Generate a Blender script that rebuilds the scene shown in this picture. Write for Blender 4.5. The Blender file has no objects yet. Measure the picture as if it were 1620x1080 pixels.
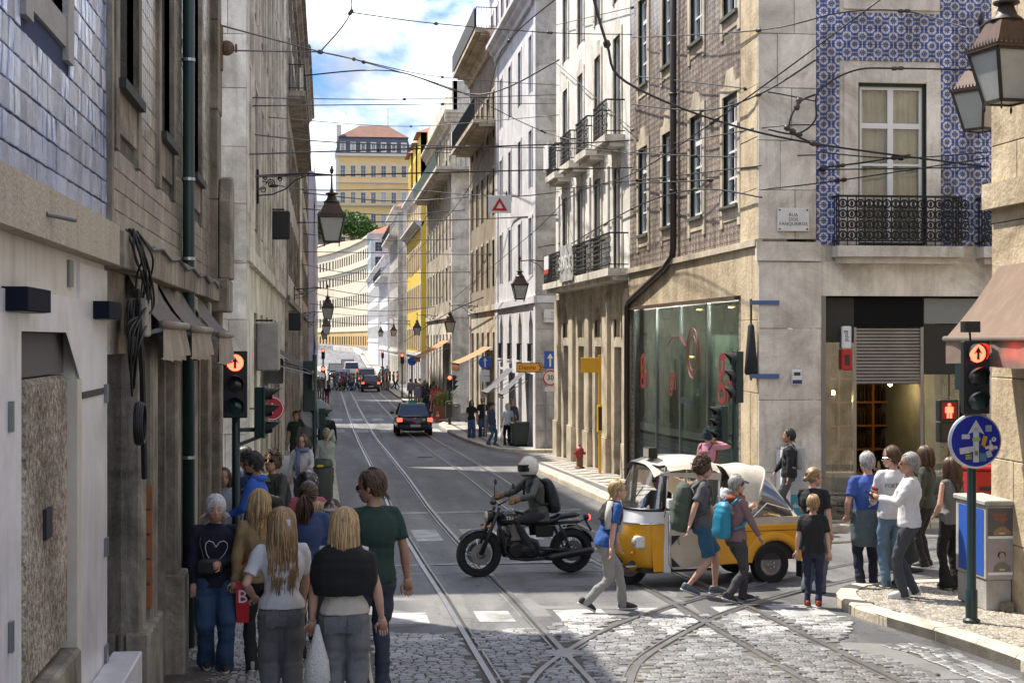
import bpy, math, random
import numpy as np
from mathutils import Vector, Matrix
R=math.radians; pi=math.pi
rnd=random.Random(7)
sc=bpy.context.scene; COL=sc.collection
# ---------------------------------------------------------------- camera
CAMZ=4.65; TH=math.atan(295/2500.)
cam=bpy.data.cameras.new('camera'); cam.lens=55.55; cam.sensor_width=36; cam.clip_end=3000; cam.clip_start=.1
co=bpy.data.objects.new('camera',cam); COL.objects.link(co)
co.location=(0,0,CAMZ); co.rotation_euler=(R(90),0,-TH); cam.shift_y=-.0018
sc.camera=co
# ---------------------------------------------------------------- light
SUN_EL=58.; SUN_DIR=Vector((-.68,.73,0)).normalized()   # horizontal direction towards the sun
sd=Vector((SUN_DIR.x*math.cos(R(SUN_EL)),SUN_DIR.y*math.cos(R(SUN_EL)),math.sin(R(SUN_EL))))
sl=bpy.data.lights.new('sun','SUN'); sl.energy=4.0; sl.angle=R(.9); sl.color=(1,.93,.82)
so=bpy.data.objects.new('sun',sl); COL.objects.link(so); so.location=(-40,40,80)
so.rotation_euler=(-sd).to_track_quat('-Z','Y').to_euler()
W=bpy.data.worlds.new('World'); sc.world=W; W.use_nodes=True
nt=W.node_tree; N=nt.nodes; N.clear()
def nn(t,tp,**k):
    n=t.nodes.new(tp)
    for a,b in k.items(): setattr(n,a,b)
    return n
out=nn(nt,'ShaderNodeOutputWorld'); bg=nn(nt,'ShaderNodeBackground'); bg.inputs[1].default_value=.15
sky=nn(nt,'ShaderNodeTexSky',sky_type='NISHITA',sun_disc=False,sun_elevation=R(SUN_EL),sun_rotation=math.atan2(SUN_DIR.x,SUN_DIR.y))
sky.air_density=1.3; sky.dust_density=.6; sky.ozone_density=2.5
tc=nn(nt,'ShaderNodeTexCoord'); mp=nn(nt,'ShaderNodeMapping'); mp.inputs['Scale'].default_value=(1,1,1.7); mp.inputs['Location'].default_value=(.35,.2,.42)
nz=nn(nt,'ShaderNodeTexNoise'); nz.inputs['Scale'].default_value=5.5; nz.inputs['Detail'].default_value=9; nz.inputs['Roughness'].default_value=.56
nz.inputs['Distortion'].default_value=.25
cr=nn(nt,'ShaderNodeValToRGB'); cr.color_ramp.elements[0].position=.425; cr.color_ramp.elements[1].position=.515
nz2=nn(nt,'ShaderNodeTexNoise'); nz2.inputs['Scale'].default_value=8; nz2.inputs['Detail'].default_value=8
cr2=nn(nt,'ShaderNodeValToRGB'); cr2.color_ramp.elements[0].position=.42; cr2.color_ramp.elements[0].color=(1.9,2.2,2.75,1); cr2.color_ramp.elements[1].position=.57; cr2.color_ramp.elements[1].color=(6.4,6.7,7.2,1)
mx=nn(nt,'ShaderNodeMixRGB')
L=nt.links.new
L(tc.outputs['Generated'],mp.inputs[0]); L(mp.outputs[0],nz.inputs['Vector']); L(mp.outputs[0],nz2.inputs['Vector'])
L(nz.outputs[0],cr.inputs[0]); L(nz2.outputs[0],cr2.inputs[0]); L(cr.outputs[0],mx.inputs[0]); tn=nn(nt,'ShaderNodeMixRGB',blend_type='MULTIPLY'); tn.inputs[0].default_value=1; tn.inputs[2].default_value=(.16,.275,.52,1); L(sky.outputs[0],tn.inputs[1]); L(tn.outputs[0],mx.inputs[1]); L(cr2.outputs[0],mx.inputs[2])
L(mx.outputs[0],bg.inputs[0]); L(bg.outputs[0],out.inputs[0])
vs=sc.view_settings; vs.view_transform='Standard'; vs.look='None'; vs.exposure=1.15; vs.gamma=1
sc.render.engine='CYCLES'
cy=sc.cycles; cy.max_bounces=6; cy.diffuse_bounces=3; cy.glossy_bounces=3; cy.transmission_bounces=4; cy.transparent_max_bounces=10
cy.caustics_reflective=False; cy.caustics_refractive=False; cy.use_denoising=True
cy.sample_clamp_indirect=6
# ---------------------------------------------------------------- materials
MATS={}
def mat(name,col,rough=.7,metal=0,col2=None,ns=3.,contrast=.5,bump=0,bs=30.,streak=0,streakcol=(.05,.045,.04),spec=.5,emit=0,emcol=None,alpha=1,coords='pos',island=0,sheen=0,detail=6,bdist=.02,grime=0):
    """noise-mottled surface; streak = amount of vertical run-off stains; island = per-piece colour variation"""
    if name in MATS: return MATS[name]
    m=bpy.data.materials.new(name); m.use_nodes=True; t=m.node_tree; n=t.nodes; lk=t.links.new
    b=n['Principled BSDF']; b.inputs['Roughness'].default_value=rough; b.inputs['Metallic'].default_value=metal
    b.inputs['Specular IOR Level'].default_value=spec
    c4=(*col,1); cur=None
    if coords=='pos': src=nn(t,'ShaderNodeNewGeometry').outputs['Position']
    else: src=nn(t,'ShaderNodeTexCoord').outputs['Object']
    if col2 is not None:
        z=nn(t,'ShaderNodeTexNoise'); z.inputs['Scale'].default_value=ns; z.inputs['Detail'].default_value=detail; z.inputs['Roughness'].default_value=.65
        lk(src,z.inputs['Vector'])
        r=nn(t,'ShaderNodeValToRGB'); r.color_ramp.elements[0].position=.5-contrast*.35; r.color_ramp.elements[1].position=.5+contrast*.35
        r.color_ramp.elements[0].color=c4; r.color_ramp.elements[1].color=(*col2,1); lk(z.outputs[0],r.inputs[0]); cur=r.outputs[0]
    if streak:
        mpn=nn(t,'ShaderNodeMapping'); mpn.inputs['Scale'].default_value=(3.5,3.5,.35); lk(src,mpn.inputs[0])
        z=nn(t,'ShaderNodeTexNoise'); z.inputs['Scale'].default_value=1.6; z.inputs['Detail'].default_value=7; z.inputs['Roughness'].default_value=.7; lk(mpn.outputs[0],z.inputs['Vector'])
        r=nn(t,'ShaderNodeValToRGB'); r.color_ramp.elements[0].position=.5; r.color_ramp.elements[1].position=.78
        r.color_ramp.elements[1].color=(streak,)*3+(1,); r.color_ramp.elements[0].color=(0,0,0,1); lk(z.outputs[0],r.inputs[0])
        x=nn(t,'ShaderNodeMixRGB'); lk(r.outputs[0],x.inputs[0])
        if cur is None: x.inputs[1].default_value=c4
        else: lk(cur,x.inputs[1])
        x.inputs[2].default_value=(*streakcol,1); cur=x.outputs[0]
    if grime:
        z=nn(t,'ShaderNodeTexNoise'); z.inputs['Scale'].default_value=.75; z.inputs['Detail'].default_value=11; z.inputs['Roughness'].default_value=.72; z.inputs['Distortion'].default_value=.6; lk(src,z.inputs['Vector'])
        r=nn(t,'ShaderNodeValToRGB'); r.color_ramp.elements[0].position=.36; r.color_ramp.elements[1].position=.60; g_=1-grime; r.color_ramp.elements[0].color=(g_,g_*.95,g_*.88,1); r.color_ramp.elements[1].color=(1.1,1.09,1.07,1); lk(z.outputs[0],r.inputs[0])
        x=nn(t,'ShaderNodeMixRGB',blend_type='MULTIPLY'); x.inputs[0].default_value=1
        if cur is None: x.inputs[1].default_value=c4
        else: lk(cur,x.inputs[1])
        lk(r.outputs[0],x.inputs[2]); cur=x.outputs[0]
    if island:
        g=nn(t,'ShaderNodeNewGeometry'); oi=nn(t,'ShaderNodeObjectInfo'); ad=nn(t,'ShaderNodeMath',operation='ADD'); lk(g.outputs['Random Per Island'],ad.inputs[0]); lk(oi.outputs['Random'],ad.inputs[1])
        fr=nn(t,'ShaderNodeMath',operation='FRACT'); lk(ad.outputs[0],fr.inputs[0])
        mr=nn(t,'ShaderNodeMapRange'); mr.inputs[3].default_value=1-island; mr.inputs[4].default_value=1+island; lk(fr.outputs[0],mr.inputs[0])
        x=nn(t,'ShaderNodeMixRGB',blend_type='MULTIPLY'); x.inputs[0].default_value=1
        if cur is None: x.inputs[1].default_value=c4
        else: lk(cur,x.inputs[1])
        lk(mr.outputs[0],x.inputs[2]); cur=x.outputs[0]
    if cur is None: b.inputs['Base Color'].default_value=c4
    else: lk(cur,b.inputs['Base Color'])
    if bump:
        z=nn(t,'ShaderNodeTexNoise'); z.inputs['Scale'].default_value=bs; z.inputs['Detail'].default_value=6; lk(src,z.inputs['Vector'])
        bp=nn(t,'ShaderNodeBump'); bp.inputs['Strength'].default_value=bump; bp.inputs['Distance'].default_value=bdist; lk(z.outputs[0],bp.inputs['Height']); lk(bp.outputs[0],b.inputs['Normal'])
    if emit:
        b.inputs['Emission Color'].default_value=(*(emcol or col),1); b.inputs['Emission Strength'].default_value=emit
    if sheen: b.inputs['Sheen Weight'].default_value=sheen
    MATS[name]=m; return m
def glass(name,tint=(.9,.95,.93),rough=.02,refl=.5,tr=1.,fk=1.3):
    """thin sheet of glass: see-through with a fresnel reflection"""
    if name in MATS: return MATS[name]
    m=bpy.data.materials.new(name); m.use_nodes=True; t=m.node_tree; n=t.nodes; n.clear(); lk=t.links.new
    o=nn(t,'ShaderNodeOutputMaterial'); a=nn(t,'ShaderNodeBsdfTransparent'); a.inputs[0].default_value=(tint[0]*tr,tint[1]*tr,tint[2]*tr,1)
    g=nn(t,'ShaderNodeBsdfGlossy'); g.inputs['Roughness'].default_value=rough; f=nn(t,'ShaderNodeFresnel'); f.inputs[0].default_value=1.5
    mu=nn(t,'ShaderNodeMath',operation='MULTIPLY_ADD'); mu.inputs[1].default_value=fk; mu.inputs[2].default_value=refl*.2; lk(f.outputs[0],mu.inputs[0])
    mu.use_clamp=True
    x=nn(t,'ShaderNodeMixShader'); lk(mu.outputs[0],x.inputs[0]); lk(a.outputs[0],x.inputs[1]); lk(g.outputs[0],x.inputs[2]); lk(x.outputs[0],o.inputs[0])
    MATS[name]=m; return m
# ---------------------------------------------------------------- mesh builder
class MB:
    def __init__(s): s.v=[]; s.f=[]; s.mi=[]; s.m=0; s.T=None
    def add(s,vs,fs):
        k=len(s.v)
        if s.T is not None: vs=[tuple(s.T@Vector(p)) for p in vs]
        s.v.extend(tuple(map(float,p)) for p in vs); s.f.extend(tuple(i+k for i in f) for f in fs); s.mi.extend([s.m]*len(fs)); return s
    def box(s,x0,x1,y0,y1,z0,z1):
        return s.add([(x0,y0,z0),(x1,y0,z0),(x1,y1,z0),(x0,y1,z0),(x0,y0,z1),(x1,y0,z1),(x1,y1,z1),(x0,y1,z1)],
          [(0,3,2,1),(4,5,6,7),(0,1,5,4),(1,2,6,5),(2,3,7,6),(3,0,4,7)])
    def cbox(s,c,d,rz=0,rx=0,ry=0):
        M=Matrix.Translation(c)@Matrix.Rotation(rz,4,'Z')@Matrix.Rotation(ry,4,'Y')@Matrix.Rotation(rx,4,'X')
        x,y,z=d[0]/2,d[1]/2,d[2]/2
        return s.add([tuple(M@Vector(p)) for p in [(-x,-y,-z),(x,-y,-z),(x,y,-z),(-x,y,-z),(-x,-y,z),(x,-y,z),(x,y,z),(-x,y,z)]],[(0,3,2,1),(4,5,6,7),(0,1,5,4),(1,2,6,5),(2,3,7,6),(3,0,4,7)])
    def bar(s,p,q,w,h=None,up=(0,0,1)):
        p,q=Vector(p),Vector(q); d=q-p; u=d.normalized(); a=u.cross(Vector(up))
        if a.length<1e-4: a=u.cross(Vector((1,0,0)))
        a.normalize(); b=a.cross(u); h=h or w; a*=w/2; b*=h/2
        return s.add([p-a-b,p+a-b,p+a+b,p-a+b,q-a-b,q+a-b,q+a+b,q-a+b],[(0,1,2,3),(7,6,5,4),(1,0,4,5),(2,1,5,6),(3,2,6,7),(0,3,7,4)])
    def cyl(s,p,q,r,r2=None,n=12,cap=True):
        return s.tube([p,q],[r,r if r2 is None else r2],n,cap)
    def tube(s,pts,r,n=8,cap=True,closed=False):
        pts=[Vector(p) for p in pts]; m=len(pts); rs=r if isinstance(r,(list,tuple)) else [r]*m
        vs=[]; a=None
        for i,p in enumerate(pts):
            if closed: t=pts[(i+1)%m]-pts[i-1]
            else: t=pts[min(i+1,m-1)]-pts[max(i-1,0)]
            if t.length<1e-9: t=Vector((0,0,1))
            t.normalize()
            if a is None:
                a=t.cross(Vector((0,0,1)))
                if a.length<1e-3: a=t.cross(Vector((1,0,0)))
            a=(a-t*a.dot(t)); a.normalize(); b=t.cross(a)
            for j in range(n):
                an=2*pi*j/n; vs.append(p+(a*math.cos(an)+b*math.sin(an))*rs[i])
        fs=[]
        for i in range(m if closed else m-1):
            k=(i+1)%m
            for j in range(n): fs.append((i*n+j,i*n+(j+1)%n,k*n+(j+1)%n,k*n+j))
        if cap and not closed: fs+= [tuple(range(n-1,-1,-1)),tuple((m-1)*n+j for j in range(n))]
        return s.add(vs,fs)
    def lathe(s,prof,c=(0,0,0),n=16,ax='Z',cap=True,sx=1,sy=1):
        vs=[];m=len(prof); c=Vector(c)
        for r,z in prof:
            for j in range(n):
                a=2*pi*j/n; x,y=r*math.cos(a)*sx,r*math.sin(a)*sy
                vs.append(c+(Vector((x,y,z)) if ax=='Z' else Vector((z,x,y)) if ax=='X' else Vector((y,z,x))))
        fs=[(i*n+j,i*n+(j+1)%n,(i+1)*n+(j+1)%n,(i+1)*n+j) for i in range(m-1) for j in range(n)]
        if cap: fs+=[tuple(range(n-1,-1,-1)),tuple((m-1)*n+j for j in range(n))]
        return s.add(vs,fs)
    def prism(s,poly,d,ax='Y',o=0):
        """poly in 2d extruded from o to o+d along ax"""
        n=len(poly)
        def P(p,t): return {'Y':(p[0],t,p[1]),'X':(t,p[0],p[1]),'Z':(p[0],p[1],t)}[ax]
        return s.add([P(p,o) for p in poly]+[P(p,o+d) for p in poly],[tuple(range(n-1,-1,-1)),tuple(range(n,2*n))]+[(i,(i+1)%n,n+(i+1)%n,n+i) for i in range(n)])
    def loft(s,rings,cap=True,closed=True):
        n=len(rings[0]); vs=[p for r in rings for p in r]; fs=[]
        for i in range(len(rings)-1):
            for j in range(n if closed else n-1): fs.append((i*n+j,i*n+(j+1)%n,(i+1)*n+(j+1)%n,(i+1)*n+j))
        if cap and closed: fs+=[tuple(range(n-1,-1,-1)),tuple((len(rings)-1)*n+j for j in range(n))]
        return s.add(vs,fs)
    def ell(s,c,r,n=12,m=8,rot=None):
        c=Vector(c); Mx=rot or Matrix.Identity(3); vs=[]
        for i in range(m+1):
            ph=pi*i/m
            for j in range(n):
                a=2*pi*j/n; vs.append(c+Mx@Vector((r[0]*math.sin(ph)*math.cos(a),r[1]*math.sin(ph)*math.sin(a),r[2]*math.cos(ph))))
        return s.add(vs,[(i*n+j,i*n+(j+1)%n,(i+1)*n+(j+1)%n,(i+1)*n+j)[::-1] for i in range(m) for j in range(n)])
    def quad(s,a,b,c,d): return s.add([a,b,c,d],[(0,1,2,3)])
    def torus(s,c,R_,r,ax='Y',n=32,m=8,a0=0,a1=2*pi):
        full=abs(a1-a0-2*pi)<1e-6; k=n if full else n+1
        pts=[]
        for i in range(k):
            a=a0+(a1-a0)*i/n; u,v=R_*math.cos(a),R_*math.sin(a)
            pts.append(Vector(c)+Vector({'Y':(u,0,v),'X':(0,u,v),'Z':(u,v,0)}[ax]))
        return s.tube(pts,r,m,cap=not full,closed=full)
    def mesh(s,mats,smooth=False):
        me=bpy.data.meshes.new('m'); me.from_pydata(s.v,[],s.f); me.update()
        for m in (mats if isinstance(mats,(list,tuple)) else [mats]): me.materials.append(m)
        if any(s.mi): me.polygons.foreach_set('material_index',s.mi)
        if smooth: 
            me.polygons.foreach_set('use_smooth',[True]*len(me.polygons))
        return me
    def build(s,name,mats,parent=None,smooth=False,bevel=0,seg=1,auto=None,sub=0):
        return link(name,s.mesh(mats,smooth),parent,bevel,seg,auto,sub)
def link(name,me,parent=None,bevel=0,seg=1,auto=None,sub=0,loc=None,rz=None):
    o=bpy.data.objects.new(name,me); COL.objects.link(o)
    if parent is not None:
        o.parent=parent; o.matrix_parent_inverse=PINV(parent)
    if loc is not None: o.location=loc
    if rz is not None: o.rotation_euler=(0,0,rz)
    if bevel:
        b=o.modifiers.new('b','BEVEL'); b.width=bevel; b.segments=seg; b.limit_method='ANGLE'; b.angle_limit=R(35)
    if sub:
        b=o.modifiers.new('s','SUBSURF'); b.levels=sub; b.render_levels=sub
    if auto is not None:
        me.polygons.foreach_set('use_smooth',[True]*len(me.polygons))
        me.set_sharp_from_angle(angle=R(auto))
    return o
def wmat(o):
    M=Matrix.LocRotScale(o.location,o.rotation_euler,o.scale)
    return (wmat(o.parent)@o.matrix_parent_inverse@M) if o.parent else M
def PINV(p): return wmat(p).inverted()
def tag(o,label=None,cat=None,group=None,kind=None):
    if label: o['label']=label
    if cat: o['category']=cat
    if group: o['group']=group
    if kind: o['kind']=kind
    return o
def thing(name,loc,label,cat,group=None,rz=0):
    """an Empty at a thing's base; its parts are given in world coordinates (see local() for posed things)"""
    o=bpy.data.objects.new(name,None); COL.objects.link(o); o.location=loc; o.rotation_euler=(0,0,rz); o.empty_display_size=.2
    return tag(o,label,cat,group)
def local(o):
    """parts of o built afterwards with part() are in o's own coordinates"""
    return o
def part(name,mb,mats,parent,**k):
    """a part given in its thing's own coordinates"""
    o=mb.build(name,mats,None,**k); o.parent=parent; return o
TS=bpy.data.scenes.new('workbench')   # small side scene, so that evaluating one mesh does not evaluate the whole street
def baked(o):
    vl=TS.view_layers[0]; vl.update(); dg=vl.depsgraph
    return bpy.data.meshes.new_from_object(o.evaluated_get(dg),depsgraph=dg)
def text(body,size,loc,rot,m,parent=None,name='lettering',align='CENTER',depth=.002,xs=1,own=False):
    c=bpy.data.curves.new('t','FONT'); c.body=body; c.size=size; c.align_x=align; c.align_y='CENTER'; c.extrude=depth; c.resolution_u=2; c.space_line=.95
    o=bpy.data.objects.new('t',c); TS.collection.objects.link(o); me=baked(o); bpy.data.objects.remove(o); me.materials.clear(); me.materials.append(m)
    o=bpy.data.objects.new(name,me); COL.objects.link(o); o.location=loc; o.rotation_euler=rot; o.scale=(xs,1,1)
    if parent is not None:
        o.parent=parent
        if not own: o.matrix_parent_inverse=PINV(parent)
    return o
GP=[(-20,2.6),(0,1.95),(7,1.7),(15,1.45),(20,1.33),(24,1.18),(35,.86),(45,.72),(55,.5),(75,.03),(110,-.15),(150,-.25),(190,-.2),(220,.2),(250,.9),(300,2.4),(350,3.2),(420,3.8)]
GPX=[p[0] for p in GP]; GPZ=[p[1] for p in GP]
def zg(y,x=0):
    # the side street is level, so the right of the crossing lies a little higher
    return float(np.interp(y,GPX,GPZ))+.034*min(max(x-4,0),7)*float(np.interp(y,[19.5,25,29,40],[0,1,1,0]))
XL,XR=-1.45,7.97
# ================================================================ GROUND
def asphalt_mat():
    m=mat('asphalt',(.085,.088,.097),rough=.6,col2=(.165,.163,.16),ns=.55,contrast=.8,bump=.5,bs=140,detail=9,bdist=.012)
    t=m.node_tree; n=t.nodes; lk=t.links.new; b=n['Principled BSDF']
    src=nn(t,'ShaderNodeNewGeometry').outputs['Position']; cur=b.inputs['Base Color'].links[0].from_socket
    v=nn(t,'ShaderNodeTexVoronoi',feature='DISTANCE_TO_EDGE'); v.inputs['Scale'].default_value=.9
    z=nn(t,'ShaderNodeTexNoise'); z.inputs['Scale'].default_value=2.2; z.inputs['Detail'].default_value=6; lk(src,z.inputs['Vector'])
    ad=nn(t,'ShaderNodeMixRGB',blend_type='ADD'); ad.inputs[0].default_value=.8; lk(src,ad.inputs[1]); lk(z.outputs['Color'],ad.inputs[2]); lk(ad.outputs[0],v.inputs['Vector'])
    r=nn(t,'ShaderNodeValToRGB'); r.color_ramp.elements[0].position=.0; r.color_ramp.elements[1].position=.018; r.color_ramp.elements[0].color=(.35,.35,.35,1); lk(v.outputs['Distance'],r.inputs[0])
    x=nn(t,'ShaderNodeMixRGB',blend_type='MULTIPLY'); x.inputs[0].default_value=.8; lk(cur,x.inputs[1]); lk(r.outputs[0],x.inputs[2])
    # coarse aggregate speckle and long tyre-worn stripes
    z2=nn(t,'ShaderNodeTexNoise'); z2.inputs['Scale'].default_value=55; z2.inputs['Detail'].default_value=3; lk(src,z2.inputs['Vector'])
    r2=nn(t,'ShaderNodeValToRGB'); r2.color_ramp.elements[0].color=(.62,.62,.62,1); r2.color_ramp.elements[1].color=(1.42,1.4,1.36,1); r2.color_ramp.elements[0].position=.3; r2.color_ramp.elements[1].position=.72; lk(z2.outputs[0],r2.inputs[0])
    y=nn(t,'ShaderNodeMixRGB',blend_type='MULTIPLY'); y.inputs[0].default_value=1; lk(x.outputs[0],y.inputs[1]); lk(r2.outputs[0],y.inputs[2])
    mpn=nn(t,'ShaderNodeMapping'); mpn.inputs['Scale'].default_value=(1.6,.11,1); lk(src,mpn.inputs[0])
    z3=nn(t,'ShaderNodeTexNoise'); z3.inputs['Scale'].default_value=1.; z3.inputs['Detail'].default_value=5; lk(mpn.outputs[0],z3.inputs['Vector'])
    r3=nn(t,'ShaderNodeValToRGB'); r3.color_ramp.elements[0].color=(.58,.59,.61,1); r3.color_ramp.elements[1].color=(1.42,1.4,1.37,1); r3.color_ramp.elements[0].position=.35; r3.color_ramp.elements[1].position=.68; lk(z3.outputs[0],r3.inputs[0])
    y2=nn(t,'ShaderNodeMixRGB',blend_type='MULTIPLY'); y2.inputs[0].default_value=1; lk(y.outputs[0],y2.inputs[1]); lk(r3.outputs[0],y2.inputs[2])
    lk(y2.outputs[0],b.inputs['Base Color']); return m
ASPH=asphalt_mat()
PATCH=mat('asphalt_patch',(.12,.12,.122),rough=.7,col2=(.21,.205,.195),ns=1.2,contrast=.7,bump=.7,bs=90,detail=8,bdist=.012)
PAINT=mat('road_paint',(.56,.56,.545),rough=.6,col2=(.15,.15,.147),ns=3.2,contrast=.5,bump=.3,bs=120,detail=10)
PAINT2=mat('road_paint_worn',(.5,.5,.48),rough=.6,col2=(.13,.13,.125),ns=4,contrast=.5,bump=.3,bs=120,detail=10)
SETT=mat('granite_sett',(.15,.155,.165),rough=.36,col2=(.32,.32,.325),ns=7,contrast=.7,grime=.4,bump=.35,bs=60,island=.38)
SETTW=mat('granite_sett_painted',(.50,.49,.475),rough=.5,col2=(.19,.19,.185),ns=2.6,contrast=.4,bump=.3,bs=60,island=.18)
MORT=mat('sett_joint_dirt',(.075,.068,.058),rough=.95,col2=(.15,.135,.11),ns=4,bump=.5,bs=60)
CALC=mat('limestone_calcada',(.25,.225,.185),rough=.5,col2=(.40,.365,.305),ns=6,contrast=.6,bump=.3,bs=50,island=.3)
CALCD=mat('limestone_calcada_worn',(.26,.255,.25),rough=.42,col2=(.46,.45,.43),ns=3,contrast=.6,bump=.3,bs=50,island=.35)
KERB=mat('kerb_limestone',(.42,.36,.27),rough=.75,col2=(.6,.53,.42),ns=4,contrast=.7,bump=.6,bs=25,island=.15)
STEEL=mat('rail_steel',(.40,.40,.41),rough=.34,metal=.8,col2=(.27,.265,.26),ns=3,contrast=.5)
RUST=mat('rail_groove_rust',(.06,.045,.03),rough=.85,col2=(.03,.026,.022),ns=6)
def sheet(name,xs,ys,dz,m,kind='structure'):
    mb=MB(); v=[(x,y,zg(y,x)+dz) for y in ys for x in xs]; n=len(xs)
    f=[(j*n+i,j*n+i+1,(j+1)*n+i+1,(j+1)*n+i) for j in range(len(ys)-1) for i in range(n-1)]
    mb.add(v,f); return tag(mb.build(name,m),kind=kind)
ysg=sorted(set([-60,-20]+[p for p in GPX]+list(range(0,60,2))+list(range(60,130,5))+list(range(130,430,10))+[470,600,900]))
sheet('ground',[-900,-300,-80,-30,-10,0,3,4,5,6,8,11,14,40,100,300,900],ysg,0,ASPH)
def patch(x0,x1,y0,y1,dz,mb):
    ys=[y0]
    while ys[-1]+2.5<y1: ys.append(ys[-1]+2.5)
    ys.append(y1)
    for a,b in zip(ys,ys[1:]): mb.quad((x0,a,zg(a,x0)+dz),(x1,a,zg(a,x1)+dz),(x1,b,zg(b,x1)+dz),(x0,b,zg(b,x0)+dz))
def irregular(pts,dz,mb):
    mb.add([(x,y,zg(y,x)+dz) for x,y in pts],[tuple(range(len(pts)))])
# lighter repair patches in the crossing
pm=MB()
irregular([(2.6,19.2),(4.2,18.95),(4.6,20.4),(4.1,22.4),(2.75,22.2)],.003,pm)
irregular([(.5,17.9),(1.3,18.2),(1.35,20.3),(.7,20.6),(.45,19.2)],.003,pm)
irregular([(5.45,14.2),(6.0,14.2),(5.9,16.2),(5.4,16.4)],.003,pm)
irregular([(2.5,46),(3.9,45.6),(4.1,58),(2.7,57)],.003,pm)
for x_,dr in ((1.45,.12),(2.35,.12),(4.04,.42),(4.94,.36)):
    P_=[]
    for y_ in list(np.arange(18.6,80,.8))+list(range(80,186,6)): P_.append((x_+dr*min(1,max(0,(30-y_)/16.)),y_))
    v_=[]; w_=[.13+.07*rnd.random() for _ in P_]; w2=[.15+.10*rnd.random() for _ in P_]
    for (a,b),q,r_ in zip(P_,w_,w2): v_+=[(a-q,b,zg(b,a)+.0022),(a+r_,b,zg(b,a)+.0022)]
    pm.add(v_,[(2*i,2*i+1,2*i+3,2*i+2) for i in range(len(P_)-1)])
tag(pm.build('road',PATCH),kind='structure')
# ---- tram rails
def spline(P,k=8):
    P=[np.array(p,float) for p in P]; o=[]
    for i in range(len(P)-1):
        p0=P[max(i-1,0)];p1=P[i];p2=P[i+1];p3=P[min(i+2,len(P)-1)]
        for j in range(k):
            t=j/k; o.append(.5*((2*p1)+(-p0+p2)*t+(2*p0-5*p1+4*p2-p3)*t*t+(-p0+3*p1-3*p2+p3)*t**3))
    o.append(P[-1]); return o
RAILS=[]
def rail(pts,label,side=1):
    RAILS.append(np.array(pts)); mb=MB(); n=len(pts)
    for m,prof in ((0,[(-.036,.002),(-.034,.022),(.026,.022),(.030,.006)]),(1,[(.030,.006),(.064,.006)]),(0,[(.064,.006),(.068,.020),(.090,.019),(.092,.002)])):
        mb.m=m; vs=[]; k=len(prof)
        for i,p in enumerate(pts):
            t=pts[min(i+1,n-1)]-pts[max(i-1,0)]; t=t/np.linalg.norm(t); a=np.array([t[1],-t[0]])*side
            for u,z in prof: q=p+a*u; vs.append((q[0],q[1],zg(q[1],q[0])+z))
        mb.add(vs,[(i*k+j,i*k+j+1,(i+1)*k+j+1,(i+1)*k+j) for i in range(n-1) for j in range(k-1)])
    o=mb.build('tram_rail',[STEEL,RUST]); return tag(o,label,'rail','grooved tram rails set in the street')
ysr=[0,4,8,10,12,14,16,18,20,24,28,32,36,40,45,50,55,60,70,80,95,110,130,150,170,190,205,220,235,250,265,280]
def xs_(base,drift): return [np.array((base+drift*min(1,max(0,(30-y)/16.)) + (0 if y<190 else -.00042*(y-190)**2),y)) for y in ysr]
rail(xs_(1.43,.12),'leftmost straight steel tram rail, running beside the left pavement')
rail(xs_(2.33,.12),'second straight tram rail from the left, passing under the motorcycle front wheel',-1)
rail(xs_(4.02,.42),'third straight tram rail, passing under the tuk-tuk',1)
rail(xs_(4.92,.36),'rightmost straight tram rail along the street',-1)
CA=spline([(1.45,11),(1.6,13),(1.93,14.65),(2.42,16.0),(3.19,17.58),(4.17,19.1),(5.05,20.2),(5.9,21.15),(6.7,21.95),(7.4,22.55),(8.4,23.35),(9.6,24.1),(12,25.1),(16,26),(26,27)])
CB=spline([(2.35,11),(2.55,13),(2.83,14.52),(3.28,15.85),(4.36,17.85),(5.24,19.1),(6.17,20.15),(6.91,20.85),(7.67,21.5),(9.03,22.55),(11.5,23.9),(16,25.1),(26,26.1)])
rail(CA,'outer curved tram rail swinging from the left track into the side street')
rail(CB,'inner curved tram rail swinging sharply from the cobbles into the side street',-1)
rail([np.array((x,25.35+.02*(x-6))) for x in (5.6,8,12,18,30)],'short straight tram rail lying along the far side of the side street')
# steel frog plates where rails cross
fm=MB()
for (x,y) in ((2.42,16.0),): irregular([(x-.22,y-.06),(x+.02,y-.30),(x+.26,y+.02),(x+.04,y+.30)],.0235,fm)
for (x,y) in ((4.38,17.87),(5.25,19.12),(4.36,19.35)): irregular([(x-.09,y-.1),(x+.09,y-.1),(x+.11,y+.12),(x-.08,y+.12)],.0232,fm)
tag(fm.build('rail_crossing_plates',STEEL),kind='stuff')
AR=np.concatenate(RAILS)
def near_rail(x,y,d):
    for r in RAILS:
        a=r[:-1]; b=r[1:]; ab=b-a; t=np.clip(((np.array((x,y))-a)*ab).sum(1)/np.maximum((ab*ab).sum(1),1e-9),0,1)
        q=a+ab*t[:,None]; 
        if np.min(np.hypot(q[:,0]-x,q[:,1]-y))<d: return True
    return False
def inpoly(x,y,P):
    c=False; j=len(P)-1
    for i in range(len(P)):
        if (P[i][1]>y)!=(P[j][1]>y) and x<(P[j][0]-P[i][0])*(y-P[i][1])/(P[j][1]-P[i][1])+P[i][0]: c=not c
        j=i
    return c
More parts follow.
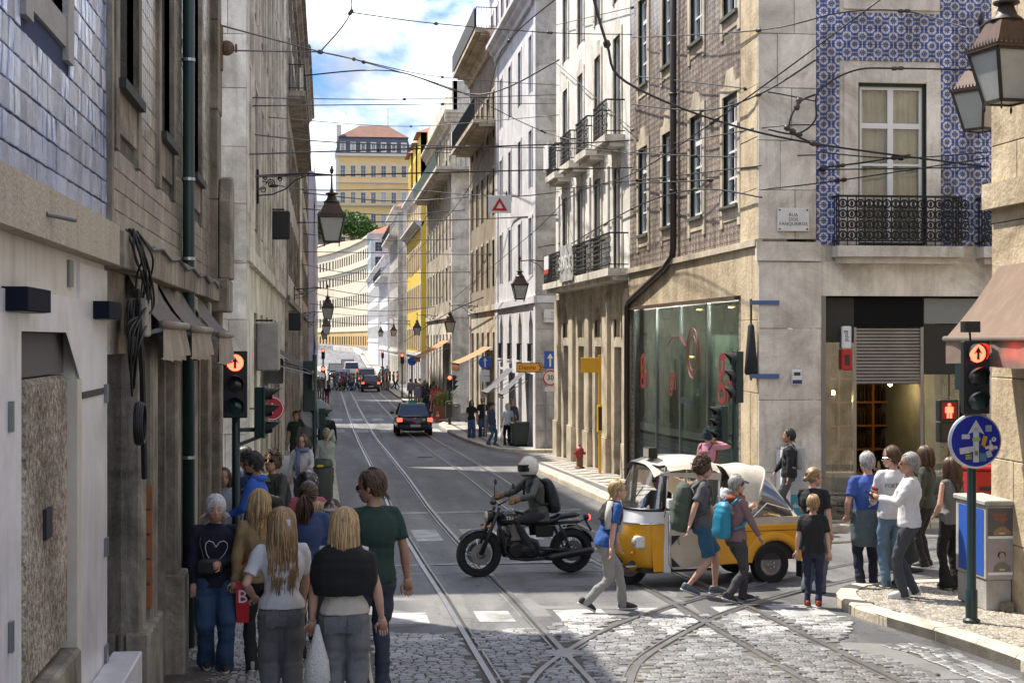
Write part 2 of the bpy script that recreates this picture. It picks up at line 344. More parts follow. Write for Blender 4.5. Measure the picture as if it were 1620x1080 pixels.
# ---- zebra stripes on the near crossing (X ranges), painted partly over setts
ZN=[(.55,1.2),(1.78,2.2),(2.75,3.35),(3.75,4.25),(4.72,5.12),(5.4,6.05)]
ZY=(16.9,19.0)
mk=MB()
for a,b in ZN: patch(a,b,18.25,19.1,.004,mk)
for a,b in ((.55,1.0),(1.62,2.1),(2.55,3.2),(3.6,3.95)): patch(a,b,28.2,30.4,.004,mk)
patch(.4,2.6,34.3,34.6,.004,mk); patch(2.6,5.6,34.3,34.6,.004,mk)
zb=tag(mk.build('zebra_stripes',PAINT),kind='structure')
mk=MB(); patch(.75,4.8,24.35,24.47,.004,mk); patch(.85,4.2,23.2,23.26,.004,mk)
for x in (.35,1.55,2.75,3.95,5.2): 
    patch(x,x+.62,79.5,82.5,.004,mk); patch(x,x+.62,92,95,.004,mk)
patch(.4,5.9,86.8,87.1,.004,mk)
for x in (.6,1.8,3.0,4.2): patch(x,x+.6,153,156,.004,mk)
tag(mk.build('road_markings',PAINT2),kind='structure')
# ---- granite setts of the crossing
base=MB(); SP=[(.42,12.6),(5.9,12.6),(5.75,14.6),(5.35,16.2),(5.75,16.9),(6.15,18.0),(5.6,18.15),(4.6,18.45),(2.9,18.4),(2.5,17.7),(1.2,17.4),(.42,17.6)]
base.add([(x,y,zg(y)+.003) for x,y in SP],[tuple(range(len(SP)))])
pav=tag(base.build('sett_paving',MORT),kind='structure')
def stone(mb,x,y,lx,ly,h,z,rz,tx=0,ty=0,b=.012):
    c,s=math.cos(rz),math.sin(rz); vs=[]
    for zz,k in ((-.01,0),(h-b*.6,0),(h,b)):
        for sx,sy in ((-1,-1),(1,-1),(1,1),(-1,1)):
            u=sx*(lx/2-k); v=sy*(ly/2-k); vs.append((x+u*c-v*s,y+u*s+v*c,z+zz+(u*tx+v*ty if zz>0 else 0)))
    mb.add(vs,[(0,1,5,4),(1,2,6,5),(2,3,7,6),(3,0,4,7),(4,5,9,8),(5,6,10,9),(6,7,11,10),(7,4,8,11),(8,9,10,11)])
S=[]
y=12.7; row=0
while y<18.4:
    dp=rnd.uniform(.068,.09); x=.45+rnd.uniform(0,.1)
    while x<6.1:
        lx=rnd.uniform(.085,.155); cx,cy_=x+lx/2,y+dp/2
        rz=.05*math.sin(x*1.3+y)+rnd.uniform(-.04,.04)
        if inpoly(cx,cy_,SP) and not near_rail(cx,cy_,.095) and rnd.random()>.015:
            S.append((cx,cy_,lx-.010,dp-.012,rz))
        x+=lx
    y+=dp; row+=1
S.sort(key=lambda q:abs(q[1]-15.0)-.0*q[0])
rest=[MB(),MB()]; cache=[]
for k in range(10):
    mb=MB(); stone(mb,0,0,.110,.067,.026,0,0,rnd.uniform(-.05,.05),rnd.uniform(-.06,.06)); cache.append(mb)
def painted(x,y): return any(a-.03<x<b+.03 for a,b in ZN) and ZY[0]<y<ZY[1]+.2 and rnd.random()<.86
cm=[[c.mesh(m) for c in cache] for m in (SETT,SETTW)]
cnt=0
for (x,y,lx,ly,rz) in S:
    p=painted(x,y)
    if cnt<300 and 14.4<y:
        o=link('granite_sett',cm[p][cnt%10],pav,loc=(x,y,zg(y)+rnd.uniform(-.004,.004)),rz=rz); o.scale=(lx/.110,ly/.067,1); cnt+=1
    else: stone(rest[p],x,y,lx,ly,.026,zg(y)+rnd.uniform(-.005,.005),rz,rnd.uniform(-.05,.05),rnd.uniform(-.06,.06))
for mb,m in zip(rest,(SETT,SETTW)):
    if mb.v: tag(mb.build('granite_setts',m,pav),kind='stuff')
# setts beside the right kerb and a large worn flagstone
G2=MB()
for i in range(26):
    y=13.2+i*.115
    for j in range(3): 
        x=6.05+j*.15+.02*math.sin(i)-(.28 if y>15.5 else .0)*(y-15.5); 
        if x<6.42-.0: stone(G2,x,y,.135,.1,.02,zg(y),.35+rnd.uniform(-.08,.08),rnd.uniform(-.06,.06),rnd.uniform(-.06,.06))
tag(G2.build('granite_setts',SETT,pav),kind='stuff')
# ---- pavements with kerb stones
def kerbline(par,pts,w=.2,step=.85,far=None,label=None):
    P=spline(pts,10); L_=[0]
    for a,b in zip(P,P[1:]): L_.append(L_[-1]+float(np.linalg.norm(b-a)))
    def at(s): return np.array([np.interp(s,L_,[p[i] for p in P]) for i in (0,1)])
    s=0; 
    while s<L_[-1]-.2:
        e=min(L_[-1],s+step*rnd.uniform(.75,1.25)); mb=MB(); a,b=at(s+.008),at(e-.008); m_=(at((s+e)/2))
        rings=[]
        for p,q in ((a,m_),(m_,b),(b,None)):
            t=(q-p) if q is not None else (b-m_); t=t/np.linalg.norm(t); nrm=np.array([-t[1],t[0]])
            z=zg(p[1],p[0]); i=p+nrm*0; o=p+nrm*w
            rings.append([(i[0],i[1],z-.1),(o[0],o[1],z-.1),(o[0],o[1],z+.135),(i[0]+nrm[0]*.025,i[1]+nrm[1]*.025,z+.135),(i[0],i[1],z+.105)])
        dz=rnd.uniform(-.006,.006); rings=[[(x,y,z+dz) for x,y,z in r] for r in rings]
        mb.loft(rings); mb.build('kerb_stone',KERB,par); s=e
def pavement(poly,m,dz=.12):
    mb=MB(); k=len(poly); mb.add([(x,y,zg(y,x)+dz) for x,y in poly]+[(x,y,zg(y,x)-.2) for x,y in poly],[tuple(range(k))]+[(i,k+i,k+(i+1)%k,(i+1)%k) for i in range(k)])
    return tag(mb.build('pavement',m),kind='structure')
KR=[(6.66,6),(6.66,10),(6.64,14.5),(6.5,16.3),(6.3,17.5),(6.22,18.3),(6.36,19.2),(6.62,19.75),(7.05,20.08),(8.2,20.22),(11,20.3),(22,20.5)]
PR=[(x,y) for x,y in KR]+[(22,18.0),(8.2,18.0),(8.2,6)]
pr=pavement(PR[::1],MORT,.11); kerbline(pr,[(x,y) for x,y in KR][::-1],w=.24)
ST=MB(); Y=11.5; 
while Y<20.3:
    X=6.4+rnd.uniform(0,.05)
    while X<11:
        l=rnd.uniform(.052,.082)
        if inpoly(X+l/2,Y,PR) and min(math.hypot(X-p[0],Y-p[1]) for p in spline(KR,6))>.235 and not (X>7.97 and Y<18.05):
            stone(ST,X+l/2+.01*math.sin(Y*9),Y+.012*math.sin(X*7),l-.009,.054,.018,zg(Y)+.11+rnd.uniform(-.003,.003),rnd.uniform(-.12,.12),rnd.uniform(-.06,.06),rnd.uniform(-.06,.06),.008)
        X+=l
    Y+=.062
tag(ST.build('limestone_cubes',CALC,pr),kind='stuff')
# right pavement beyond the crossing, with a black and white mosaic
def mosaic():
    m=mat('mosaic_pavement',(.5,.47,.41),rough=.55,bump=.3,bs=40); t=m.node_tree; lk=t.links.new; b=t.nodes['Principled BSDF']
    src=nn(t,'ShaderNodeNewGeometry').outputs['Position']; sp=nn(t,'ShaderNodeSeparateXYZ'); lk(src,sp.inputs[0])
    def M_(op,a,bb=None):
        k=nn(t,'ShaderNodeMath',operation=op)
        for i,q in enumerate((a,bb)):
            if q is None: continue
            if isinstance(q,(int,float)): k.inputs[i].default_value=q
            else: lk(q,k.inputs[i])
        return k.outputs[0]
    zig=M_('PINGPONG',M_('MULTIPLY',sp.outputs[0],1.0),.42)
    u=M_('FRACT',M_('DIVIDE',M_('ADD',sp.outputs[1],M_('MULTIPLY',zig,1.2)),1.15))
    band=M_('LESS_THAN',u,.36)
    edge=M_('LESS_THAN',M_('ABSOLUTE',M_('SUBTRACT',sp.outputs[0],6.75)),.09)
    inner=M_('GREATER_THAN',sp.outputs[0],6.95)
    d=M_('MAXIMUM',M_('MULTIPLY',band,inner),edge)
    v=nn(t,'ShaderNodeTexVoronoi'); v.inputs['Scale'].default_value=16; lk(src,v.inputs['Vector'])
    x=nn(t,'ShaderNodeMixRGB'); lk(d,x.inputs[0]); x.inputs[1].default_value=(.52,.48,.41,1); x.inputs[2].default_value=(.13,.135,.145,1)
    hs=nn(t,'ShaderNodeMixRGB',blend_type='MULTIPLY'); hs.inputs[0].default_value=.45; lk(x.outputs[0],hs.inputs[1]); lk(v.outputs['Color'],hs.inputs[2]); lk(hs.outputs[0],b.inputs['Base Color'])
    return m
MOS=mosaic()
KR2=[(22,26.7),(12,26.8),(9,26.9),(7.4,27.3),(6.6,28.3),(6.4,30),(6.36,36),(6.3,44),(6.35,49),(6.6,52.5),(7.4,54.6),(9,55),(20,55)]
pr2=pavement(KR2+[(20,54.4),(8,54.4),(8,28.4),(22,28.4)],MOS); kerbline(pr2,KR2[::-1])
KR3=[(20,58.6),(9,58.6),(7.6,58.7),(6.7,59.8),(6.3,63),(6.1,72),(6.05,84),(6.3,86.5),(7.4,87.6),(16,87.8)]
pr3=pavement(KR3+[(16,87.3),(8,87.3),(8,59.5),(20,59.5)],MOS); kerbline(pr3,KR3[::-1])
def far_kerb(x0,x1,y0,y1,xk):
    p=pavement([(x0,y) for y in np.linspace(y0,y1,10)]+[(x1,y) for y in np.linspace(y1,y0,10)],MOS)
    mb=MB(); w=.2*(1 if x1>xk else -1); ys=np.linspace(y0,y1,14)
    for a,b in zip(ys,ys[1:]):
        mb.add([(xk,a,zg(a)),(xk,b,zg(b)),(xk,b,zg(b)+.13),(xk,a,zg(a)+.13),(xk+w,b,zg(b)+.13),(xk+w,a,zg(a)+.13)],[(0,1,2,3),(3,2,4,5)])
    mb.build('kerb',KERB,p); return p
for a,b in ((98.6,126),(131,157),(173,200),(204,238),(241,300)): far_kerb(6.0,8.0,a,b,6.0)
KL=[(-20,26.9),(-6,26.9),(-.6,27.1),(.1,27.7),(.34,29),(.32,36),(.3,46),(.28,54),(-.2,55.2),(-2,55.4),(-14,55.4)]
pl2=pavement(KL[::-1]+[(-20,28.4),(-1.4,28.4),(-1.4,54.6),(-14,54.6)][::1],CALCD) if False else None
pl2=pavement([(-20,26.9),(-6,26.9),(-.6,27.1),(.1,27.7),(.34,29),(.32,36),(.3,46),(.28,54),(-.2,55.2),(-1.6,55.4),(-1.6,28.5),(-20,28.5)],CALCD); kerbline(pl2,KL)
for a,b in ((59.5,87),(98.6,126),(131,157),(173,236)): far_kerb(.2,-1.5,a,b,.2)
KLN=[(.42,4),(.42,10),(.44,16),(.4,19.5),(.1,20.8),(-.6,21.4),(-2,21.6),(-12,21.6)]
pl=pavement([(.42,4),(.42,10),(.44,16),(.4,19.5),(.1,20.8),(-.6,21.4),(-2,21.6),(-12,21.6),(-12,21),(-1.5,21),(-1.5,4)][::1],MORT,.11)
kerbline(pl,KLN,w=.2)
ST=MB(); Y=10.
while Y<21.3:
    X=-1.47+rnd.uniform(0,.05)
    while X<.2:
        l=rnd.uniform(.06,.095)
        if not (Y>19.2 and X>.2-(Y-19.2)*.6): stone(ST,X+l/2,Y+.012*math.sin(X*7),l-.009,.066,.018,zg(Y)+.11+rnd.uniform(-.003,.003),rnd.uniform(-.12,.12),rnd.uniform(-.07,.07),rnd.uniform(-.07,.07),.009)
        X+=l
    Y+=.076
tag(ST.build('limestone_cubes',CALCD,pl),kind='stuff')
# manhole covers
IRON=mat('cast_iron',(.06,.06,.065),rough=.5,metal=.5,col2=(.11,.105,.1),ns=8,bump=.5,bs=60)
for i,(x,y,r,lb) in enumerate(((3.5,56,.34,'round cast iron manhole cover in the road before the taxi'),(2.75,90,.34,'round manhole cover far down the road beyond the taxi'))):
    mb=MB(); mb.lathe([(r,-.02),(r,.006),(r-.03,.008),(r-.05,.004),(.01,.004)],n=24)
    for k in range(-4,5): mb.box(-math.sqrt(max(0,(r-.07)**2-(k*.065)**2)),math.sqrt(max(0,(r-.07)**2-(k*.065)**2)),k*.065-.012,k*.065+.012,.004,.010)
    o=mb.build('manhole_cover',IRON); o.location=(x,y,zg(y)+.002); tag(o,lb,'manhole cover','manhole covers in the road')
# ================================================================ BUILDINGS
class Fc:
    """a facade plane: u along it, d inward, z up"""
    def __init__(s,ox,oy,rz,par): s.o=(ox,oy); s.rz=rz; s.p=par; s.c=math.cos(rz); s.s=math.sin(rz)
    def W(s,u,d,z): return (s.o[0]+u*s.c-d*s.s, s.o[1]+u*s.s+d*s.c, z)
    def put(s,name,mb,m,par=None,loc=(0,0,0),**k):
        me=mb if isinstance(mb,bpy.types.Mesh) else mb.mesh(m)
        return link(name,me,par or s.p,loc=s.W(*loc),rz=s.rz,**k)
def right(y_far,par,x=None): return Fc(XR if x is None else x,y_far,-pi/2,par)   # u runs toward the camera
def left(y_near,par,x=None): return Fc(XL if x is None else x,y_near,pi/2,par)  # u runs away
def front(x0,y,par): return Fc(x0,y,0,par)
def wall(fc,u0,u1,z0,z1,holes,m,depth=.25,name='wall'):
    us=sorted({u0,u1}|{h[0] for h in holes}|{h[1] for h in holes}); zs=sorted({z0,z1}|{h[2] for h in holes}|{h[3] for h in holes})
    us=[u for u in us if u0<=u<=u1]; zs=[z for z in zs if z0<=z<=z1]
    mb=MB()
    for a,b in zip(us,us[1:]):
        zz=None
        for c,d in zip(zs,zs[1:]):
            um,zm=(a+b)/2,(c+d)/2
            if not any(h[0]<um<h[1] and h[2]<zm<h[3] for h in holes): mb.quad((a,0,c),(b,0,c),(b,0,d),(a,0,d))
    for h in holes:
        a,b,c,d=h[:4]; q=depth
        mb.quad((a,0,c),(a,0,d),(a,q,d),(a,q,c)); mb.quad((b,0,d),(b,0,c),(b,q,c),(b,q,d)); mb.quad((a,0,c),(a,q,c),(b,q,c),(b,0,c)); mb.quad((a,q,d),(a,0,d),(b,0,d),(b,q,d))
    # thickness
    mb.quad((u0,0,z0),(u0,0,z1),(u0,.5,z1),(u0,.5,z0)); mb.quad((u1,0,z1),(u1,0,z0),(u1,.5,z0),(u1,.5,z1)); mb.quad((u0,0,z1),(u1,0,z1),(u1,.5,z1),(u0,.5,z1))
    return fc.put(name,mb,m)
DGLASS=mat('window_glass_dark',(.018,.02,.022),rough=.06,spec=.7)
DGLASS2=mat('window_glass_grey',(.06,.068,.075),rough=.08,spec=.8)
for m_,stp in ((DGLASS,((0,(.014,.015,.017)),(.5,(.03,.03,.03)),(.72,(.10,.095,.085)),(.9,(.22,.21,.19)))),(DGLASS2,((0,(.03,.034,.04)),(.4,(.07,.075,.08)),(.62,(.16,.16,.155)),(.85,(.34,.33,.31))))):
    t_=m_.node_tree; oi=nn(t_,'ShaderNodeObjectInfo'); r_=nn(t_,'ShaderNodeValToRGB'); r_.color_ramp.interpolation='CONSTANT'   # blinds and curtains behind some of the panes
    while len(r_.color_ramp.elements)<4: r_.color_ramp.elements.new(.5)
    for e_,(p_,c_) in zip(r_.color_ramp.elements,stp): e_.position=p_; e_.color=(*c_,1)
    t_.links.new(oi.outputs['Random'],r_.inputs[0]); t_.links.new(r_.outputs[0],t_.nodes['Principled BSDF'].inputs['Base Color'])
GL=glass('clear_glass'); CURT=mat('net_curtain',(.9,.9,.88),rough=.9,col2=(.72,.72,.71),ns=3,bump=.3,bs=15)
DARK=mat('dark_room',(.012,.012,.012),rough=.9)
WCACHE={}
def cached(key,f):
    if key not in WCACHE: WCACHE[key]=f()
    return WCACHE[key]
def window(fc,u,z,w,h,fm,gm=None,cols=2,rows=3,casing=None,depth=.16,sur=None,sill=None,bar=.05,apron=0,head=0,mid=None,room=False,lintel=None):
    """sash window centred at u with its sill at z; parts: frame > pane, surround, sill"""
    gm=gm or DGLASS
    def fr():
        mb=MB(); a=w/2; t=.055; mb.m=1 if casing else 0
        if casing:
            mb.box(-a,-a+.05,-.07,.06,0,h); mb.box(a-.05,a,-.07,.06,0,h); mb.box(-a+.05,a-.05,-.07,.06,h-.06,h); mb.box(-a+.05,a-.05,-.07,.06,0,.04)
            a-=.05
        mb.m=0; zb,zt=(.04,h-.06) if casing else (0,h)
        mb.box(-a,-a+t,-.03,.04,zb,zt); mb.box(a-t,a,-.03,.04,zb,zt); mb.box(-a+t,a-t,-.03,.04,zb,zb+t); mb.box(-a+t,a-t,-.03,.04,zt-t,zt)
        for i in range(1,cols):
            x=-a+2*a*i/cols; mb.box(x-bar*.5,x+bar*.5,-.025,.035,zb+t,zt-t)
        for i in range(1,rows):
            zz=zb+(zt-zb)*i/rows; b2=.022 if not (mid and i==mid) else .05
            mb.box(-a+t,a-t,-.02,.03,zz-b2,zz+b2)
        return mb.mesh([fm,casing] if casing else fm)
    o=fc.put('window',cached(('w',w,h,fm.name,cols,rows,casing and casing.name,bar,mid),fr),None,loc=(u,depth,z))
    def pn():
        mb=MB(); a=w/2-.03; mb.quad((-a,.012,.03),(a,.012,.03),(a,.012,h-.03),(-a,.012,h-.03)); return mb.mesh(gm)
    fc.put('pane',cached(('p',w,h,gm.name),pn),None,par=o,loc=(u,depth,z))
    if room:
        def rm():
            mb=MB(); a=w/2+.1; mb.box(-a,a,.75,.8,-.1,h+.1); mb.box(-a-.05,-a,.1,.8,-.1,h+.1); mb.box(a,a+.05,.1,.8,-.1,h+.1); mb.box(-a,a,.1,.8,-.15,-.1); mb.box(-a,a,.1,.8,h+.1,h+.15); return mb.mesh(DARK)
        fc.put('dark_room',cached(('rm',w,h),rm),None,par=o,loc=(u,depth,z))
        def cu():
            mb=MB(); k=18
            for s_ in (-1,1):
                rings=[]
                x0,x1=(s_*(w/2-.05),s_*.12) if room!='full' else (s_*(w/2-.05),s_*.02)
                vs=[];f=[]
                for i in range(k+1):
                    x=x0+(x1-x0)*i/k; d=.12+.035*math.sin(i*1.9)+.01*math.sin(i*5.1); vs+= [(x,d,.05),(x+.01*math.sin(i),d*1.05,h-.05)]
                f=[(2*i,2*i+2,2*i+3,2*i+1) for i in range(k)]; mb.add(vs,f)
            return mb.mesh(CURT,True)
        fc.put('curtain',cached(('cu',w,h,room),cu),None,par=o,loc=(u,depth,z))
    if sur:
        sm,sw,pr=sur
        def su():
            mb=MB(); a=w/2; k=.05
            mb.box(-a-sw,-a,-pr,k,-apron,h+sw); mb.box(a,a+sw,-pr,k,-apron,h+sw); mb.box(-a,a,-pr,k,h,h+sw)
            if apron: mb.box(-a,a,-pr*.6,k,-apron*.72,-.02)
            if head: mb.add([(-a*.75,-pr,h+sw+.002),(a*.75,-pr,h+sw+.002),(a*.45,-pr,h+sw+head),(-a*.45,-pr,h+sw+head),(-a*.75,k,h+sw+.002),(a*.75,k,h+sw+.002),(a*.45,k,h+sw+head),(-a*.45,k,h+sw+head)],[(0,1,2,3),(1,5,6,2),(2,6,7,3),(3,7,4,0)])
            return mb.mesh(sm)
        fc.put('surround',cached(('s',w,h,sm.name,sw,pr,apron,head),su),None,par=o,loc=(u,-.003,z))
    if sill:
        def si():
            mb=MB(); a=w/2+.06; mb.box(-a,a,-.09,depth-.03,-.07,.0); return mb.mesh(sill)
        fc.put('sill',cached(('si',w,depth,sill.name),si),None,par=o,loc=(u,0,z))
    return o
IRONB=mat('black_iron',(.012,.013,.014),rough=.45,metal=.3,bump=.3,bs=80)
def balcony(fc,u0,u1,z,out,slabm,h=.95,th=.2,style='plain',step=.11,name='balcony',panel=None):
    mb=MB(); mb.box(u0,u1,-out,.02,z-th,z); mb.box(u0+.06,u1-.06,-out*.75,.02,z-th-.12,z-th-.001)
    o=fc.put(name,mb,slabm)
    o_=-out+.05
    mb=MB(); mb.box(u0+.02,u1-.02,o_-.02,o_+.02,z+h-.04,z+h); 
    for u in (u0+.03,u1-.03): mb.box(u-.015,u+.015,o_+.021,0,z+h-.04,z+h)
    fc.put('top_rail',mb,IRONB,par=o)
    mb=MB(); mb.box(u0+.02,u1-.02,o_-.012,o_+.012,z+.08,z+.11)
    for u in (u0+.03,u1-.03): mb.box(u-.012,u+.012,o_+.013,0,z+.08,z+.11)
    fc.put('bottom_rail',mb,IRONB,par=o)
    def bl():
        mb=MB(); mb.box(-.009,.009,-.009,.009,.0,h-.04)
        if style!='plain':
            H=h-.16; st=step
            for k in range(3 if style=='scroll' else 4):
                zc=.1+H*(k+.5)/(3 if style=='scroll' else 4); r=min(st*.46,H/6.2)
                mb.torus((st/2,0,zc),r,.008 if style=='scroll' else .015,n=10,m=4)
                if style=='ornate': mb.ell((st/2,0,zc),(r*.45,.008,r*.75),6,4)
            if style=='ornate':
                mb.ell((0,0,h*.35),(.02,.012,.05),6,4); mb.ell((0,0,h*.68),(.02,.012,.05),6,4)
        return mb.mesh(IRONB)
    me=cached(('bal',style,h,step),bl); n=max(1,int((u1-u0-.06)/step)); 
    for i in range(n+1): fc.put('baluster',me,None,par=o,loc=(u0+.03+(u1-u0-.06)*i/n,o_,z))
    if out>.3:
        ks=int((out-.1)/.12)
        for u in (u0+.03,u1-.03):
            for i in range(1,ks+1): fc.put('baluster',cached(('balp',h),lambda:MB().box(-.009,.009,-.009,.009,0,h-.04).mesh(IRONB)),None,par=o,loc=(u,o_+i*(out-.05)/(ks+1),z))
    return o
def strip(fc,u0,u1,z0,z1,proud,m,name='cornice',back=.02,par=None,bev=0):
    mb=MB(); mb.box(u0,u1,-proud,back,z0,z1); return fc.put(name,mb,m,par,bevel=bev)
def cornice(fc,u0,u1,z,m,out=.45,h=.5,name='cornice'):
    prof=[(0,z-h),(-out*.25,z-h),(-out*.3,z-h*.7),(-out*.6,z-h*.55),(-out*.7,z-h*.3),(-out,z-h*.25),(-out,z),(.3,z)]
    mb=MB(); k=len(prof); mb.add([(u0,a,b) for a,b in prof]+[(u1,a,b) for a,b in prof],[(i,i+1,k+i+1,k+i)[::-1] for i in range(k-1)]+[tuple(range(k)),tuple(range(2*k-1,k-1,-1))])
    return fc.put(name,mb,m)
def blocks(fc,u0,u1,z0,z1,hh,ww,m,par,proud=.05,gap=.009,name='stone_block',offs=True):
    z=z0; r=0
    while z<z1-.05:
        h=min(hh*rnd.uniform(.92,1.08),z1-z); u=u0; first=True
        while u<u1-.03:
            w=ww*(rnd.uniform(.8,1.2) if offs else 1); 
            if first and r%2 and offs: w*=.55
            if u1-(u+w)<.25: w=u1-u
            w=min(w,u1-u); mb=MB(); p=proud+rnd.uniform(-.006,.006); mb.box(u+gap/2,u+w-gap/2,-p,.02,z+gap/2,z+h-gap/2); fc.put(name,mb,m,par,bevel=.008); u+=w; first=False
        z+=h; r+=1
ROOF=mat('roof_tile',(.38,.13,.06),rough=.8,col2=(.24,.10,.06),ns=4,contrast=.8,bump=.5,bs=20)
# shared stone and plaster
S_WARM=mat('stone_warm',(.50,.43,.33),rough=.8,grime=.5,col2=(.62,.55,.43),ns=1.6,contrast=.8,bump=.5,bs=22,streak=.55,streakcol=(.22,.15,.08),island=.06)
S_YEL=mat('stone_ochre',(.64,.54,.38),rough=.85,grime=.45,col2=(.48,.38,.25),ns=1.3,contrast=.7,bump=.8,bs=16,streak=.5,streakcol=(.16,.10,.05),island=.08)
S_PALE=mat('stone_pale',(.82,.78,.70),rough=.8,grime=.42,col2=(.64,.60,.53),ns=2.2,contrast=.7,bump=.45,bs=26,streak=.45,streakcol=(.17,.14,.11),island=.14)
S_GREY=mat('stone_lioz_grey',(.54,.52,.50),rough=.75,grime=.45,col2=(.38,.36,.33),ns=2,contrast=.6,bump=.4,bs=20,streak=.5,streakcol=(.15,.14,.13),island=.1)
S_DIRTY=mat('stone_dirty',(.42,.38,.31),rough=.85,grime=.68,col2=(.20,.17,.13),ns=1.8,contrast=.7,bump=.7,bs=18,streak=.9,streakcol=(.05,.04,.03),island=.12)
S_WHITE=mat('plaster_white',(.82,.81,.78),rough=.85,grime=.22,col2=(.70,.69,.66),ns=.9,contrast=.8,bump=.15,bs=10,streak=.35,streakcol=(.42,.38,.33))
S_LAV=mat('plaster_lavender_white',(.70,.70,.73),rough=.85,grime=.25,col2=(.60,.60,.64),ns=.8,contrast=.8,bump=.15,bs=10,streak=.35,streakcol=(.36,.34,.35))
S_TAUPE=mat('plaster_taupe',(.40,.33,.25),rough=.9,grime=.4,col2=(.25,.20,.145),ns=.8,contrast=.7,bump=.2,bs=12,streak=.7,streakcol=(.10,.08,.06))
S_BEIGE=mat('plaster_beige',(.62,.56,.45),rough=.9,grime=.45,col2=(.46,.39,.29),ns=.7,contrast=.7,bump=.2,bs=12,streak=.7,streakcol=(.20,.16,.12))
S_YELLOW=mat('plaster_yellow',(.80,.58,.07),rough=.85,col2=(.72,.5,.06),ns=.8,contrast=.8,bump=.1,bs=10,streak=.2,streakcol=(.5,.35,.08))
WHITEF=mat('white_window_frame',(.78,.78,.77),rough=.5); GREENF=mat('dark_green_casing',(.012,.028,.026),rough=.4); GREYF=mat('grey_window_frame',(.35,.36,.37),rough=.5); BROWNF=mat('brown_window_frame',(.10,.075,.05),rough=.6)
TIMB=mat('grey_green_door',(.16,.17,.16),rough=.7,col2=(.10,.11,.10),ns=3,streak=.4)
def tilemat(name,kind):
    m=mat(name,(.5,.5,.5),rough=.16,bump=.12,bs=9,spec=.6); t=m.node_tree; lk=t.links.new; b=t.nodes['Principled BSDF']
    src=nn(t,'ShaderNodeNewGeometry').outputs['Position']; sp=nn(t,'ShaderNodeSeparateXYZ'); lk(src,sp.inputs[0])
    def M_(op,*a):
        k=nn(t,'ShaderNodeMath',operation=op)
        for i,q in enumerate(a):
            if isinstance(q,(int,float)): k.inputs[i].default_value=q
            else: lk(q,k.inputs[i])
        return k.outputs[0]
    def mix(f,a,c):
        x=nn(t,'ShaderNodeMixRGB')
        for i,q in enumerate((f,a,c)):
            if isinstance(q,tuple): x.inputs[i].default_value=(*q,1)
            elif isinstance(q,(int,float)): x.inputs[i].default_value=q
            else: lk(q,x.inputs[i])
        return x.outputs[0]
    if kind=='blue':
        P=.298; u=M_('DIVIDE',M_('SUBTRACT',sp.outputs[0],9.01),P); v=M_('DIVIDE',M_('SUBTRACT',sp.outputs[2],6.4),P)
    else:
        P=.28; u=M_('DIVIDE',sp.outputs[1],P); v=M_('DIVIDE',sp.outputs[2],P)
    def cell(off):
        x=M_('SUBTRACT',M_('FRACT',M_('ADD',u,off)),.5); y=M_('SUBTRACT',M_('FRACT',M_('ADD',v,off)),.5)
        ax,ay=M_('ABSOLUTE',x),M_('ABSOLUTE',y); o=M_('MAXIMUM',M_('MAXIMUM',ax,ay),M_('MULTIPLY',M_('ADD',ax,ay),.7071)); return x,y,o
    x1,y1,o1=cell(0.); x2,y2,o2=cell(.5); w=M_('LESS_THAN',o2,o1)
    o=M_('MINIMUM',o1,o2)
    def sel(a,c): return M_('ADD',M_('MULTIPLY',a,M_('SUBTRACT',1.,w)),M_('MULTIPLY',c,w))
    x,y=sel(x1,x2),sel(y1,y2); th=M_('ARCTAN2',y,x); rr=M_('SQRT',M_('ADD',M_('MULTIPLY',x,x),M_('MULTIPLY',y,y)))
    pet=M_('ADD',M_('MULTIPLY',M_('COSINE',M_('MULTIPLY',th,8.)),.045),.165)
    pet2=M_('ADD',M_('MULTIPLY',M_('COSINE',M_('MULTIPLY',th,16.)),.03),.205)
    flower=M_('LESS_THAN',rr,sel(pet,pet2)); core=M_('LESS_THAN',rr,.075); ringw=M_('LESS_THAN',rr,.055)
    slit=M_('MULTIPLY',M_('GREATER_THAN',M_('COSINE',M_('MULTIPLY',th,sel(M_('ADD',8.,0.),M_('ADD',8.,0.)))),.72),M_('MULTIPLY',M_('GREATER_THAN',rr,.1),M_('MULTIPLY',w,1.)))
    oct_=M_('LESS_THAN',o,.285); line=M_('MULTIPLY',M_('GREATER_THAN',o,.30),M_('LESS_THAN',o,.318))
    if kind=='blue': bgc,wh,bl,dk=(.05,.085,.30),(.62,.65,.70),(.022,.045,.24),(.012,.02,.10)
    else: bgc,wh,bl,dk=(.31,.245,.21),(.56,.49,.42),(.24,.195,.205),(.14,.11,.10)
    c=mix(oct_,bgc,wh); c=mix(line,c,tuple(q*1.9 for q in bgc)); c=mix(M_('MULTIPLY',flower,oct_),c,bl); c=mix(slit,c,wh); c=mix(core,c,wh); c=mix(ringw,c,dk)
    dm=M_('MULTIPLY',M_('LESS_THAN',M_('ABSOLUTE',M_('SUBTRACT',M_('FRACT',u),0.)),.0),1.)
    z=nn(t,'ShaderNodeTexNoise'); z.inputs['Scale'].default_value=2.; z.inputs['Detail'].default_value=5; lk(src,z.inputs['Vector'])
    r=nn(t,'ShaderNodeValToRGB'); r.color_ramp.elements[0].color=(.72,.72,.72,1); r.color_ramp.elements[1].color=(1.2,1.2,1.2,1); lk(z.outputs[0],r.inputs[0])
    x=nn(t,'ShaderNodeMixRGB',blend_type='MULTIPLY'); x.inputs[0].default_value=1; lk(c,x.inputs[1]); lk(r.outputs[0],x.inputs[2])
    last=x.outputs[0]
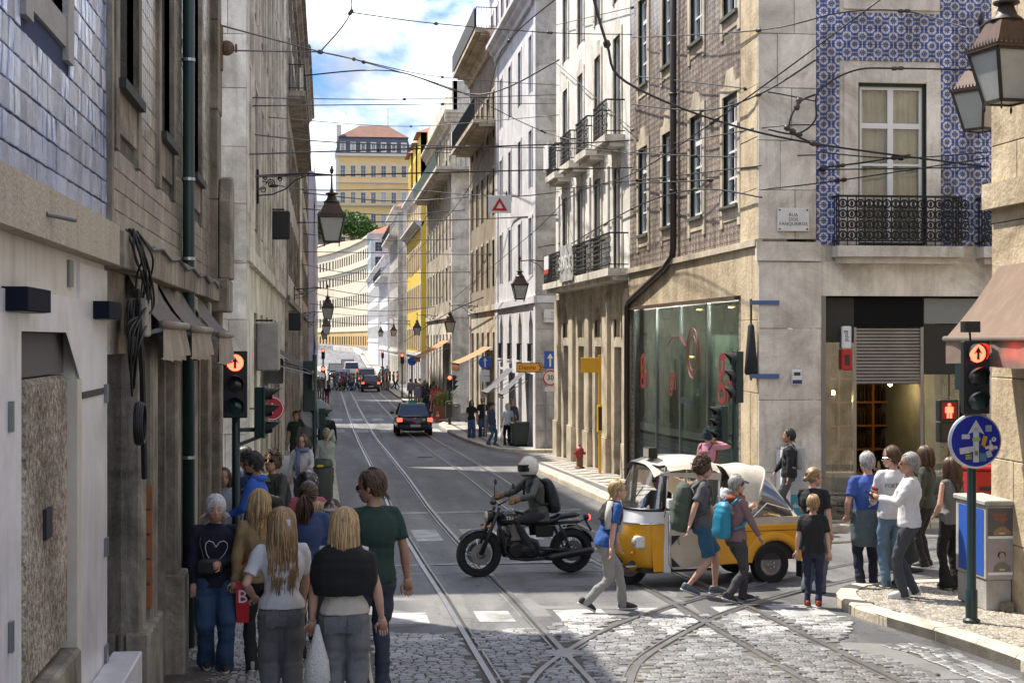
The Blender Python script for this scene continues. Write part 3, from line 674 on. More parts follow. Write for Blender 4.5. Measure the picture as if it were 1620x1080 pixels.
    cb=nn(t,'ShaderNodeCombineXYZ'); lk(M_('FLOOR',M_('MULTIPLY',u,2.)),cb.inputs[0]); lk(M_('FLOOR',M_('MULTIPLY',v,2.)),cb.inputs[1]); wn=nn(t,'ShaderNodeTexWhiteNoise'); lk(cb.outputs[0],wn.inputs['Vector'])
    mr=nn(t,'ShaderNodeMapRange'); mr.inputs[3].default_value=.72; mr.inputs[4].default_value=1.14; lk(wn.outputs[0],mr.inputs[0]); x=nn(t,'ShaderNodeMixRGB',blend_type='MULTIPLY'); x.inputs[0].default_value=1; lk(last,x.inputs[1]); lk(mr.outputs[0],x.inputs[2]); last=x.outputs[0]
    mg=nn(t,'ShaderNodeMapping'); mg.inputs['Scale'].default_value=(2.5,2.5,.3); lk(src,mg.inputs[0]); zz=nn(t,'ShaderNodeTexNoise'); zz.inputs['Scale'].default_value=1.5; zz.inputs['Detail'].default_value=8; lk(mg.outputs[0],zz.inputs['Vector'])
    rg=nn(t,'ShaderNodeValToRGB'); rg.color_ramp.elements[0].position=.38; rg.color_ramp.elements[1].position=.56; rg.color_ramp.elements[0].color=(.55,.52,.48,1); lk(zz.outputs[0],rg.inputs[0]); x=nn(t,'ShaderNodeMixRGB',blend_type='MULTIPLY'); x.inputs[0].default_value=.9; lk(last,x.inputs[1]); lk(rg.outputs[0],x.inputs[2]); last=x.outputs[0]
    if kind!='blue':   # grimed joints
        gu=M_('LESS_THAN',M_('FRACT',M_('MULTIPLY',u,2.)),.09); gv=M_('LESS_THAN',M_('FRACT',M_('MULTIPLY',v,2.)),.07); last=mix(M_('MAXIMUM',gu,gv),last,(.07,.05,.04))
    lk(last,b.inputs['Base Color']); return m
TBLUE=tilemat('azulejo_blue','blue'); TBROWN=tilemat('azulejo_brown','brown')
def tiles(fc,u0,u1,z0,z1,holes,w,h,m,par,most=300,key=None,gap=.004,tilt=.012,bvl=.004,name='tile'):
    """every tile a piece of its own; the largest 300 as parts, the others joined"""
    L_=[]; z=z0
    while z<z1-.02:
        u=u0
        while u<u1-.02:
            a,b=u,min(u+w,u1); c,d=z,min(z+h,z1)
            if not any(q[0]<(a+b)/2<q[1] and q[2]<(c+d)/2<q[3] for q in holes): L_.append((a,b,c,d))
            u+=w
        z+=h
    L_.sort(key=key or (lambda q:0)); rest=MB(); pool=[]
    def one(mb,x,zc,ww,hh,tx,ty):
        g=gap/2; X,Z=ww/2-g,hh/2-g; B=bvl; vs=[]
        for k,d in ((0,.0),(0,-.008),(B,-.012)):
            for sx,sz in ((-1,-1),(1,-1),(1,1),(-1,1)):
                px,pz=sx*(X-k),sz*(Z-k); vs.append((x+px,d+(px*tx+pz*ty if d<0 else 0)-.004,zc+pz))
        mb.add(vs,[(0,1,5,4),(1,2,6,5),(2,3,7,6),(3,0,4,7),(4,5,9,8),(5,6,10,9),(6,7,11,10),(7,4,8,11),(8,9,10,11)])
    for k in range(14):
        mb=MB(); one(mb,0,0,w,h,rnd.gauss(0,tilt),rnd.gauss(0,tilt)); pool.append(mb.mesh(m))
    for i,(a,b,c,d) in enumerate(L_):
        if i<most and abs(b-a-w)<1e-6 and abs(d-c-h)<1e-6: fc.put(name,pool[rnd.randrange(14)],None,par,loc=((a+b)/2,0,(c+d)/2))
        else: one(rest,(a+b)/2,(c+d)/2,b-a,d-c,rnd.gauss(0,tilt),rnd.gauss(0,tilt))
    if rest.v: tag(fc.put('tiles',rest,m,par),kind='stuff')
def bulk(par,x0,x1,y0,y1,z0,z1,m,name='rear_mass'):
    mb=MB(); mb.box(x0,x1,y0,y1,z0,z1); return mb.build(name,m,par)
def hip_roof(par,x0,x1,y0,y1,z,h,m=ROOF,ov=.35,name='roof'):
    mb=MB(); x0-=ov;x1+=ov;y0-=ov;y1+=ov; i=min(x1-x0,y1-y0)/2*.98
    mb.add([(x0,y0,z),(x1,y0,z),(x1,y1,z),(x0,y1,z),(x0+i,y0+i,z+h),(x1-i,y0+i,z+h),(x1-i,y1-i,z+h),(x0+i,y1-i,z+h)],[(0,1,5,4),(1,2,6,5),(2,3,7,6),(3,0,4,7),(4,5,6,7),(3,2,1,0)])
    return mb.build(name,m,par)
# ---------------------------------------------------------------- R1: tiled corner building
def sur_y(Y,far): return far-Y      # world Y -> u on a right-hand facade
B1=thing('corner_building',(8,28.4,1.0),'corner building with blue patterned tiles in front and brown tiles along the street','building')
Fy=41.0; F1=right(Fy,B1); Fr=front(XR,28.4,B1)
wY=[30.55,33.43,36.31,39.19]; rows1=[(7.3,2.2),(11.08,2.2),(14.9,2.1)]
holes=[(Fy-y-.575,Fy-y+.575,z,z+h) for y in wY for z,h in rows1]+[(.3,Fy-29.95,1.0,5.5)]
wall(F1,0,Fy-28.4,0,18,holes,TBROWN,.2)
for y in wY:
    for z,h in rows1: window(F1,Fy-y,z,1.15,h,WHITEF,GL,2,4,GREENF,.1,sur=(S_WARM,.2,.03),sill=mat('sill_green',(.10,.11,.09),rough=.6),apron=.42,head=.3,mid=3,room=True)
strip(F1,.0,Fy-29.62,5.5,6.38,.05,S_YEL,'fascia'); strip(F1,0,Fy-28.36,6.38,6.5,.12,S_WARM,'string_course')
strip(F1,.02,Fy-29.92,5.42,5.5,.10,mat('bronze_trim',(.09,.06,.04),rough=.5),'shop_window_head')
# corner pilaster of ashlar
blocks(F1,Fy-29.62,Fy-28.40,6.5,18,.95,1.3,S_YEL,B1,.06); blocks(Fr,-.06,1.04,6.5,18,.95,.75,S_PALE,B1,.05)
blocks(F1,Fy-29.62,Fy-28.40,1.0,6.38,1.35,1.3,S_YEL,B1,.05); blocks(Fr,-.05,1.16,1.0,6.1,1.28,1.3,S_WARM if False else S_PALE,B1,.04,offs=False)
strip(Fr,-.1,1.12,6.1,6.45,.09,S_PALE,'string_course')
# front facade
hf=[(1.85,3.17,6.4,9.43),(1.85,3.17,11.0,13.4),(1.22,4.36,.8,5.46),(5.6,6.9,6.4,9.43)]
wall(Fr,1.04,8,0,18,hf,S_PALE,.22)
tiles(Fr,1.05,5.1,6.4,11.2,[(1.57,3.42,6.4,9.9),(1.57,3.42,10.78,11.3)],.149,.149,TBLUE,B1,300,key=lambda q:abs((q[0]+q[1])/2-3.2)*.4+abs((q[2]+q[3])/2-8.4),tilt=.006)
strip(Fr,1.05,8,11.2,14.5,.012,TBLUE,'tile_field')
strip(Fr,1.57,3.42,10.78,11.0,.04,S_PALE,'apron_stone')
window(Fr,2.51,6.42,1.32,3.0,WHITEF,GL,2,4,GREENF,.12,sur=(S_PALE,.27,.03),mid=3,room='full',bar=.11); window(Fr,2.51,11.0,1.32,2.4,WHITEF,GL,2,4,GREENF,.12,sur=(S_PALE,.27,.03),mid=3,room=True,bar=.11)
balcony(Fr,1.33,3.73,6.37,.42,S_PALE,h=.93,style='ornate',step=.16); balcony(Fr,4.12,7.2,6.37,.42,S_PALE,h=.93,style='ornate',step=.16)
strip(Fr,1.16,8,5.46,6.1,.03,S_PALE,'shop_fascia'); strip(Fr,1.14,1.22,1.0,5.46,.06,mat('steel_profile',(.2,.2,.21),rough=.4,metal=.7),'corner_profile')
bulk(B1,8.2,20,40.3,40.95,0,18,S_WHITE,'party_wall'); bulk(B1,15.8,16,28.6,40.9,0,18,S_WHITE,'rear_wall'); bulk(B1,8.2,15.8,28.7,40.2,5.9,6.1,DARK,'floor_slab'); bulk(B1,8.0,16,28.45,40.9,17.9,18,ROOF,'roof')
# street name plate
MARB=mat('marble_plate',(.72,.72,.70),rough=.4,col2=(.6,.6,.6),ns=5); LETT=mat('black_lettering',(.03,.03,.03),rough=.6)
def plate(name,x,y,z,w,h,lines,size,label,rz=0):
    t=thing(name,(x,y,z),label,'street sign',rz=rz)
    mb=MB(); mb.box(-w/2,w/2,-.03,0,-h/2,h/2); part('plate',mb,MARB,t,bevel=.006)
    for sx in (-1,1):
        for sz in (-1,1): part('bolt',MB().lathe([(.016,-.042),(.016,-.03)],(sx*(w/2-.04),0,sz*(h/2-.04)),8,'Y'),LETT,t)
    text(lines,size,(0,-.031,0),(R(90),0,0),LETT,t,own=True)
    return t
plate('street_name_plate',8.56,28.33,6.86,.6,.43,'RUA\nDOS\nFANQUEIROS',.088,'white marble street name plate reading Rua dos Fanqueiros')
# alarm box, drainpipe, umbrella-like folded cover on blue brackets
t=thing('alarm_box',(8.62,28.35,3.96),'small white and navy alarm box on the pale corner pilaster','alarm box')
part('case',MB().box(-.09,.09,-.09,0,-.14,.14),mat('alarm_white',(.7,.7,.72),rough=.4),t,bevel=.02,seg=2); part('navy_band',MB().box(-.088,.088,-.094,-.088,-.12,-.05),mat('alarm_navy',(.02,.03,.12),rough=.4),t); part('display',MB().box(-.06,.06,-.095,-.088,.03,.09),mat('alarm_dark',(.05,.02,.02),rough=.4),t)
PIPE=mat('brown_pipe',(.035,.024,.02),rough=.5); 
mb=MB(); mb.tube([(7.86,35.3,18),(7.86,35.3,6.75),(7.86,35.38,6.55),(7.86,36.2,6.32),(7.86,40.5,5.66),(7.86,40.85,5.5),(7.86,40.88,1.0)],.075,10)
for z in (8,10.2,12.4,14.6): mb.tube([(7.86,35.3,z),(7.86,35.3,z+.06)],.095,10)
tag(mb.build('drain_pipe',PIPE,smooth=True),'brown drainpipe running down brown tiles then kinking left along the shop fascia','drain pipe')
BLUEB=mat('blue_bracket',(.06,.12,.28),rough=.5)
t=thing('folded_awning_arm',(7.8,28.9,4.2),'dark folded cover held by two blue brackets at the pale corner','awning arm')
for z in (3.98,5.33): part('bracket',MB().box(-.05,.5,-.58,-.52,z-4.2-.04,z-4.2+.04),BLUEB,t)
mb=MB(); mb.lathe([(.02,.95),(.06,.9),(.1,.4),(.13,.05),(.1,0)],(0,-.45,-.2),10); part('cloth',mb,mat('black_cloth',(.015,.016,.02),rough=.8),t,smooth=True)
part('pole',MB().cyl((0,-.45,-.3),(0,-.45,1.2),.018),IRONB,t)
# --- glass shop on the street side
SHOPG=glass('shop_glass',(.84,.93,.88),.015,.4,1.,.8)
GRSTONE=mat('rough_green_stone',(.50,.60,.50),rough=.8,col2=(.30,.40,.32),ns=9,contrast=.6,bump=1,bs=14,bdist=.06)
RED=mat('red_vinyl',(.20,.012,.018),rough=.6)
sg=thing('shop_window',(8.1,35.3,1.5),'wide greenish shop window with red gn lettering on the street side','shop window')
ed=[30.0,32.6,35.2,37.8,40.6]
for a,b in zip(ed,ed[1:]): MB().box(8.0,8.012,a+.01,b-.01,1.55,5.4).build('pane',SHOPG,sg)
for a in ed: MB().box(7.985,8.06,a-.03,a+.03,1.5,5.42).build('mullion',mat('steel_profile',(.2,.2,.21)),sg)
MB().box(7.93,8.1,29.95,40.7,.9,1.5).build('plinth',mat('plinth_brown',(.16,.11,.07),rough=.7),sg)
for y,z,s_,tx in ((31.35,4.15,1.55,'g'),(30.72,3.72,1.1,'n'),(39.4,4.1,1.3,'g'),(38.9,3.75,.9,'n'),(35.9,3.75,.8,'gn')):
    text(tx,s_,(7.985,y,z),(R(90),0,R(-90)),RED,sg)
o=MB(); o.torus((7.984,33.9,4.35),.55,.012,'X',30,6); o.build('round_emblem',RED,sg)
o=MB(); o.torus((7.984,33.9,4.35),.38,.008,'X',30,6); o.build('round_emblem',RED,sg)
o=MB(); o.tube([(7.984,34.6,4.5),(7.984,35.2,4.72),(7.984,35.9,4.7),(7.984,36.5,4.5)],.012,6); o.build('swash',RED,sg)
text('sensational',.3,(7.984,34.6,3.3),(R(90),0,R(-90)),mat('navy_vinyl',(.03,.03,.05)),sg)
iv=thing('shop_interior',(9.5,35,1.2),'green stone fronted display room seen through the gn shop window','shop interior')
MB().box(8.05,11.9,29.9,40.2,1.0,1.2).build('floor',mat('shop_floor',(.3,.3,.28),rough=.3),iv)
o=MB()
for k in range(11):
    y=31+k*.9; 
    if k in (3,4,8): continue
    o=MB(); o.box(8.75+.3*rnd.random(),9.6,y,y+.86,1.2,rnd.uniform(3.0,4.9)); o.build('stone_panel',GRSTONE,iv)
MB().box(11.9,12,29.9,40.2,1.2,5.6).build('back_wall',mat('shop_back',(.25,.32,.27),rough=.8,col2=(.16,.2,.17),ns=2),iv)
MB().box(8.05,11.9,29.9,40.2,5.56,5.62).build('ceiling',mat('shop_ceiling',(.45,.45,.42)),iv)
GLOW=mat('warm_bulb',(1,.75,.35),emit=6,emcol=(1,.62,.25))
for y in (31.5,34.5,37.5):
    l=bpy.data.lights.new('shop_ceiling_bulb','POINT'); l.energy=150; l.color=(1,.95,.85); l.shadow_soft_size=.03; o=bpy.data.objects.new('shop_ceiling_light',l); COL.objects.link(o); o.parent=iv; o.matrix_parent_inverse=PINV(iv); o.location=(8.5,y,5.2)
for i,(y,z) in enumerate(((32.9,4.75),(35.9,3.3),(38.4,4.2),(31.5,5.35),(34.5,5.35),(37.5,5.35))): MB().lathe([(.02,.0),(.07,.02),(.07,.04),(.02,.05)],(9.0,y,z),10).build('ceiling_lamp',GLOW,iv)
for y,z,r in ((33.4,1.55,.33),(34.3,1.5,.28),(37.2,1.55,.35)): MB().ell((8.9,y,z),(r,r,r*1.05),14,10).build('glass_globe',mat('pale_globe',(.45,.55,.5),rough=.15),iv,smooth=True)
# --- front shop with shutter and wooden shelves
fs=thing('wine_shop_front',(10.6,28.5,1.2),'dark wine shop front with half lowered slatted shutter and warm wooden shelves','shop front')
SHM=mat('shutter_metal',(.34,.33,.32),rough=.4,metal=.5,col2=(.26,.25,.24),ns=3)
z=3.82
while z<4.86: 
    o=MB(); o.add([(9.83,28.56,z),(11.07,28.56,z),(11.07,28.53,z+.02),(9.83,28.53,z+.02),(11.07,28.53,z+.045),(9.83,28.53,z+.045),(11.07,28.56,z+.06),(9.83,28.56,z+.06)],[(0,1,2,3),(3,2,4,5),(5,4,6,7)]); o.build('shutter_slat',SHM,fs); z+=.062
MB().box(9.78,11.12,28.5,28.62,4.88,5.44).build('shutter_box',mat('shutter_box_black',(.008,.008,.008),rough=.8,spec=.15),fs)
for x in (9.80,11.10): MB().box(x-.03,x+.03,28.5,28.6,1.2,4.9).build('shutter_guide',SHM,fs)
MB().box(9.2,9.78,28.5,28.54,4.6,5.44).build('panel',mat('panel_olive',(.05,.048,.04),rough=.8,spec=.2),fs); MB().box(11.14,12.35,28.5,28.52,4.95,5.42).build('transom',mat('transom_grey',(.20,.22,.22),rough=.2),fs); MB().box(11.14,12.35,28.5,28.53,4.0,4.93).build('panel',mat('panel_olive',(.16,.15,.11)),fs)
for a,b in ((9.22,9.77),(11.14,11.6),(11.62,12.33)): MB().box(a,b,28.46,28.47,1.25,4.6 if a<10 else 4.0).build('pane',GL,fs)
MB().box(9.2,12.4,28.45,28.5,5.43,5.47).build('head_bar',mat('shutter_box_black',(.012,.012,.012)),fs); MB().box(9.2,9.78,28.44,28.6,1.0,1.28).build('plinth',mat('plinth_dark',(.06,.055,.05)),fs); MB().box(11.12,12.4,28.44,28.6,1.0,1.28).build('plinth',mat('plinth_dark',(.06,.055,.05)),fs)
WOOD=mat('warm_wood',(.28,.13,.045),rough=.5,col2=(.16,.07,.025),ns=3,contrast=.8,bump=.2,bs=30); BOTT=mat('bottle_dark',(.03,.02,.012),rough=.12); LABEL=mat('bottle_label',(.5,.42,.28),rough=.6)
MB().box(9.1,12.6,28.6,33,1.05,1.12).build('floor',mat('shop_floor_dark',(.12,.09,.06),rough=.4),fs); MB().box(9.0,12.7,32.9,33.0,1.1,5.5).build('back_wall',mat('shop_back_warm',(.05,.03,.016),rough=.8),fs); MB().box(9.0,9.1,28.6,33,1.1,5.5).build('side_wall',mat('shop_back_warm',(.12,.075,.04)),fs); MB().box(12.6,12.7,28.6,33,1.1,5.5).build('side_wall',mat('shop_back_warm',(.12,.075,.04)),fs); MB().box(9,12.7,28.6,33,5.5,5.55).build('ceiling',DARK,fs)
cn=thing('wooden_counter',(10.6,29.9,1.12),'slatted wooden display counter full of bottles inside the shop doorway','counter')
MB().box(10.05,11.1,29.5,30.5,2.0,2.08).build('top',WOOD,cn)
for k in range(14): MB().box(10.06+k*.075,10.06+k*.075+.055,29.5,29.53,1.15,1.98).build('slat',WOOD,cn)
MB().box(10.1,11.05,29.56,30.45,1.13,1.99).build('carcass',mat('dark_wood',(.07,.035,.015),rough=.6),cn)
for k in range(22): MB().lathe([(.03,0),(.03,.12),(.012,.17),(.012,.2)],(10.12+(k%11)*.092,29.62+.3*(k//11),2.08),8).build('bottle',[BOTT,LABEL][k%3==0],cn,smooth=True)
sh=thing('wall_shelves',(10.7,32.6,1.12),'tall wooden bottle shelves glowing at the back of the wine shop','shelves')
for k in range(8): MB().box(9.3,12.4,32.5,32.85,1.3+k*.5,1.34+k*.5).build('shelf',WOOD,sh)
for x in (9.3,10.05,10.8,11.55,12.36): MB().box(x,x+.05,32.49,32.85,1.12,5.2).build('upright',WOOD,sh)
ball=MB(); 
for k in range(7):
    for j in range(34): ball.lathe([(.032,0),(.032,.2),(.012,.26),(.012,.31)],(9.42+j*.087,32.62,1.34+k*.5),6)
tag(ball.build('bottles',BOTT,sh),kind='stuff')
for x_,lb_ in ((9.2,'side shelf of dark bottles behind the left wine shop pane'),(12.2,'side shelf of dark bottles behind the right wine shop pane')):
    t=thing('side_shelf',(x_,30.6,1.12),lb_,'shelves'); bs=MB()
    for k in range(7):
        MB().box(x_-.05,x_+.3,29.0,32.3,1.4+k*.52,1.44+k*.52).build('shelf',WOOD,t)
        for j in range(30): bs.lathe([(.035,0),(.035,.2),(.013,.27),(.013,.33)],(x_+.12,29.1+j*.107,1.44+k*.52),6); bs.m=rnd.choice((0,0,0,1))
    tag(bs.build('bottles',[BOTT,LABEL],t),kind='stuff')
    for y_ in (28.95,30.6,32.3): MB().box(x_-.05,x_+.3,y_,y_+.05,1.12,5.1).build('upright',WOOD,t)
def bulb(x,y,z,lb,pw=5,r=.05):
    t=thing('shop_lamp',(x,y,z),lb,'lamp'); part('bulb',MB().ell((0,0,0),(r,r,r),10,8),GLOW,t); part('socket',MB().cyl((0,0,r*.9),(0,0,r*2.2),r*.35),LETT,t)
    l=bpy.data.lights.new('shop_bulb','POINT'); l.energy=pw; l.color=(1,.6,.28); l.shadow_soft_size=.05; o=bpy.data.objects.new('bulb_light',l); COL.objects.link(o); o.parent=t; o.location=(0,-.08,-.06)
bulb(9.55,29.6,3.55,'left glowing bulb behind the wine shop window'); bulb(10.0,30.4,3.6,'middle glowing bulb inside the wine shop door',7); bulb(11.4,31,3.75,'right glowing bulb deep inside the wine shop',9)
ex=thing('fire_alarm_box',(9.6,28.46,4.5),'white and red alarm siren box beside the shutter','alarm box'); part('white_case',MB().box(-.09,.09,-.1,0,-.02,.4),mat('alarm_white',(.7,.7,.72)),ex,bevel=.02); part('red_case',MB().box(-.1,.1,-.11,0,-.42,-.03),mat('alarm_red',(.45,.02,.02),rough=.4),ex,bevel=.02); part('recess',MB().box(-.05,.05,-.113,-.105,-.33,-.13),mat('alarm_dark',(.05,.02,.02)),ex)
text('gold',.12,(0,-.102,.22),(R(90),R(90),0),LETT,ex,own=True)
# ---------------------------------------------------------------- R2: white building with iron balconies
B2=thing('white_building',(8,48,0),'white rendered building with black iron balconies right of the diversion sign','building')
Fy=54.4; F2=right(Fy,B2); wy=[42.75,45.9,49.05,52.2]
rows2=[(6.62,2.75),(10.22,2.75),(13.95,2.2)]
hs=[(Fy-y-.52,Fy-y+.52,z,z+h) for y in wy for z,h in rows2]+[(Fy-y-.5,Fy-y+.5,4.72,5.75) for y in wy]+[(Fy-y-.55,Fy-y+.55,.5,4.45) for y in wy]
wall(F2,0,Fy-41,0,6.2,[h for h in hs if h[3]<6.2],S_WARM,.32,'ground_floor_wall'); wall(F2,0,Fy-41.002,6.2,18.5,[h for h in hs if h[3]>6.2],S_WHITE,.25)
for y in wy:
    for z,h in rows2: window(F2,Fy-y,z,1.04,h,GREYF,DGLASS2,2,4,None,.14,sur=(S_PALE,.2,.035),mid=3,head=.25)
    o=window(F2,Fy-y,4.72,1.0,1.03,BROWNF,DGLASS,2,1,None,.2,sur=(S_WARM,.12,.03))
    mb=MB()
    for s_ in (-1,1): mb.prism([(s_*.5,1.03),(s_*.12,1.03),(s_*.5,.5)],.26,'Y',-.02)
    F2.put('arch_stone',mb,S_WARM,o,loc=(Fy-y,0,4.72))
    mb=MB(); mb.box(-.55,.55,0,.06,0,3.95)
    d=F2.put('door',mb,TIMB,loc=(Fy-y,.22,.5))
    for k in (-1,0,1): F2.put('door_batten',cached('db',lambda:MB().box(-.04,.04,-.05,-.001,.05,3.9).mesh(TIMB)),None,d,loc=(Fy-y+k*.3,.22,.5))
    F2.put('door_rail',cached('dr',lambda:MB().box(-.55,.55,-.06,-.052,1.2,1.35).mesh(TIMB)),None,d,loc=(Fy-y,.22,.5))
for k,y in enumerate([41.15,44.32,47.47,50.62,53.8]):
    strip(F2,Fy-y-.42,Fy-y+.42 if k else Fy-41.01,1.9,6.0,.1,S_WARM,'pilaster'); strip(F2,Fy-y-.47,Fy-y+.47 if k else Fy-41.01,.2,1.88,.15,S_WARM,'pilaster_base')
    if k: strip(F2,Fy-y-.32,Fy-y+.32,6.5,9.55,.06,S_WHITE,'pilaster')
for a,b in ((41.2,44.35),(44.5,47.4),(47.55,50.5),(50.65,53.9)):
    balcony(F2,Fy-b,Fy-a,6.55,.55,S_PALE,h=.95,style='scroll',step=.16)
for y in wy: balcony(F2,Fy-y-1.05,Fy-y+1.05,10.15,.55,S_PALE,h=.95,style='scroll',step=.16)
bulk(B2,8.3,20,41.1,41.5,0,18.5,S_WHITE,'party_wall'); bulk(B2,8.5,20,53.8,54.35,0,18.5,S_WHITE,'end_wall'); bulk(B2,8.5,16,41.5,53.8,0,6,DARK,'core'); bulk(B2,8.4,20,41.5,53.8,17.5,18.4,ROOF,'roof')
blocks(front(8.0,54.38,B2),0,.01,0,.02,1,1,S_PALE,B2)
ban=mat('banner_cloth',(.5,.5,.48),rough=.9,col2=(.3,.3,.3),ns=5)
t=thing('protest_banner',(7.4,48.2,7.0),'grey lettered cloth banner hung over the iron balcony','banner'); mb=MB(); vs=[];k=14
for i in range(k+1):
    for j in range(5): vs.append((-.04+.03*math.sin(i*1.3+j),-1.3+2.6*i/k,-.55+.28*j))
mb.add(vs,[(i*5+j,i*5+j+1,(i+1)*5+j+1,(i+1)*5+j) for i in range(k) for j in range(4)]); part('cloth',mb,ban,t,smooth=True); text('SANTOS',.62,(-.085,0,.0),(R(90),0,R(-90)),mat('banner_letter',(.75,.75,.72)),t,own=True)
t=thing('realtor_board',(7.38,52.6,7.05),'small white and red board on the leftmost iron balcony','sign board'); part('board',MB().box(-.02,.01,-.5,.5,-.05,.4),mat('board_white',(.75,.75,.75)),t); part('red_band',MB().box(-.024,-.018,-.5,.5,-.2,-.06),mat('board_red',(.5,.04,.04)),t)
t=thing('white_board',(7.38,52.7,10.75),'plain white board hung on the upper balcony of the white building','sign board'); part('board',MB().box(-.02,.01,-.55,.55,-.4,.45),mat('board_white',(.75,.75,.75)),t)
# ---------------------------------------------------------------- buildings farther along both sides
def block(label,side,Y0,Y1,eave,wm,trim,rows,bays,gf=6.2,gfm=None,ww=1.0,balc=(),frontw=6,frm=None,shop=True,roof=ROOF,roofh=2.2,parapet=0,fm=None,gfrows=None,gm=None,x=None,sur=.14,frontcols=0,casing=None,cn=True,attic=None,name='street_building',back=12):
    xx=(XR if side>0 else XL) if x is None else x
    t=thing(name,(xx,Y0,zg(Y0)),label,'building'); L_=Y1-Y0; fm=fm or GREYF; gm=gm or DGLASS
    f=right(Y1,t,xx) if side>0 else left(Y0,t,xx)
    us=[(L_*(k+.5)/bays) for k in range(bays)]
    hs=[(u-ww/2,u+ww/2,z,z+h) for u in us for z,h in rows]; zb=zg(Y0)-.6
    gr=gfrows if gfrows is not None else [(zb+.6,gf-1.2)]
    gh=[(u-ww*.62,u+ww*.62,z,z2) for u in us for z,z2 in gr] if shop else []
    wall(f,0,L_,gf,eave,hs,wm,.2); wall(f,0,L_,zb,gf-.002,gh,gfm or trim,.3,'ground_floor_wall')
    for u in us:
        for z,h in rows: window(f,u,z,ww,h,fm,gm,2,3,casing,.12,sur=(trim,sur,.035),mid=2)
        if shop:
            for z,z2 in gr: window(f,u,z,ww*1.24,z2-z,BROWNF,gm,2,3,None,.2)
    strip(f,0,L_,gf-.15,gf+.12,.12,trim,'string_course')
    for u in (0,L_-.55): strip(f,u+.004,u+.546,zb,eave-.5,.06,trim,'pilaster')
    if cn: cornice(f,-.1 if side>0 else 0,L_+.1,eave,trim,.55,.7)
    for z,o,st in balc: balcony(f,.3,L_-.3,z,o,trim,h=1.0,style='plain',step=st)
    # camera-facing side
    if frontw:
        g=front(xx if side>0 else xx-frontw,Y0+.002,t); fh=[]
        for k in range(frontcols):
            u=frontw*(k+.6)/max(1,frontcols) if side>0 else frontw*(1-(k+.6)/frontcols)
            fh+=[(u-ww/2,u+ww/2,z,z+h) for z,h in rows]
        wall(g,0,frontw,zb,eave,fh,frm or trim,.2,'side_wall')
        for h in fh: window(g,(h[0]+h[1])/2,h[2],ww,h[3]-h[2],fm,gm,2,3,None,.12,sur=(trim,sur,.035))
        strip(g,0,frontw,gf-.15,gf+.12,.10,trim,'string_course')
        if cn: cornice(g,-.5 if side>0 else 0,frontw+(.5 if side<0 else 0),eave,trim,.5,.7)
    a,b=(xx+.3,xx+back) if side>0 else (xx-back,xx-.3)
    bulk(t,a,b,Y0+.3,Y1-.05,zb,eave-.3,DARK if False else wm,'core')
    if parapet: strip(f,0,L_,eave,eave+parapet,-.05,trim,'parapet',.3)
    if roofh: hip_roof(t,xx if side>0 else xx-back,xx+back if side>0 else xx,Y0,Y1,eave+.01+parapet*.5,roofh,roof)
    return t,f
W3=[(7.2,2.2),(10.6,2.2),(14.3,2.2)]
# R3 lavender white corner house, arched ground floor
b3,f3=block('lavender white corner house with arched ground floor windows behind the diversion sign',1,59.5,73.4,18.3,S_LAV,S_LAV,W3,4,ww=.95,frm=S_LAV,gfm=S_LAV,gfrows=[(3.75,5.75),(.4,3.3)],frontw=9,roofh=2.4,sur=.12)
for u in [13.9*(k+.5)/4 for k in range(4)]:
    mb=MB()
    for s_ in (-1,1): mb.prism([(s_*.6,0),(s_*.15,0),(s_*.6,-.55)],.3,'Y',-.01)
    f3.put('arch_stone',mb,S_LAV,loc=(u,0,5.75)); balcony(f3,u-.55,u+.55,3.8,.12,S_LAV,h=.7,th=.06,style='plain',step=.14)
blocks(front(7.93,59.47,b3),0,6,.2,6.05,.95,2.1,S_GREY,b3,.04); blocks(front(7.95,59.48,b3),0,5,6.35,17.6,1.25,1.5,S_GREY,b3,.02)
plate('street_name_plate',8.62,59.36,5.55,.82,.5,'RUA\nDOS\nDOURADORES',.12,'white street name plate reading Rua dos Douradores on the lavender house')
# R4 taupe house with two heavy balconies and an attic
b4,f4=block('taupe brown house with two long dark balconies beside the lavender house',1,73.45,87.2,19.2,S_TAUPE,S_BEIGE,W3,5,ww=1.0,fm=BROWNF,roofh=0,frontw=0,balc=((15.0,1.1,.12),(19.25,1.0,.12)))
mb=MB(); 
at=front(8.6,74,b4); fat=right(87,b4,9.0)
wall(fat,0,12.8,19.2,23.6,[(u-.5,u+.5,20.0,22.2) for u in (1.8,4.2,6.6,9.0,11.2)],S_LAV,.2,'attic_wall')
for u in (1.8,4.2,6.6,9.0,11.2): window(fat,u,20.0,1.0,2.2,WHITEF,DGLASS2,2,3,None,.1,sur=(S_LAV,.15,.04),head=.3)
bulk(b4,9.2,19,74.3,87,19.2,23.5,S_LAV,'attic_core'); cornice(fat,0,12.8,23.9,S_LAV,.4,.5); hip_roof(b4,9.0,19,74.2,87,23.9,2.2,mat('slate_roof',(.06,.065,.08),rough=.6))
for z in (15.05,19.3): MB().box(6.93,6.95,73.9,86.9,z,z+.95).build('balcony_screen',mat('dark_mesh',(.05,.05,.05),rough=.7,col2=(.09,.09,.085),ns=8),b4)
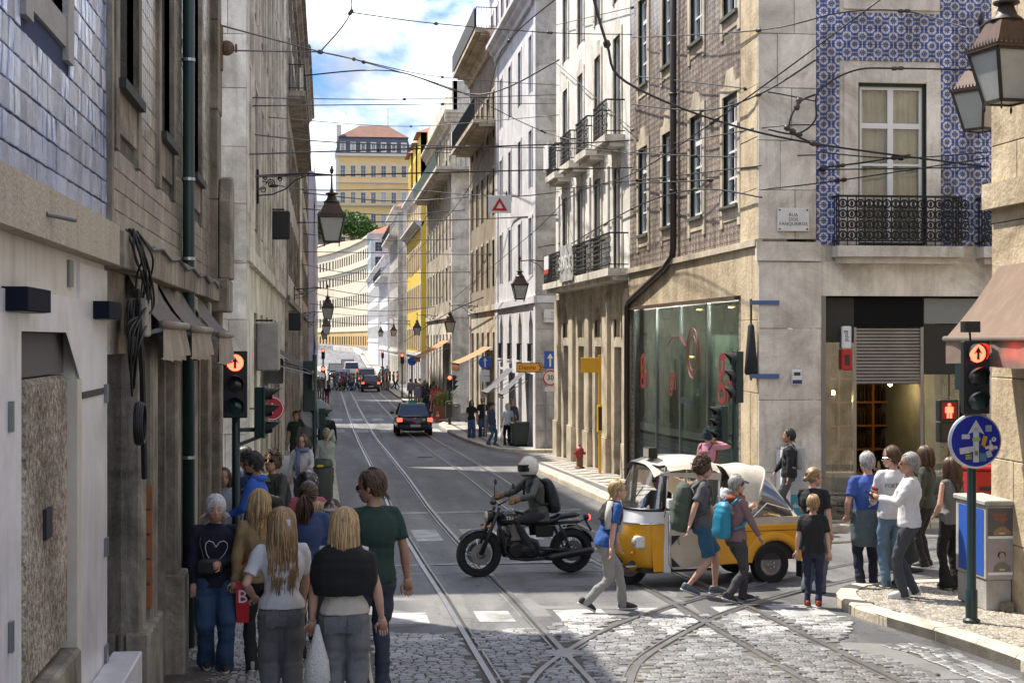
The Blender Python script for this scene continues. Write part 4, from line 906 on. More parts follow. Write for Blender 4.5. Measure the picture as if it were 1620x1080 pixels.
# R5 stone house
S5=mat('plaster_stone5',(.60,.55,.46),rough=.9,grime=.5,col2=(.40,.34,.26),ns=.7,contrast=.7,bump=.2,bs=12,streak=.7,streakcol=(.18,.15,.11))
b5,f5=block('tall beige stone house with a long green balcony and heavy cornice',1,99.6,124.6,19.1,S5,S_PALE,W3+[(16.1,1.8)],8,ww=1.05,fm=GREYF,frm=S_PALE,frontw=6,roofh=0,parapet=1.9,balc=((15.5,1.1,.2),))
blocks(front(7.95,99.58,b5),0,5,.0,18.3,1.0,1.5,S_PALE,b5,.03); strip(front(7.97,99.6,b5),-.02,6,19.1,21.0,-.0,S_PALE,'parapet',.3)
mb=MB(); mb.box(7.97-1.1,12.5,98.55,99.58,15.3,15.5); mb.build('corner_balcony',S_PALE,b5)
for k in range(18): MB().box(6.9+k*.3,6.93+k*.3,98.58,98.61,15.5,16.5).build('baluster',IRONB,b5)
MB().box(6.85,12.4,98.57,98.62,16.5,16.55).build('top_rail',IRONB,b5)
MB().box(6.88,6.9,99.7,124.3,15.5,16.45).build('balcony_screen',mat('dark_green_mesh',(.03,.06,.045),rough=.7),b5)
# R6 yellow house
b6,f6=block('bright yellow house with white cornice and dark green shutters',1,132,155.7,17.7,S_YELLOW,S_LAV,[(3.7,1.9),(7.2,2.1),(10.6,2.1),(14.9,2.0)],8,gf=3.4,gfrows=[(.2,2.8)],ww=1.05,fm=GREENF,frm=S_LAV,frontw=5,roofh=2.6,gfm=S_LAV)
cornice(f6,0,23.7,14.6,S_LAV,.7,.6)
for k in range(3):
    u=4+k*7.5; g=right(155.7-u+2.6,b6,8.05); wall(g,0,5.2,18,22.2,[(1.0,2.0,18.9,20.9),(3.1,4.1,18.9,20.9)],S_YELLOW,.2,'dormer_wall'); window(g,1.5,18.9,1,2,GREENF,DGLASS,2,2); window(g,3.6,18.9,1,2,GREENF,DGLASS,2,2)
    wall(front(8.05,155.7-u-2.6,b6),0,4,18,22.2,[],S_YELLOW,.2,'dormer_side'); hip_roof(b6,8.0,14,155.7-u-2.6,155.7-u+2.6,22.2,1.4)
b7,f7=block('narrow pale grey house with green balcony beyond the yellow house',1,174.5,199,19.4,S_GREY,S_PALE,[(3.8,2),(7.2,2.1),(10.6,2.1),(13.8,2.0),(16.6,1.6)],8,gf=3.4,gfrows=[(.2,2.8)],ww=1.1,fm=GREYF,frontw=5,roofh=2.4,balc=((16.4,1.0,.5),))
b8,f8=block('white house with red roof behind the narrow grey house',1,203,236,15.6,S_LAV,S_LAV,[(3.8,2),(7.0,2.0),(10.2,2.0),(13.0,1.6)],10,gf=3.4,gfrows=[(.2,2.8)],ww=1.2,frontw=4,roofh=3,balc=((12.9,1.0,.6),))
b9,f9=block('farthest white corner house with stepped red roofs at street end',1,240,300,15.8,S_LAV,S_WHITE,[(4.8,2),(8.0,2.0),(11.2,2.0)],16,gf=4.4,shop=False,ww=1.3,frontw=4,roofh=4)
# ---- left side
S_L3=mat('plaster_left_grey',(.70,.66,.58),rough=.9,grime=.5,col2=(.45,.41,.34),ns=.8,contrast=.7,bump=.2,bs=12,streak=.8,streakcol=(.10,.085,.065))
c3,g3=block('grimy cream corner house on the left beyond the tiled houses, with ashlar corner',-1,28.4,54.4,17.0,S_L3,S_PALE,[(6.9,2.9),(11.3,2.6),(14.6,1.6)],8,ww=1.1,fm=GREYF,frm=S_PALE,frontw=8,roofh=1.0,gm=DGLASS2,gfrows=[(.7,5.2)],casing=mat('dark_jamb',(.045,.05,.05),rough=.6))
blocks(front(-6.5,28.36,c3),3.5,5.11,.9,16.3,1.0,.75,S_PALE,c3,.03)
blocks(left(28.4,c3),.0,.9,1.0,16.3,1.0,1.2,S_PALE,c3,.065)
for u in [26*(k)/8 for k in range(1,8)]: strip(g3,u-.16,u+.16,6.4,16.2,.05,S_PALE,'pilaster')
c4,g4=block('second grimy house on the left with narrow tall windows',-1,59.6,87,20.2,S_L3,S_DIRTY,W3+[(17.2,1.7)],9,ww=1.1,fm=GREYF,frontw=6,roofh=2.5,gm=DGLASS2,balc=((14.0,.7,.16),),casing=mat('dark_jamb',(.045,.05,.05),rough=.6))
c5,g5=block('taller ochre house on the left with projecting cornice',-1,99.6,131,23.0,S_BEIGE,S_DIRTY,W3+[(17.6,2.0),(20.4,1.7)],9,ww=1.1,fm=GREYF,frontw=5,roofh=2.8,gm=DGLASS2,casing=mat('dark_jamb',(.045,.05,.05),rough=.6))
NETM=mat('scaffold_netting',(.40,.40,.52),rough=.85,col2=(.32,.32,.44),ns=.8,bump=.6,bs=1.5,bdist=.3)
t=thing('scaffolded_building',(-1.2,136,0),'building wrapped in lavender scaffold netting at the left end of street','building')
mb=MB(); vs=[]; K=30
for i in range(K+1):
    for j in range(12): vs.append((-1.0+.12*math.sin(i*1.7+j)+.08*math.sin(j*2.3),136+i*1.6,zg(150)+2.8+j*1.5))
mb.add(vs,[(i*12+j,(i+1)*12+j,(i+1)*12+j+1,i*12+j+1) for i in range(K) for j in range(11)]); mb.build('netting',NETM,t,smooth=True)
mb=MB(); vs=[]
for i in range(7):
    for j in range(12): vs.append((-1.0-i*1.0,136+.1*math.sin(i*1.7+j),zg(150)+2.8+j*1.5))
mb.add(vs,[(i*12+j,(i+1)*12+j,(i+1)*12+j+1,i*12+j+1) for i in range(6) for j in range(11)]); mb.build('netting',NETM,t,smooth=True)
bulk(t,-12,-1.4,136.3,186,-1,19.4,S_L3,'wall')
for k in range(20): MB().cyl((-.95,136.2+k*2.5,-.3),(-.95,136.2+k*2.5,19.8),.03,n=6).build('scaffold_pole',mat('galv',(.35,.36,.38),rough=.4,metal=.7),t)
# ---- long sunlit building closing the street, following the ramp
S_CR=mat('plaster_cream_far',(.70,.62,.47),rough=.9,col2=(.60,.53,.40),ns=.3); S_OC=mat('plaster_ochre_far',(.60,.40,.16),rough=.9,col2=(.50,.33,.13),ns=.3)
e1=thing('curved_cream_building',(2,335,5),'long cream building with rows of windows curving across the street end','building')
arc=[(-22,440),(-9,425),(-2.5,408),(2.2,385),(5.6,360),(8.2,335),(10.2,308)]
for (x0,y0),(x1,y1) in zip(arc,arc[1:]):
    L_=math.hypot(x1-x0,y1-y0); f=Fc(x0,y0,math.atan2(y1-y0,x1-x0),e1); n=max(2,int(L_/3.6)); us=[L_*(k+.5)/n for k in range(n)]
    zr=[(3.4,2.0),(7.6,2.3),(12.2,2.3),(17.4,2.1),(21.6,2.1)]
    wall(f,0,L_,6.6,26,[(u-.9,u+.9,z,z+h) for u in us for z,h in zr[1:]],S_CR,.2); wall(f,0,L_,-1,6.6,[(u-.9,u+.9,3.4,5.4) for u in us],S_OC,.2,'base_wall')
    for u in us:
        for z,h in zr: window(f,u,z,1.8,h,BROWNF,DGLASS,2,2,mat('dark_jamb',(.045,.05,.05)),.08)
    strip(f,0,L_,6.45,6.85,.15,S_CR,'string_course'); strip(f,0,L_,20.2,20.8,.35,S_CR,'string_course'); strip(f,-.1,L_+.1,25.6,26.1,.5,S_CR,'cornice')
    mb=MB(); mb.add([(-.2,-.5,26.1),(L_+.2,-.5,26.1),(L_+.2,11,30.5),(-.2,11,30.5)],[(0,1,2,3)]); f.put('roof',mb,mat('roof_pink',(.55,.30,.20),rough=.85,col2=(.45,.22,.14),ns=2,bump=.3,bs=8))
# parapet wall of the ramp
mb=MB(); P=[(-10,300),(-4,318),(1.5,312),(5.4,296),(6.2,280)]
for (x0,y0),(x1,y1) in zip(P,P[1:]): mb.add([(x0,y0,zg(y0)-1),(x1,y1,zg(y1)-1),(x1,y1,zg(y1)+.9),(x0,y0,zg(y0)+.9),(x0+.4,y0+.4,zg(y0)+.9),(x1+.4,y1+.4,zg(y1)+.9)],[(0,1,2,3),(3,2,5,4)])
tag(mb.build('ramp_wall',S_PALE),'low pale parapet wall edging the sunlit ramp at street end','wall')
# pale blue tower-like corner house between ramp building and right row
b10,_=block('slim pale turquoise corner house beyond the white row',1,303,325,25,mat('plaster_turq',(.50,.60,.58),rough=.9,col2=(.42,.52,.5),ns=.4),S_LAV,[(8,2),(11.5,2),(15,2),(18.5,2),(21.5,1.8)],5,gf=7,shop=False,ww=1.4,frontw=5,frontcols=2,roofh=3,x=8.6)
# ---- hill with hotel
mb=MB(); hl=[(360,-60,8),(360,80,8),(430,80,28),(430,-60,28),(520,-80,38),(520,110,38),(700,-120,44),(700,160,44)]
mb.add([(-90,441,3),(90,441,3),(-90,450,24),(90,450,24),(-110,480,34),(120,480,34),(-150,700,40),(160,700,40)],[(0,1,3,2),(2,3,5,4),(4,5,7,6)])
tag(mb.build('hill',mat('hill_green',(.06,.085,.03),rough=1,col2=(.10,.11,.05),ns=.2)),kind='structure')
h1=thing('hilltop_hotel',(15,505,40),'yellow hotel with slate mansard and red roof on the hill above street end','building')
HY=mat('plaster_hotel_yellow',(.84,.57,.26),rough=.9,col2=(.76,.50,.22),ns=.2); HT=mat('hotel_trim',(.66,.60,.52),rough=.9)
f=front(3.2,500,h1); us=[2.2+k*3.2 for k in range(7)]
wall(f,0,23.6,30,63,[(u-.75,u+.75,z,z+h) for u in us for z,h in ((34,3),(40.6,3.4),(47.6,3.4),(55.8,3.6))],HY,.3)
for k,u in enumerate(us):
    for z,h in ((34,3),(40.6,3.4),(47.6,3.4),(55.8,3.6)): window(f,u,z,1.5,h,WHITEF,DGLASS2,2,3,None,.15,sur=(HT,.35,.12),head=.4 if z>50 else 0)
for z in (46.9,54.4): strip(f,0,23.6,z-.4,z,.5,HT,'string_course')
balcony(f,1,22.5,47.1,1.2,HT,h=1.1,step=.5); strip(f,-.3,23.9,62.4,63.2,.8,HT,'cornice'); strip(f,0,.9,30,62.4,.15,HT,'quoin')
SLATE=mat('hotel_slate',(.055,.06,.085),rough=.5,col2=(.09,.095,.12),ns=2)
mb=MB(); mb.add([(3,499.7,63.2),(27,499.7,63.2),(25.8,501.5,68.6),(4.2,501.5,68.6),(3,525,63.2),(4.2,523,68.6),(27,525,63.2),(25.8,523,68.6)],[(0,1,2,3),(4,0,3,5),(1,6,7,2)]); mb.build('mansard',SLATE,h1)
for u in us:
    g=front(3.2+u-.9,499.6,h1); wall(g,0,1.8,63.6,66.8,[(.35,1.45,64,66.3)],HT,.2,'dormer'); window(g,.9,64,1.1,2.3,WHITEF,DGLASS2,2,2)
mb=MB(); mb.add([(3.8,501,68.6),(26.2,501,68.6),(20,511,73.5),(11,511,73.5),(3.8,523,68.6),(26.2,523,68.6)],[(0,1,2,3),(4,0,3),(1,5,2),(5,4,3,2)]); mb.build('roof',mat('hotel_roof',(.20,.085,.055),rough=.85,col2=(.13,.06,.04),ns=.5),h1)
bulk(h1,3.3,26.7,500.5,524,30,62.5,HY,'core'); MB().box(3.4,5,502,504,66,72.5).build('chimney',HT,h1); MB().cyl((20,511,73),(20,511,79),.09,n=6).build('flagpole',GREYF,h1); MB().cyl((6.5,505,70),(6.5,505,77),.06,n=6).build('antenna',GREYF,h1)
h2=thing('glass_pavilion',(-2,470,36),'low pavilion with arched glazing beside the hilltop hotel','building')
f=front(-9,468,h2); wall(f,0,12,30,44,[(u-.8,u+.8,39,42.4) for u in (1.5,3.6,5.7,7.8,9.9)],HT,.3)
for u in (1.5,3.6,5.7,7.8,9.9): window(f,u,39,1.6,3.4,GREENF,DGLASS2,2,3)
mb=MB(); mb.add([(-9.3,467.6,44),(3.3,467.6,44),(2,470,45.6),(-8,470,45.6),(-9.3,480,44),(3.3,480,44)],[(0,1,2,3),(3,2,5,4)]); mb.build('roof',mat('slate_roof',(.06,.065,.08)),h2); bulk(h2,-9,3,468.4,480,30,44,HT,'core')
# red-roofed house right of hotel below
b11=thing('red_roof_house',(24,345,12),'white house with red hipped roofs rising behind the right row','building'); f=front(14,345,b11); wall(f,0,18,8,27,[(u-.6,u+.6,z,z+2) for u in (2,5,8,11,14) for z in (18,22.5)],S_LAV,.3)
for u in (2,5,8,11,14):
    for z in (18,22.5): window(f,u,z,1.2,2,GREYF,DGLASS2,2,2)
hip_roof(b11,14,32,345,357,27,4); bulk(b11,14.1,32,345.4,357,8,26.8,S_LAV,'core')
# ---- trees on the hillside
LEAF=mat('tree_leaves',(.05,.13,.02),rough=.7,col2=(.14,.22,.04),ns=.6,contrast=.8,island=.35); BARK=mat('bark',(.08,.06,.04),rough=.9)
def tree(x,y,z,h,r,label,seed,n=2600,ls=.45,group='trees on the hillside',squash=.8):
    rr=random.Random(seed); t=thing('tree',(x,y,z),label,'tree',group)
    mb=MB(); mb.tube([(0,0,0),(.1,0,h*.35),(-.1,.1,h*.6)],[r*.09,r*.07,r*.03],8)
    lobes=[(rr.uniform(-.6,.6)*r,rr.uniform(-.5,.5)*r,h*.62+rr.uniform(-.3,.45)*r*squash,r*rr.uniform(.3,.55)) for _ in range(13)]
    for l in lobes[:7]: mb.tube([(0,0,h*.4),(l[0]*.6,l[1]*.6,l[2]-.2*r),(l[0],l[1],l[2])],[r*.05,r*.03,r*.01],6)
    part('trunk',mb,BARK,t); mb=MB()
    for i in range(n):
        l=lobes[rr.randrange(13)]; d=Vector((rr.gauss(0,1),rr.gauss(0,1),rr.gauss(0,1))).normalized()*l[3]*rr.uniform(.55,1.08)**.6; c=Vector(l[:3])+Vector((d.x,d.y,d.z*squash))
        a=Vector((rr.gauss(0,1),rr.gauss(0,1),rr.gauss(0,.6))).normalized(); b=a.cross(Vector((rr.gauss(0,1),rr.gauss(0,1),rr.gauss(0,1)))).normalized(); s_=ls*rr.uniform(.6,1.3)
        mb.add([c-a*s_-b*s_*.2,c+b*s_*.6,c+a*s_-b*s_*.2,c-b*s_*.7],[(0,1,2,3)])
    part('crown',mb,LEAF,t)
for i,(x,y,z,h,r,lb) in enumerate(((7.5,462,29,14,6.5,'rounded bright green tree right below the yellow hotel'),(1,464,29,13.5,6,'green tree beside the near lantern head, left of the rounded one'),(-5,462,29,11,5,'lower green tree at the left end of the hillside clump'),(12,466,30,10,4.5,'small green tree tucked against the right row of roofs'))): tree(x,y,z,h,r,lb,i+3)
# ---------------------------------------------------------------- L1: blue glazed tile house, white shopfront
S_L1=mat('plaster_l1',(.30,.31,.34),rough=.9)
TILEB=mat('glazed_blue_white_tile',(.10,.17,.40),rough=.10,col2=(.58,.63,.76),ns=4,contrast=.9,bump=.25,bs=12,spec=.8,island=.3,grime=.3)
GROUT=mat('navy_grout',(.02,.035,.10),rough=.8)
SILV=mat('brushed_white_metal',(.80,.80,.84),rough=.35,metal=.15,col2=(.68,.68,.73),ns=2,streak=.5,streakcol=(.38,.36,.33),grime=.18)
L1=thing('blue_tiled_house',(-1.45,7,1.6),'house at the left edge with glossy blue white tiles over a white metal shopfront','building')
f=left(3,L1); Y=lambda y:y-3
wall(f,0,Y(10.67),5.14,10.4,[(Y(7.95),Y(9.0),6.45,8.6)],GROUT,.2)
tiles(f,Y(6.4),Y(10.66),5.40,8.4,[(Y(7.74),Y(9.22),6.18,9)],.145,.145,TILEB,L1,300,key=lambda q:-(q[0])*.3+abs((q[2]+q[3])/2-6.4),tilt=.03,gap=.009)
window(f,Y(8.475),6.45,1.05,2.15,WHITEF,DGLASS2,2,3,None,.1,sur=(mat('l1_stone',(.42,.40,.38),rough=.85,col2=(.32,.30,.28),ns=4,bump=.5,bs=25),.2,.03),apron=.25)
strip(f,0,Y(10.67),5.14,5.40,.10,mat('l1_ledge',(.42,.36,.27),rough=.9,col2=(.56,.50,.40),ns=7,contrast=.8,bump=1,bs=40,streak=.5,streakcol=(.22,.15,.08)),'ledge')
wall(f,0,Y(10.67),1,5.14,[(Y(7.72),Y(9.45),1.2,4.69)],mat('l1_cream',(.60,.56,.47),rough=.8,col2=(.72,.69,.62),ns=2,streak=.6,streakcol=(.30,.22,.10)),.3,'lower_wall')
strip(f,0,Y(7.7),1.3,4.88,.02,SILV,'metal_cladding'); strip(f,Y(7.7)+.002,Y(9.5),4.69,4.89,.02,SILV,'metal_cladding'); strip(f,Y(9.5)+.002,Y(10.66),1.3,5.1,.02,SILV,'metal_cladding')
mb=MB(); mb.add([(Y(9.0),-.02,4.69),(Y(9.5),-.02,4.69),(Y(9.5),-.02,4.42)],[(0,1,2)]); f.put('metal_cladding',mb,SILV)
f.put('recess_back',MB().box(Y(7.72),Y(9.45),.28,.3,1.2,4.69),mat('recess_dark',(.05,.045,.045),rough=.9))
AGG=mat('exposed_aggregate',(.26,.20,.13),rough=.9,grime=.5,col2=(.66,.61,.52),ns=24,contrast=.35,bump=1,bs=45,bdist=.04,detail=3)
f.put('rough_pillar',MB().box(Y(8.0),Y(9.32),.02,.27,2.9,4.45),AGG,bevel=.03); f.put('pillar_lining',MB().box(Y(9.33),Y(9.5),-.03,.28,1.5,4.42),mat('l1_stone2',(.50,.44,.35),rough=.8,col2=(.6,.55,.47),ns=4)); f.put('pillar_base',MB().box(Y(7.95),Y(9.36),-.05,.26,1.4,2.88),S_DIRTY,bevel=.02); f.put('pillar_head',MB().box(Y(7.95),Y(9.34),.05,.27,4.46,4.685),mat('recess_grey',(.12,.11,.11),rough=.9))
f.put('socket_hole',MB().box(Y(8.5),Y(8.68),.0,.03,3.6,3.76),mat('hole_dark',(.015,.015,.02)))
for z in (2.6,3.3,4.3):
    f.put('hinge',MB().box(Y(10.50),Y(10.60),-.04,-.021,z-.06,z+.06),mat('hinge_grey',(.18,.19,.2),rough=.4,metal=.6)); 
    if z>3: f.put('hinge',MB().box(Y(7.38),Y(7.43),-.04,-.021,z-.07,z+.07),mat('hinge_grey',(.18,.19,.2)))
f.put('metal_step',MB().box(Y(9.5),Y(10.9),-.22,-.021,1.3,2.55),SILV,bevel=.01)
f.put('vent_louvre',MB().box(Y(9.55),Y(10.45),-.03,-.021,4.30,4.34),LETT)
f.put('bracket_stub',MB().cyl((Y(7.9),-.1,5.26),(Y(8.15),-.2,5.25),.012),mat('hinge_grey',(.18,.19,.2)))
f.put('cover_plate',MB().box(Y(9.15),Y(9.3),-.015,.0,4.95,5.1),mat('hinge_grey',(.18,.19,.2)))
for (ya,lb) in ((7.62,'black box wall lamp nearest the camera on the white shopfront'),(10.32,'black box wall lamp at the end of the white shopfront')):
    t=thing('wall_lamp',(-1.45,ya,4.84),lb,'wall lamp'); part('box',MB().box(0,.12,-.3,.3,-.06,.05),mat('lamp_black',(.008,.010,.018),rough=.8,spec=.15),t,bevel=.004); part('lens',MB().box(.02,.10,-.27,.27,-.064,-.061),mat('lamp_lens',(.3,.3,.28)),t)
bulk(L1,-9,-1.8,3,10.6,0,10.3,S_L1,'core'); hip_roof(L1,-9,-1.45,3,10.66,10.41,1.2)
# ---------------------------------------------------------------- L2: brown tiled house with green pipe
TILEG=mat('grimy_beige_tile',(.44,.39,.32),rough=.25,col2=(.10,.075,.05),ns=.9,contrast=.75,bump=.3,bs=10,streak=.95,streakcol=(.05,.038,.026),island=.22,grime=.62)
L2=thing('brown_tiled_house',(-1.45,11,1.5),'soot stained brown tiled house with dark green drainpipe and folded awnings on the left','building')
f=left(10.68,L2); Y=lambda y:y-10.68; E=Y(21.0)
ws=[(11.15,12.25),(13.95,15.05),(17.3,18.4)]
wall(f,0,E,5.36,10.4,[(Y(a),Y(b),6.45,9.4) for a,b in ws],MORT,.25)
tiles(f,.12,E-.8,5.40,9.6,[(Y(a)-.22,Y(b)+.22,5.98,9.7) for a,b in ws],.142,.142,TILEG,L2,300,key=lambda q:q[0]*.5+abs((q[2]+q[3])/2-6.5),tilt=.012)
strip(f,.12,E-.8,9.6,10.3,.01,TILEG,'tile_field')
for a,b in ws:
    for z,h in ((6.45,2.95),): window(f,Y((a+b)/2),z,b-a,h,BROWNF,DGLASS,2,3,mat('old_green_casing',(.05,.075,.03),rough=.7),.2,sur=(S_DIRTY,.2,.04),sill=mat('sill_dark',(.03,.03,.03)),apron=.5)
strip(f,0,.1,5.4,10.3,.05,S_DIRTY,'edge_strip')
blocks(f,E-.78,E,5.4,10.3,1.1,.8,S_DIRTY,L2,.1); blocks(f,.02,E-.8,5.12,5.38,.26,.62,S_DIRTY,L2,.13,name='ledge_stone'); f.put('corbel',MB().box(E-.85,E+.05,-.24,.02,5.0,5.42),S_DIRTY,bevel=.02)
f.put('side_shield',MB().prism([(E-.75,5.42),(E-.1,5.42),(E-.1,6.5),(E-.3,6.75),(E-.6,6.7),(E-.75,6.4)],.16,'Y',-.27),S_DIRTY,bevel=.02)
dz=[(Y(10.75),Y(11.85),1.4,4.55),(Y(12.9),Y(14.6),1.4,4.7),(Y(15.0),Y(16.1),1.5,4.7),(Y(17.0),Y(18.6),1.5,4.7),(Y(19.0),Y(20.2),1.5,4.7)]
wall(f,0,E,.8,5.12,dz,S_DIRTY,.35,'lower_wall')
MIRR=mat('mirror_shop_glass',(.16,.165,.17),rough=.03,metal=.92)
a,b,c,d=dz[0]; f.put('mirror_window',MB().quad((a,.04,c),(b,.04,c),(b,.04,d),(a,.04,d)),MIRR)
DOORB=mat('old_brown_door',(.05,.035,.03),rough=.5,col2=(.10,.07,.05),ns=4); DOORP=mat('plum_panel',(.07,.035,.045),rough=.35)
for k,(a,b,c,d) in enumerate(dz[1:]):
    o=f.put('door',MB().box(a,b,.24,.3,c,d),[DOORP,DOORB,DGLASS,DOORB][k]); 
    for q in (a+.06,(a+b)/2,b-.06): f.put('door_stile',MB().box(q-.05,q+.05,.2,.239,c,d),DOORB,o)
for k,y in enumerate((11.86,12.4,14.75,16.35,18.8,20.4)): f.put('pilaster',MB().box(Y(y),Y(y)+.38,-.1-.03*(k%2),.02,1.2,5.1),S_DIRTY,bevel=.02); f.put('pilaster_base',MB().box(Y(y)-.03,Y(y)+.42,-.17,.02,1.2,2.5),S_DIRTY,bevel=.02)
ORB=mat('orange_brick',(.35,.13,.05),rough=.9,col2=(.22,.09,.04),ns=6)
for k in range(5): f.put('brick',MB().box(Y(12.35)+.0,Y(12.35)+.06,-.13,-.05,2.6+k*.19,2.77+k*.19),ORB)
GRP=mat('green_drainpipe',(.008,.035,.030),rough=.35)
t=thing('green_drainpipe',(-1.37,16.2,1.55),'thick dark green drainpipe down the brown tiled house','drain pipe')
part('pipe',MB().tube([(0,0,0),(0,0,8.9)],.06,16),GRP,t,smooth=True)
for z in (1.9,3.9,4.7,5.9,7.4): part('clip',MB().tube([(0,0,z),(0,0,z+.03)],.067,16),mat('clip_metal',(.4,.42,.42),rough=.3,metal=.8),t)
bulk(L2,-9,-1.85,10.7,20.9,0,10.3,S_L1,'core'); hip_roof(L2,-9,-1.45,10.7,21,10.41,1.2); wall(Fc(-1.46,20.99,pi,L2),0,7.5,.5,10.4,[],S_DIRTY,.1,'end_wall')
# folded awnings
AWN=mat('awning_grey_brown',(.115,.095,.08),rough=.85,col2=(.17,.14,.12),ns=2,bump=.2,bs=20,streak=.3); VAL=mat('awning_valance',(.40,.35,.28),rough=.9,col2=(.24,.20,.16),ns=3,bump=.3,bs=14)
ROLL=mat('awning_tube',(.17,.14,.11),rough=.4,col2=(.2,.16,.12),ns=5)
def awning(y0,y1,x0,z0,x1,z1,val,label,am,vm,side=1,group='shop awnings',rl=None):
    t=thing('awning',(x0,(y0+y1)/2,z1),label,'awning',group)
    mb=MB(); n=8; vs=[]
    for i in range(n+1):
        y=y0+(y1-y0)*i/n
        for k in range(5): s_=k/4; vs.append((x0+(x1-x0)*s_,y,z0+(z1-z0)*s_-.05*math.sin(pi*s_)+.008*math.sin(i*2.1+k)))
    mb.add(vs,[(i*5+j,i*5+j+1,(i+1)*5+j+1,(i+1)*5+j) for i in range(n) for j in range(4)]); mb.build('canopy',am,t,smooth=True)
    MB().cyl((x1,y0-.03,z1),(x1,y1+.03,z1),.032,n=12).build('front_tube',rl or ROLL,t,smooth=True)
    mb=MB(); vs=[]; n=24
    for i in range(n+1):
        y=y0+(y1-y0)*i/n; w=.025*math.sin(i*1.7); vs+=[(x1,y,z1-.03),(x1+w,y,z1-val*.5),(x1+w*1.8,y,z1-val+.02*math.sin(i*.9))]
    mb.add(vs,[(i*3+j,i*3+j+1,(i+1)*3+j+1,(i+1)*3+j) for i in range(n) for j in range(2)]); mb.build('valance',vm,t,smooth=True)
    for y in (y0+.1,y1-.1): MB().bar((x0,y,z0-.45),(x1,y,z1-.03),.03).build('arm',mat('galv',(.35,.36,.38)),t)
    return t
awning(11.7,13.6,-1.42,5.12,-1.17,4.76,.26,'folded grey brown awning nearest the camera on the left',AWN,VAL)
awning(13.8,16.0,-1.42,5.12,-1.14,4.74,.26,'middle folded grey brown awning on the left, behind the drainpipe',AWN,VAL)
awning(16.4,18.5,-1.42,5.12,-1.08,4.70,.30,'third folded awning on the left, ending above the red traffic light',AWN,VAL)
awning(36,41,-1.4,4.6,-.3,3.9,.4,'dark awning on the left beyond the red arrow light',mat('awning_dark',(.05,.05,.055),rough=.8),mat('awning_dark2',(.06,.06,.06)))
awning(45,51,-1.4,4.3,.0,3.55,.3,'pale shop awning far along the left pavement',mat('awning_pale',(.55,.53,.5),rough=.8),mat('awning_pale2',(.5,.48,.45)))
BRN=mat('awning_tan',(.19,.125,.085),rough=.8,col2=(.15,.10,.066),ns=1.5,bump=.15,bs=10,streak=.3,streakcol=(.34,.28,.24)); BRV=mat('awning_tan_valance',(.22,.175,.15),rough=.35,col2=(.34,.25,.2),ns=4)
awning(9,17.9,7.93,5.55,7.26,4.66,.30,'large tan awning at the right edge over the round sign',BRN,BRV,-1)
ORA=mat('awning_orange',(.50,.22,.08),rough=.8,col2=(.40,.17,.06),ns=2)
awning(75,79.5,7.9,4.3,6.3,3.5,.35,'striped orange shop awning left of the blue arrow sign',mat('awning_orange_striped',(.55,.27,.11),rough=.8,col2=(.30,.14,.07),ns=3),ORA,-1)
awning(88.2,97,7.9,4.3,6.1,3.45,.3,'orange brown awning hanging above the potted palm',ORA,ORA,-1) if False else awning(101,108,7.9,4.6,6.0,3.5,.3,'orange brown awning above the potted grass',ORA,ORA,-1)
awning(61.5,63.2,7.9,3.5,6.9,2.5,.16,'steep grey awning under the diversion sign',mat('awning_slate',(.09,.09,.1),rough=.7),mat('awning_slate2',(.08,.08,.09)),-1)
awning(66.5,69,7.9,3.4,6.8,2.4,.16,'steep dark grey awning behind the blue arrow sign',mat('awning_slate',(.09,.09,.1)),mat('awning_slate2',(.08,.08,.09)),-1)
# ---------------------------------------------------------------- R0: ochre stone house at the right edge
R0=thing('ochre_stone_house',(7.97,18,1.4),'rough ochre stone house at the right edge behind the poster cabinet','building')
f=right(18.1,R0); wall(f,0,12,.5,18,[],S_YEL,.2); blocks(f,0,2.2,1.4,14,.92,1.1,S_YEL,R0,.06); f.put('string_course',MB().box(-.05,4,-.16,.02,6.2,6.5),S_YEL)
wall(Fc(20,18.098,pi,R0),0,12.03,.5,18,[],S_YEL,.2,'end_wall'); bulk(R0,8.3,20,6,17.9,0,17.9,S_YEL,'core')
# ================================================================ PEOPLE
SKIN=[mat('skin_light',(.56,.34,.25),rough=.5,col2=(.48,.27,.19),ns=8),mat('skin_tan',(.42,.24,.155),rough=.5,col2=(.36,.19,.12),ns=8),mat('skin_dark',(.10,.055,.035),rough=.45)]
HAIR={k:mat('hair_'+k,c,rough=.42,col2=c2,ns=14,contrast=.7) for k,c,c2 in (('white',(.62,.61,.6),(.45,.44,.43)),('blonde',(.42,.29,.14),(.24,.15,.07)),('dblonde',(.30,.19,.09),(.14,.085,.045)),('brown',(.085,.045,.022),(.04,.022,.012)),('black',(.014,.012,.011),(.03,.025,.022)),('grey',(.30,.29,.28),(.16,.155,.15)),('teal',(.02,.06,.09),(.012,.02,.03)))}
HC={'white':(.5,.49,.48),'blonde':(.34,.23,.11),'dblonde':(.24,.15,.07),'brown':(.07,.038,.02),'black':(.012,.011,.01),'grey':(.24,.23,.22),'teal':(.015,.045,.07)}
EYE=mat('eye_dark',(.02,.016,.014),rough=.2); LIP=mat('lips',(.40,.15,.13),rough=.5); EYW=mat('eye_white',(.6,.58,.56),rough=.3); RUB=mat('rubber_sole',(.6,.6,.58),rough=.7); LENS=mat('sunglass_lens',(.01,.01,.012),rough=.08,spec=.8)
FAB={}
def fab(c,name=None,rough=.85,col2=None,ns=6):
    k=tuple(c)+(rough,)
    if k not in FAB: FAB[k]=mat(name or 'cloth_%02d'%len(FAB),c,rough=rough,col2=col2 or tuple(q*.78 for q in c),ns=ns,contrast=.9,bump=.25,bs=70,coords='obj')
    return FAB[k]
DENIM=lambda c:fab(c,None,.85,tuple(q*.6 for q in c),9)
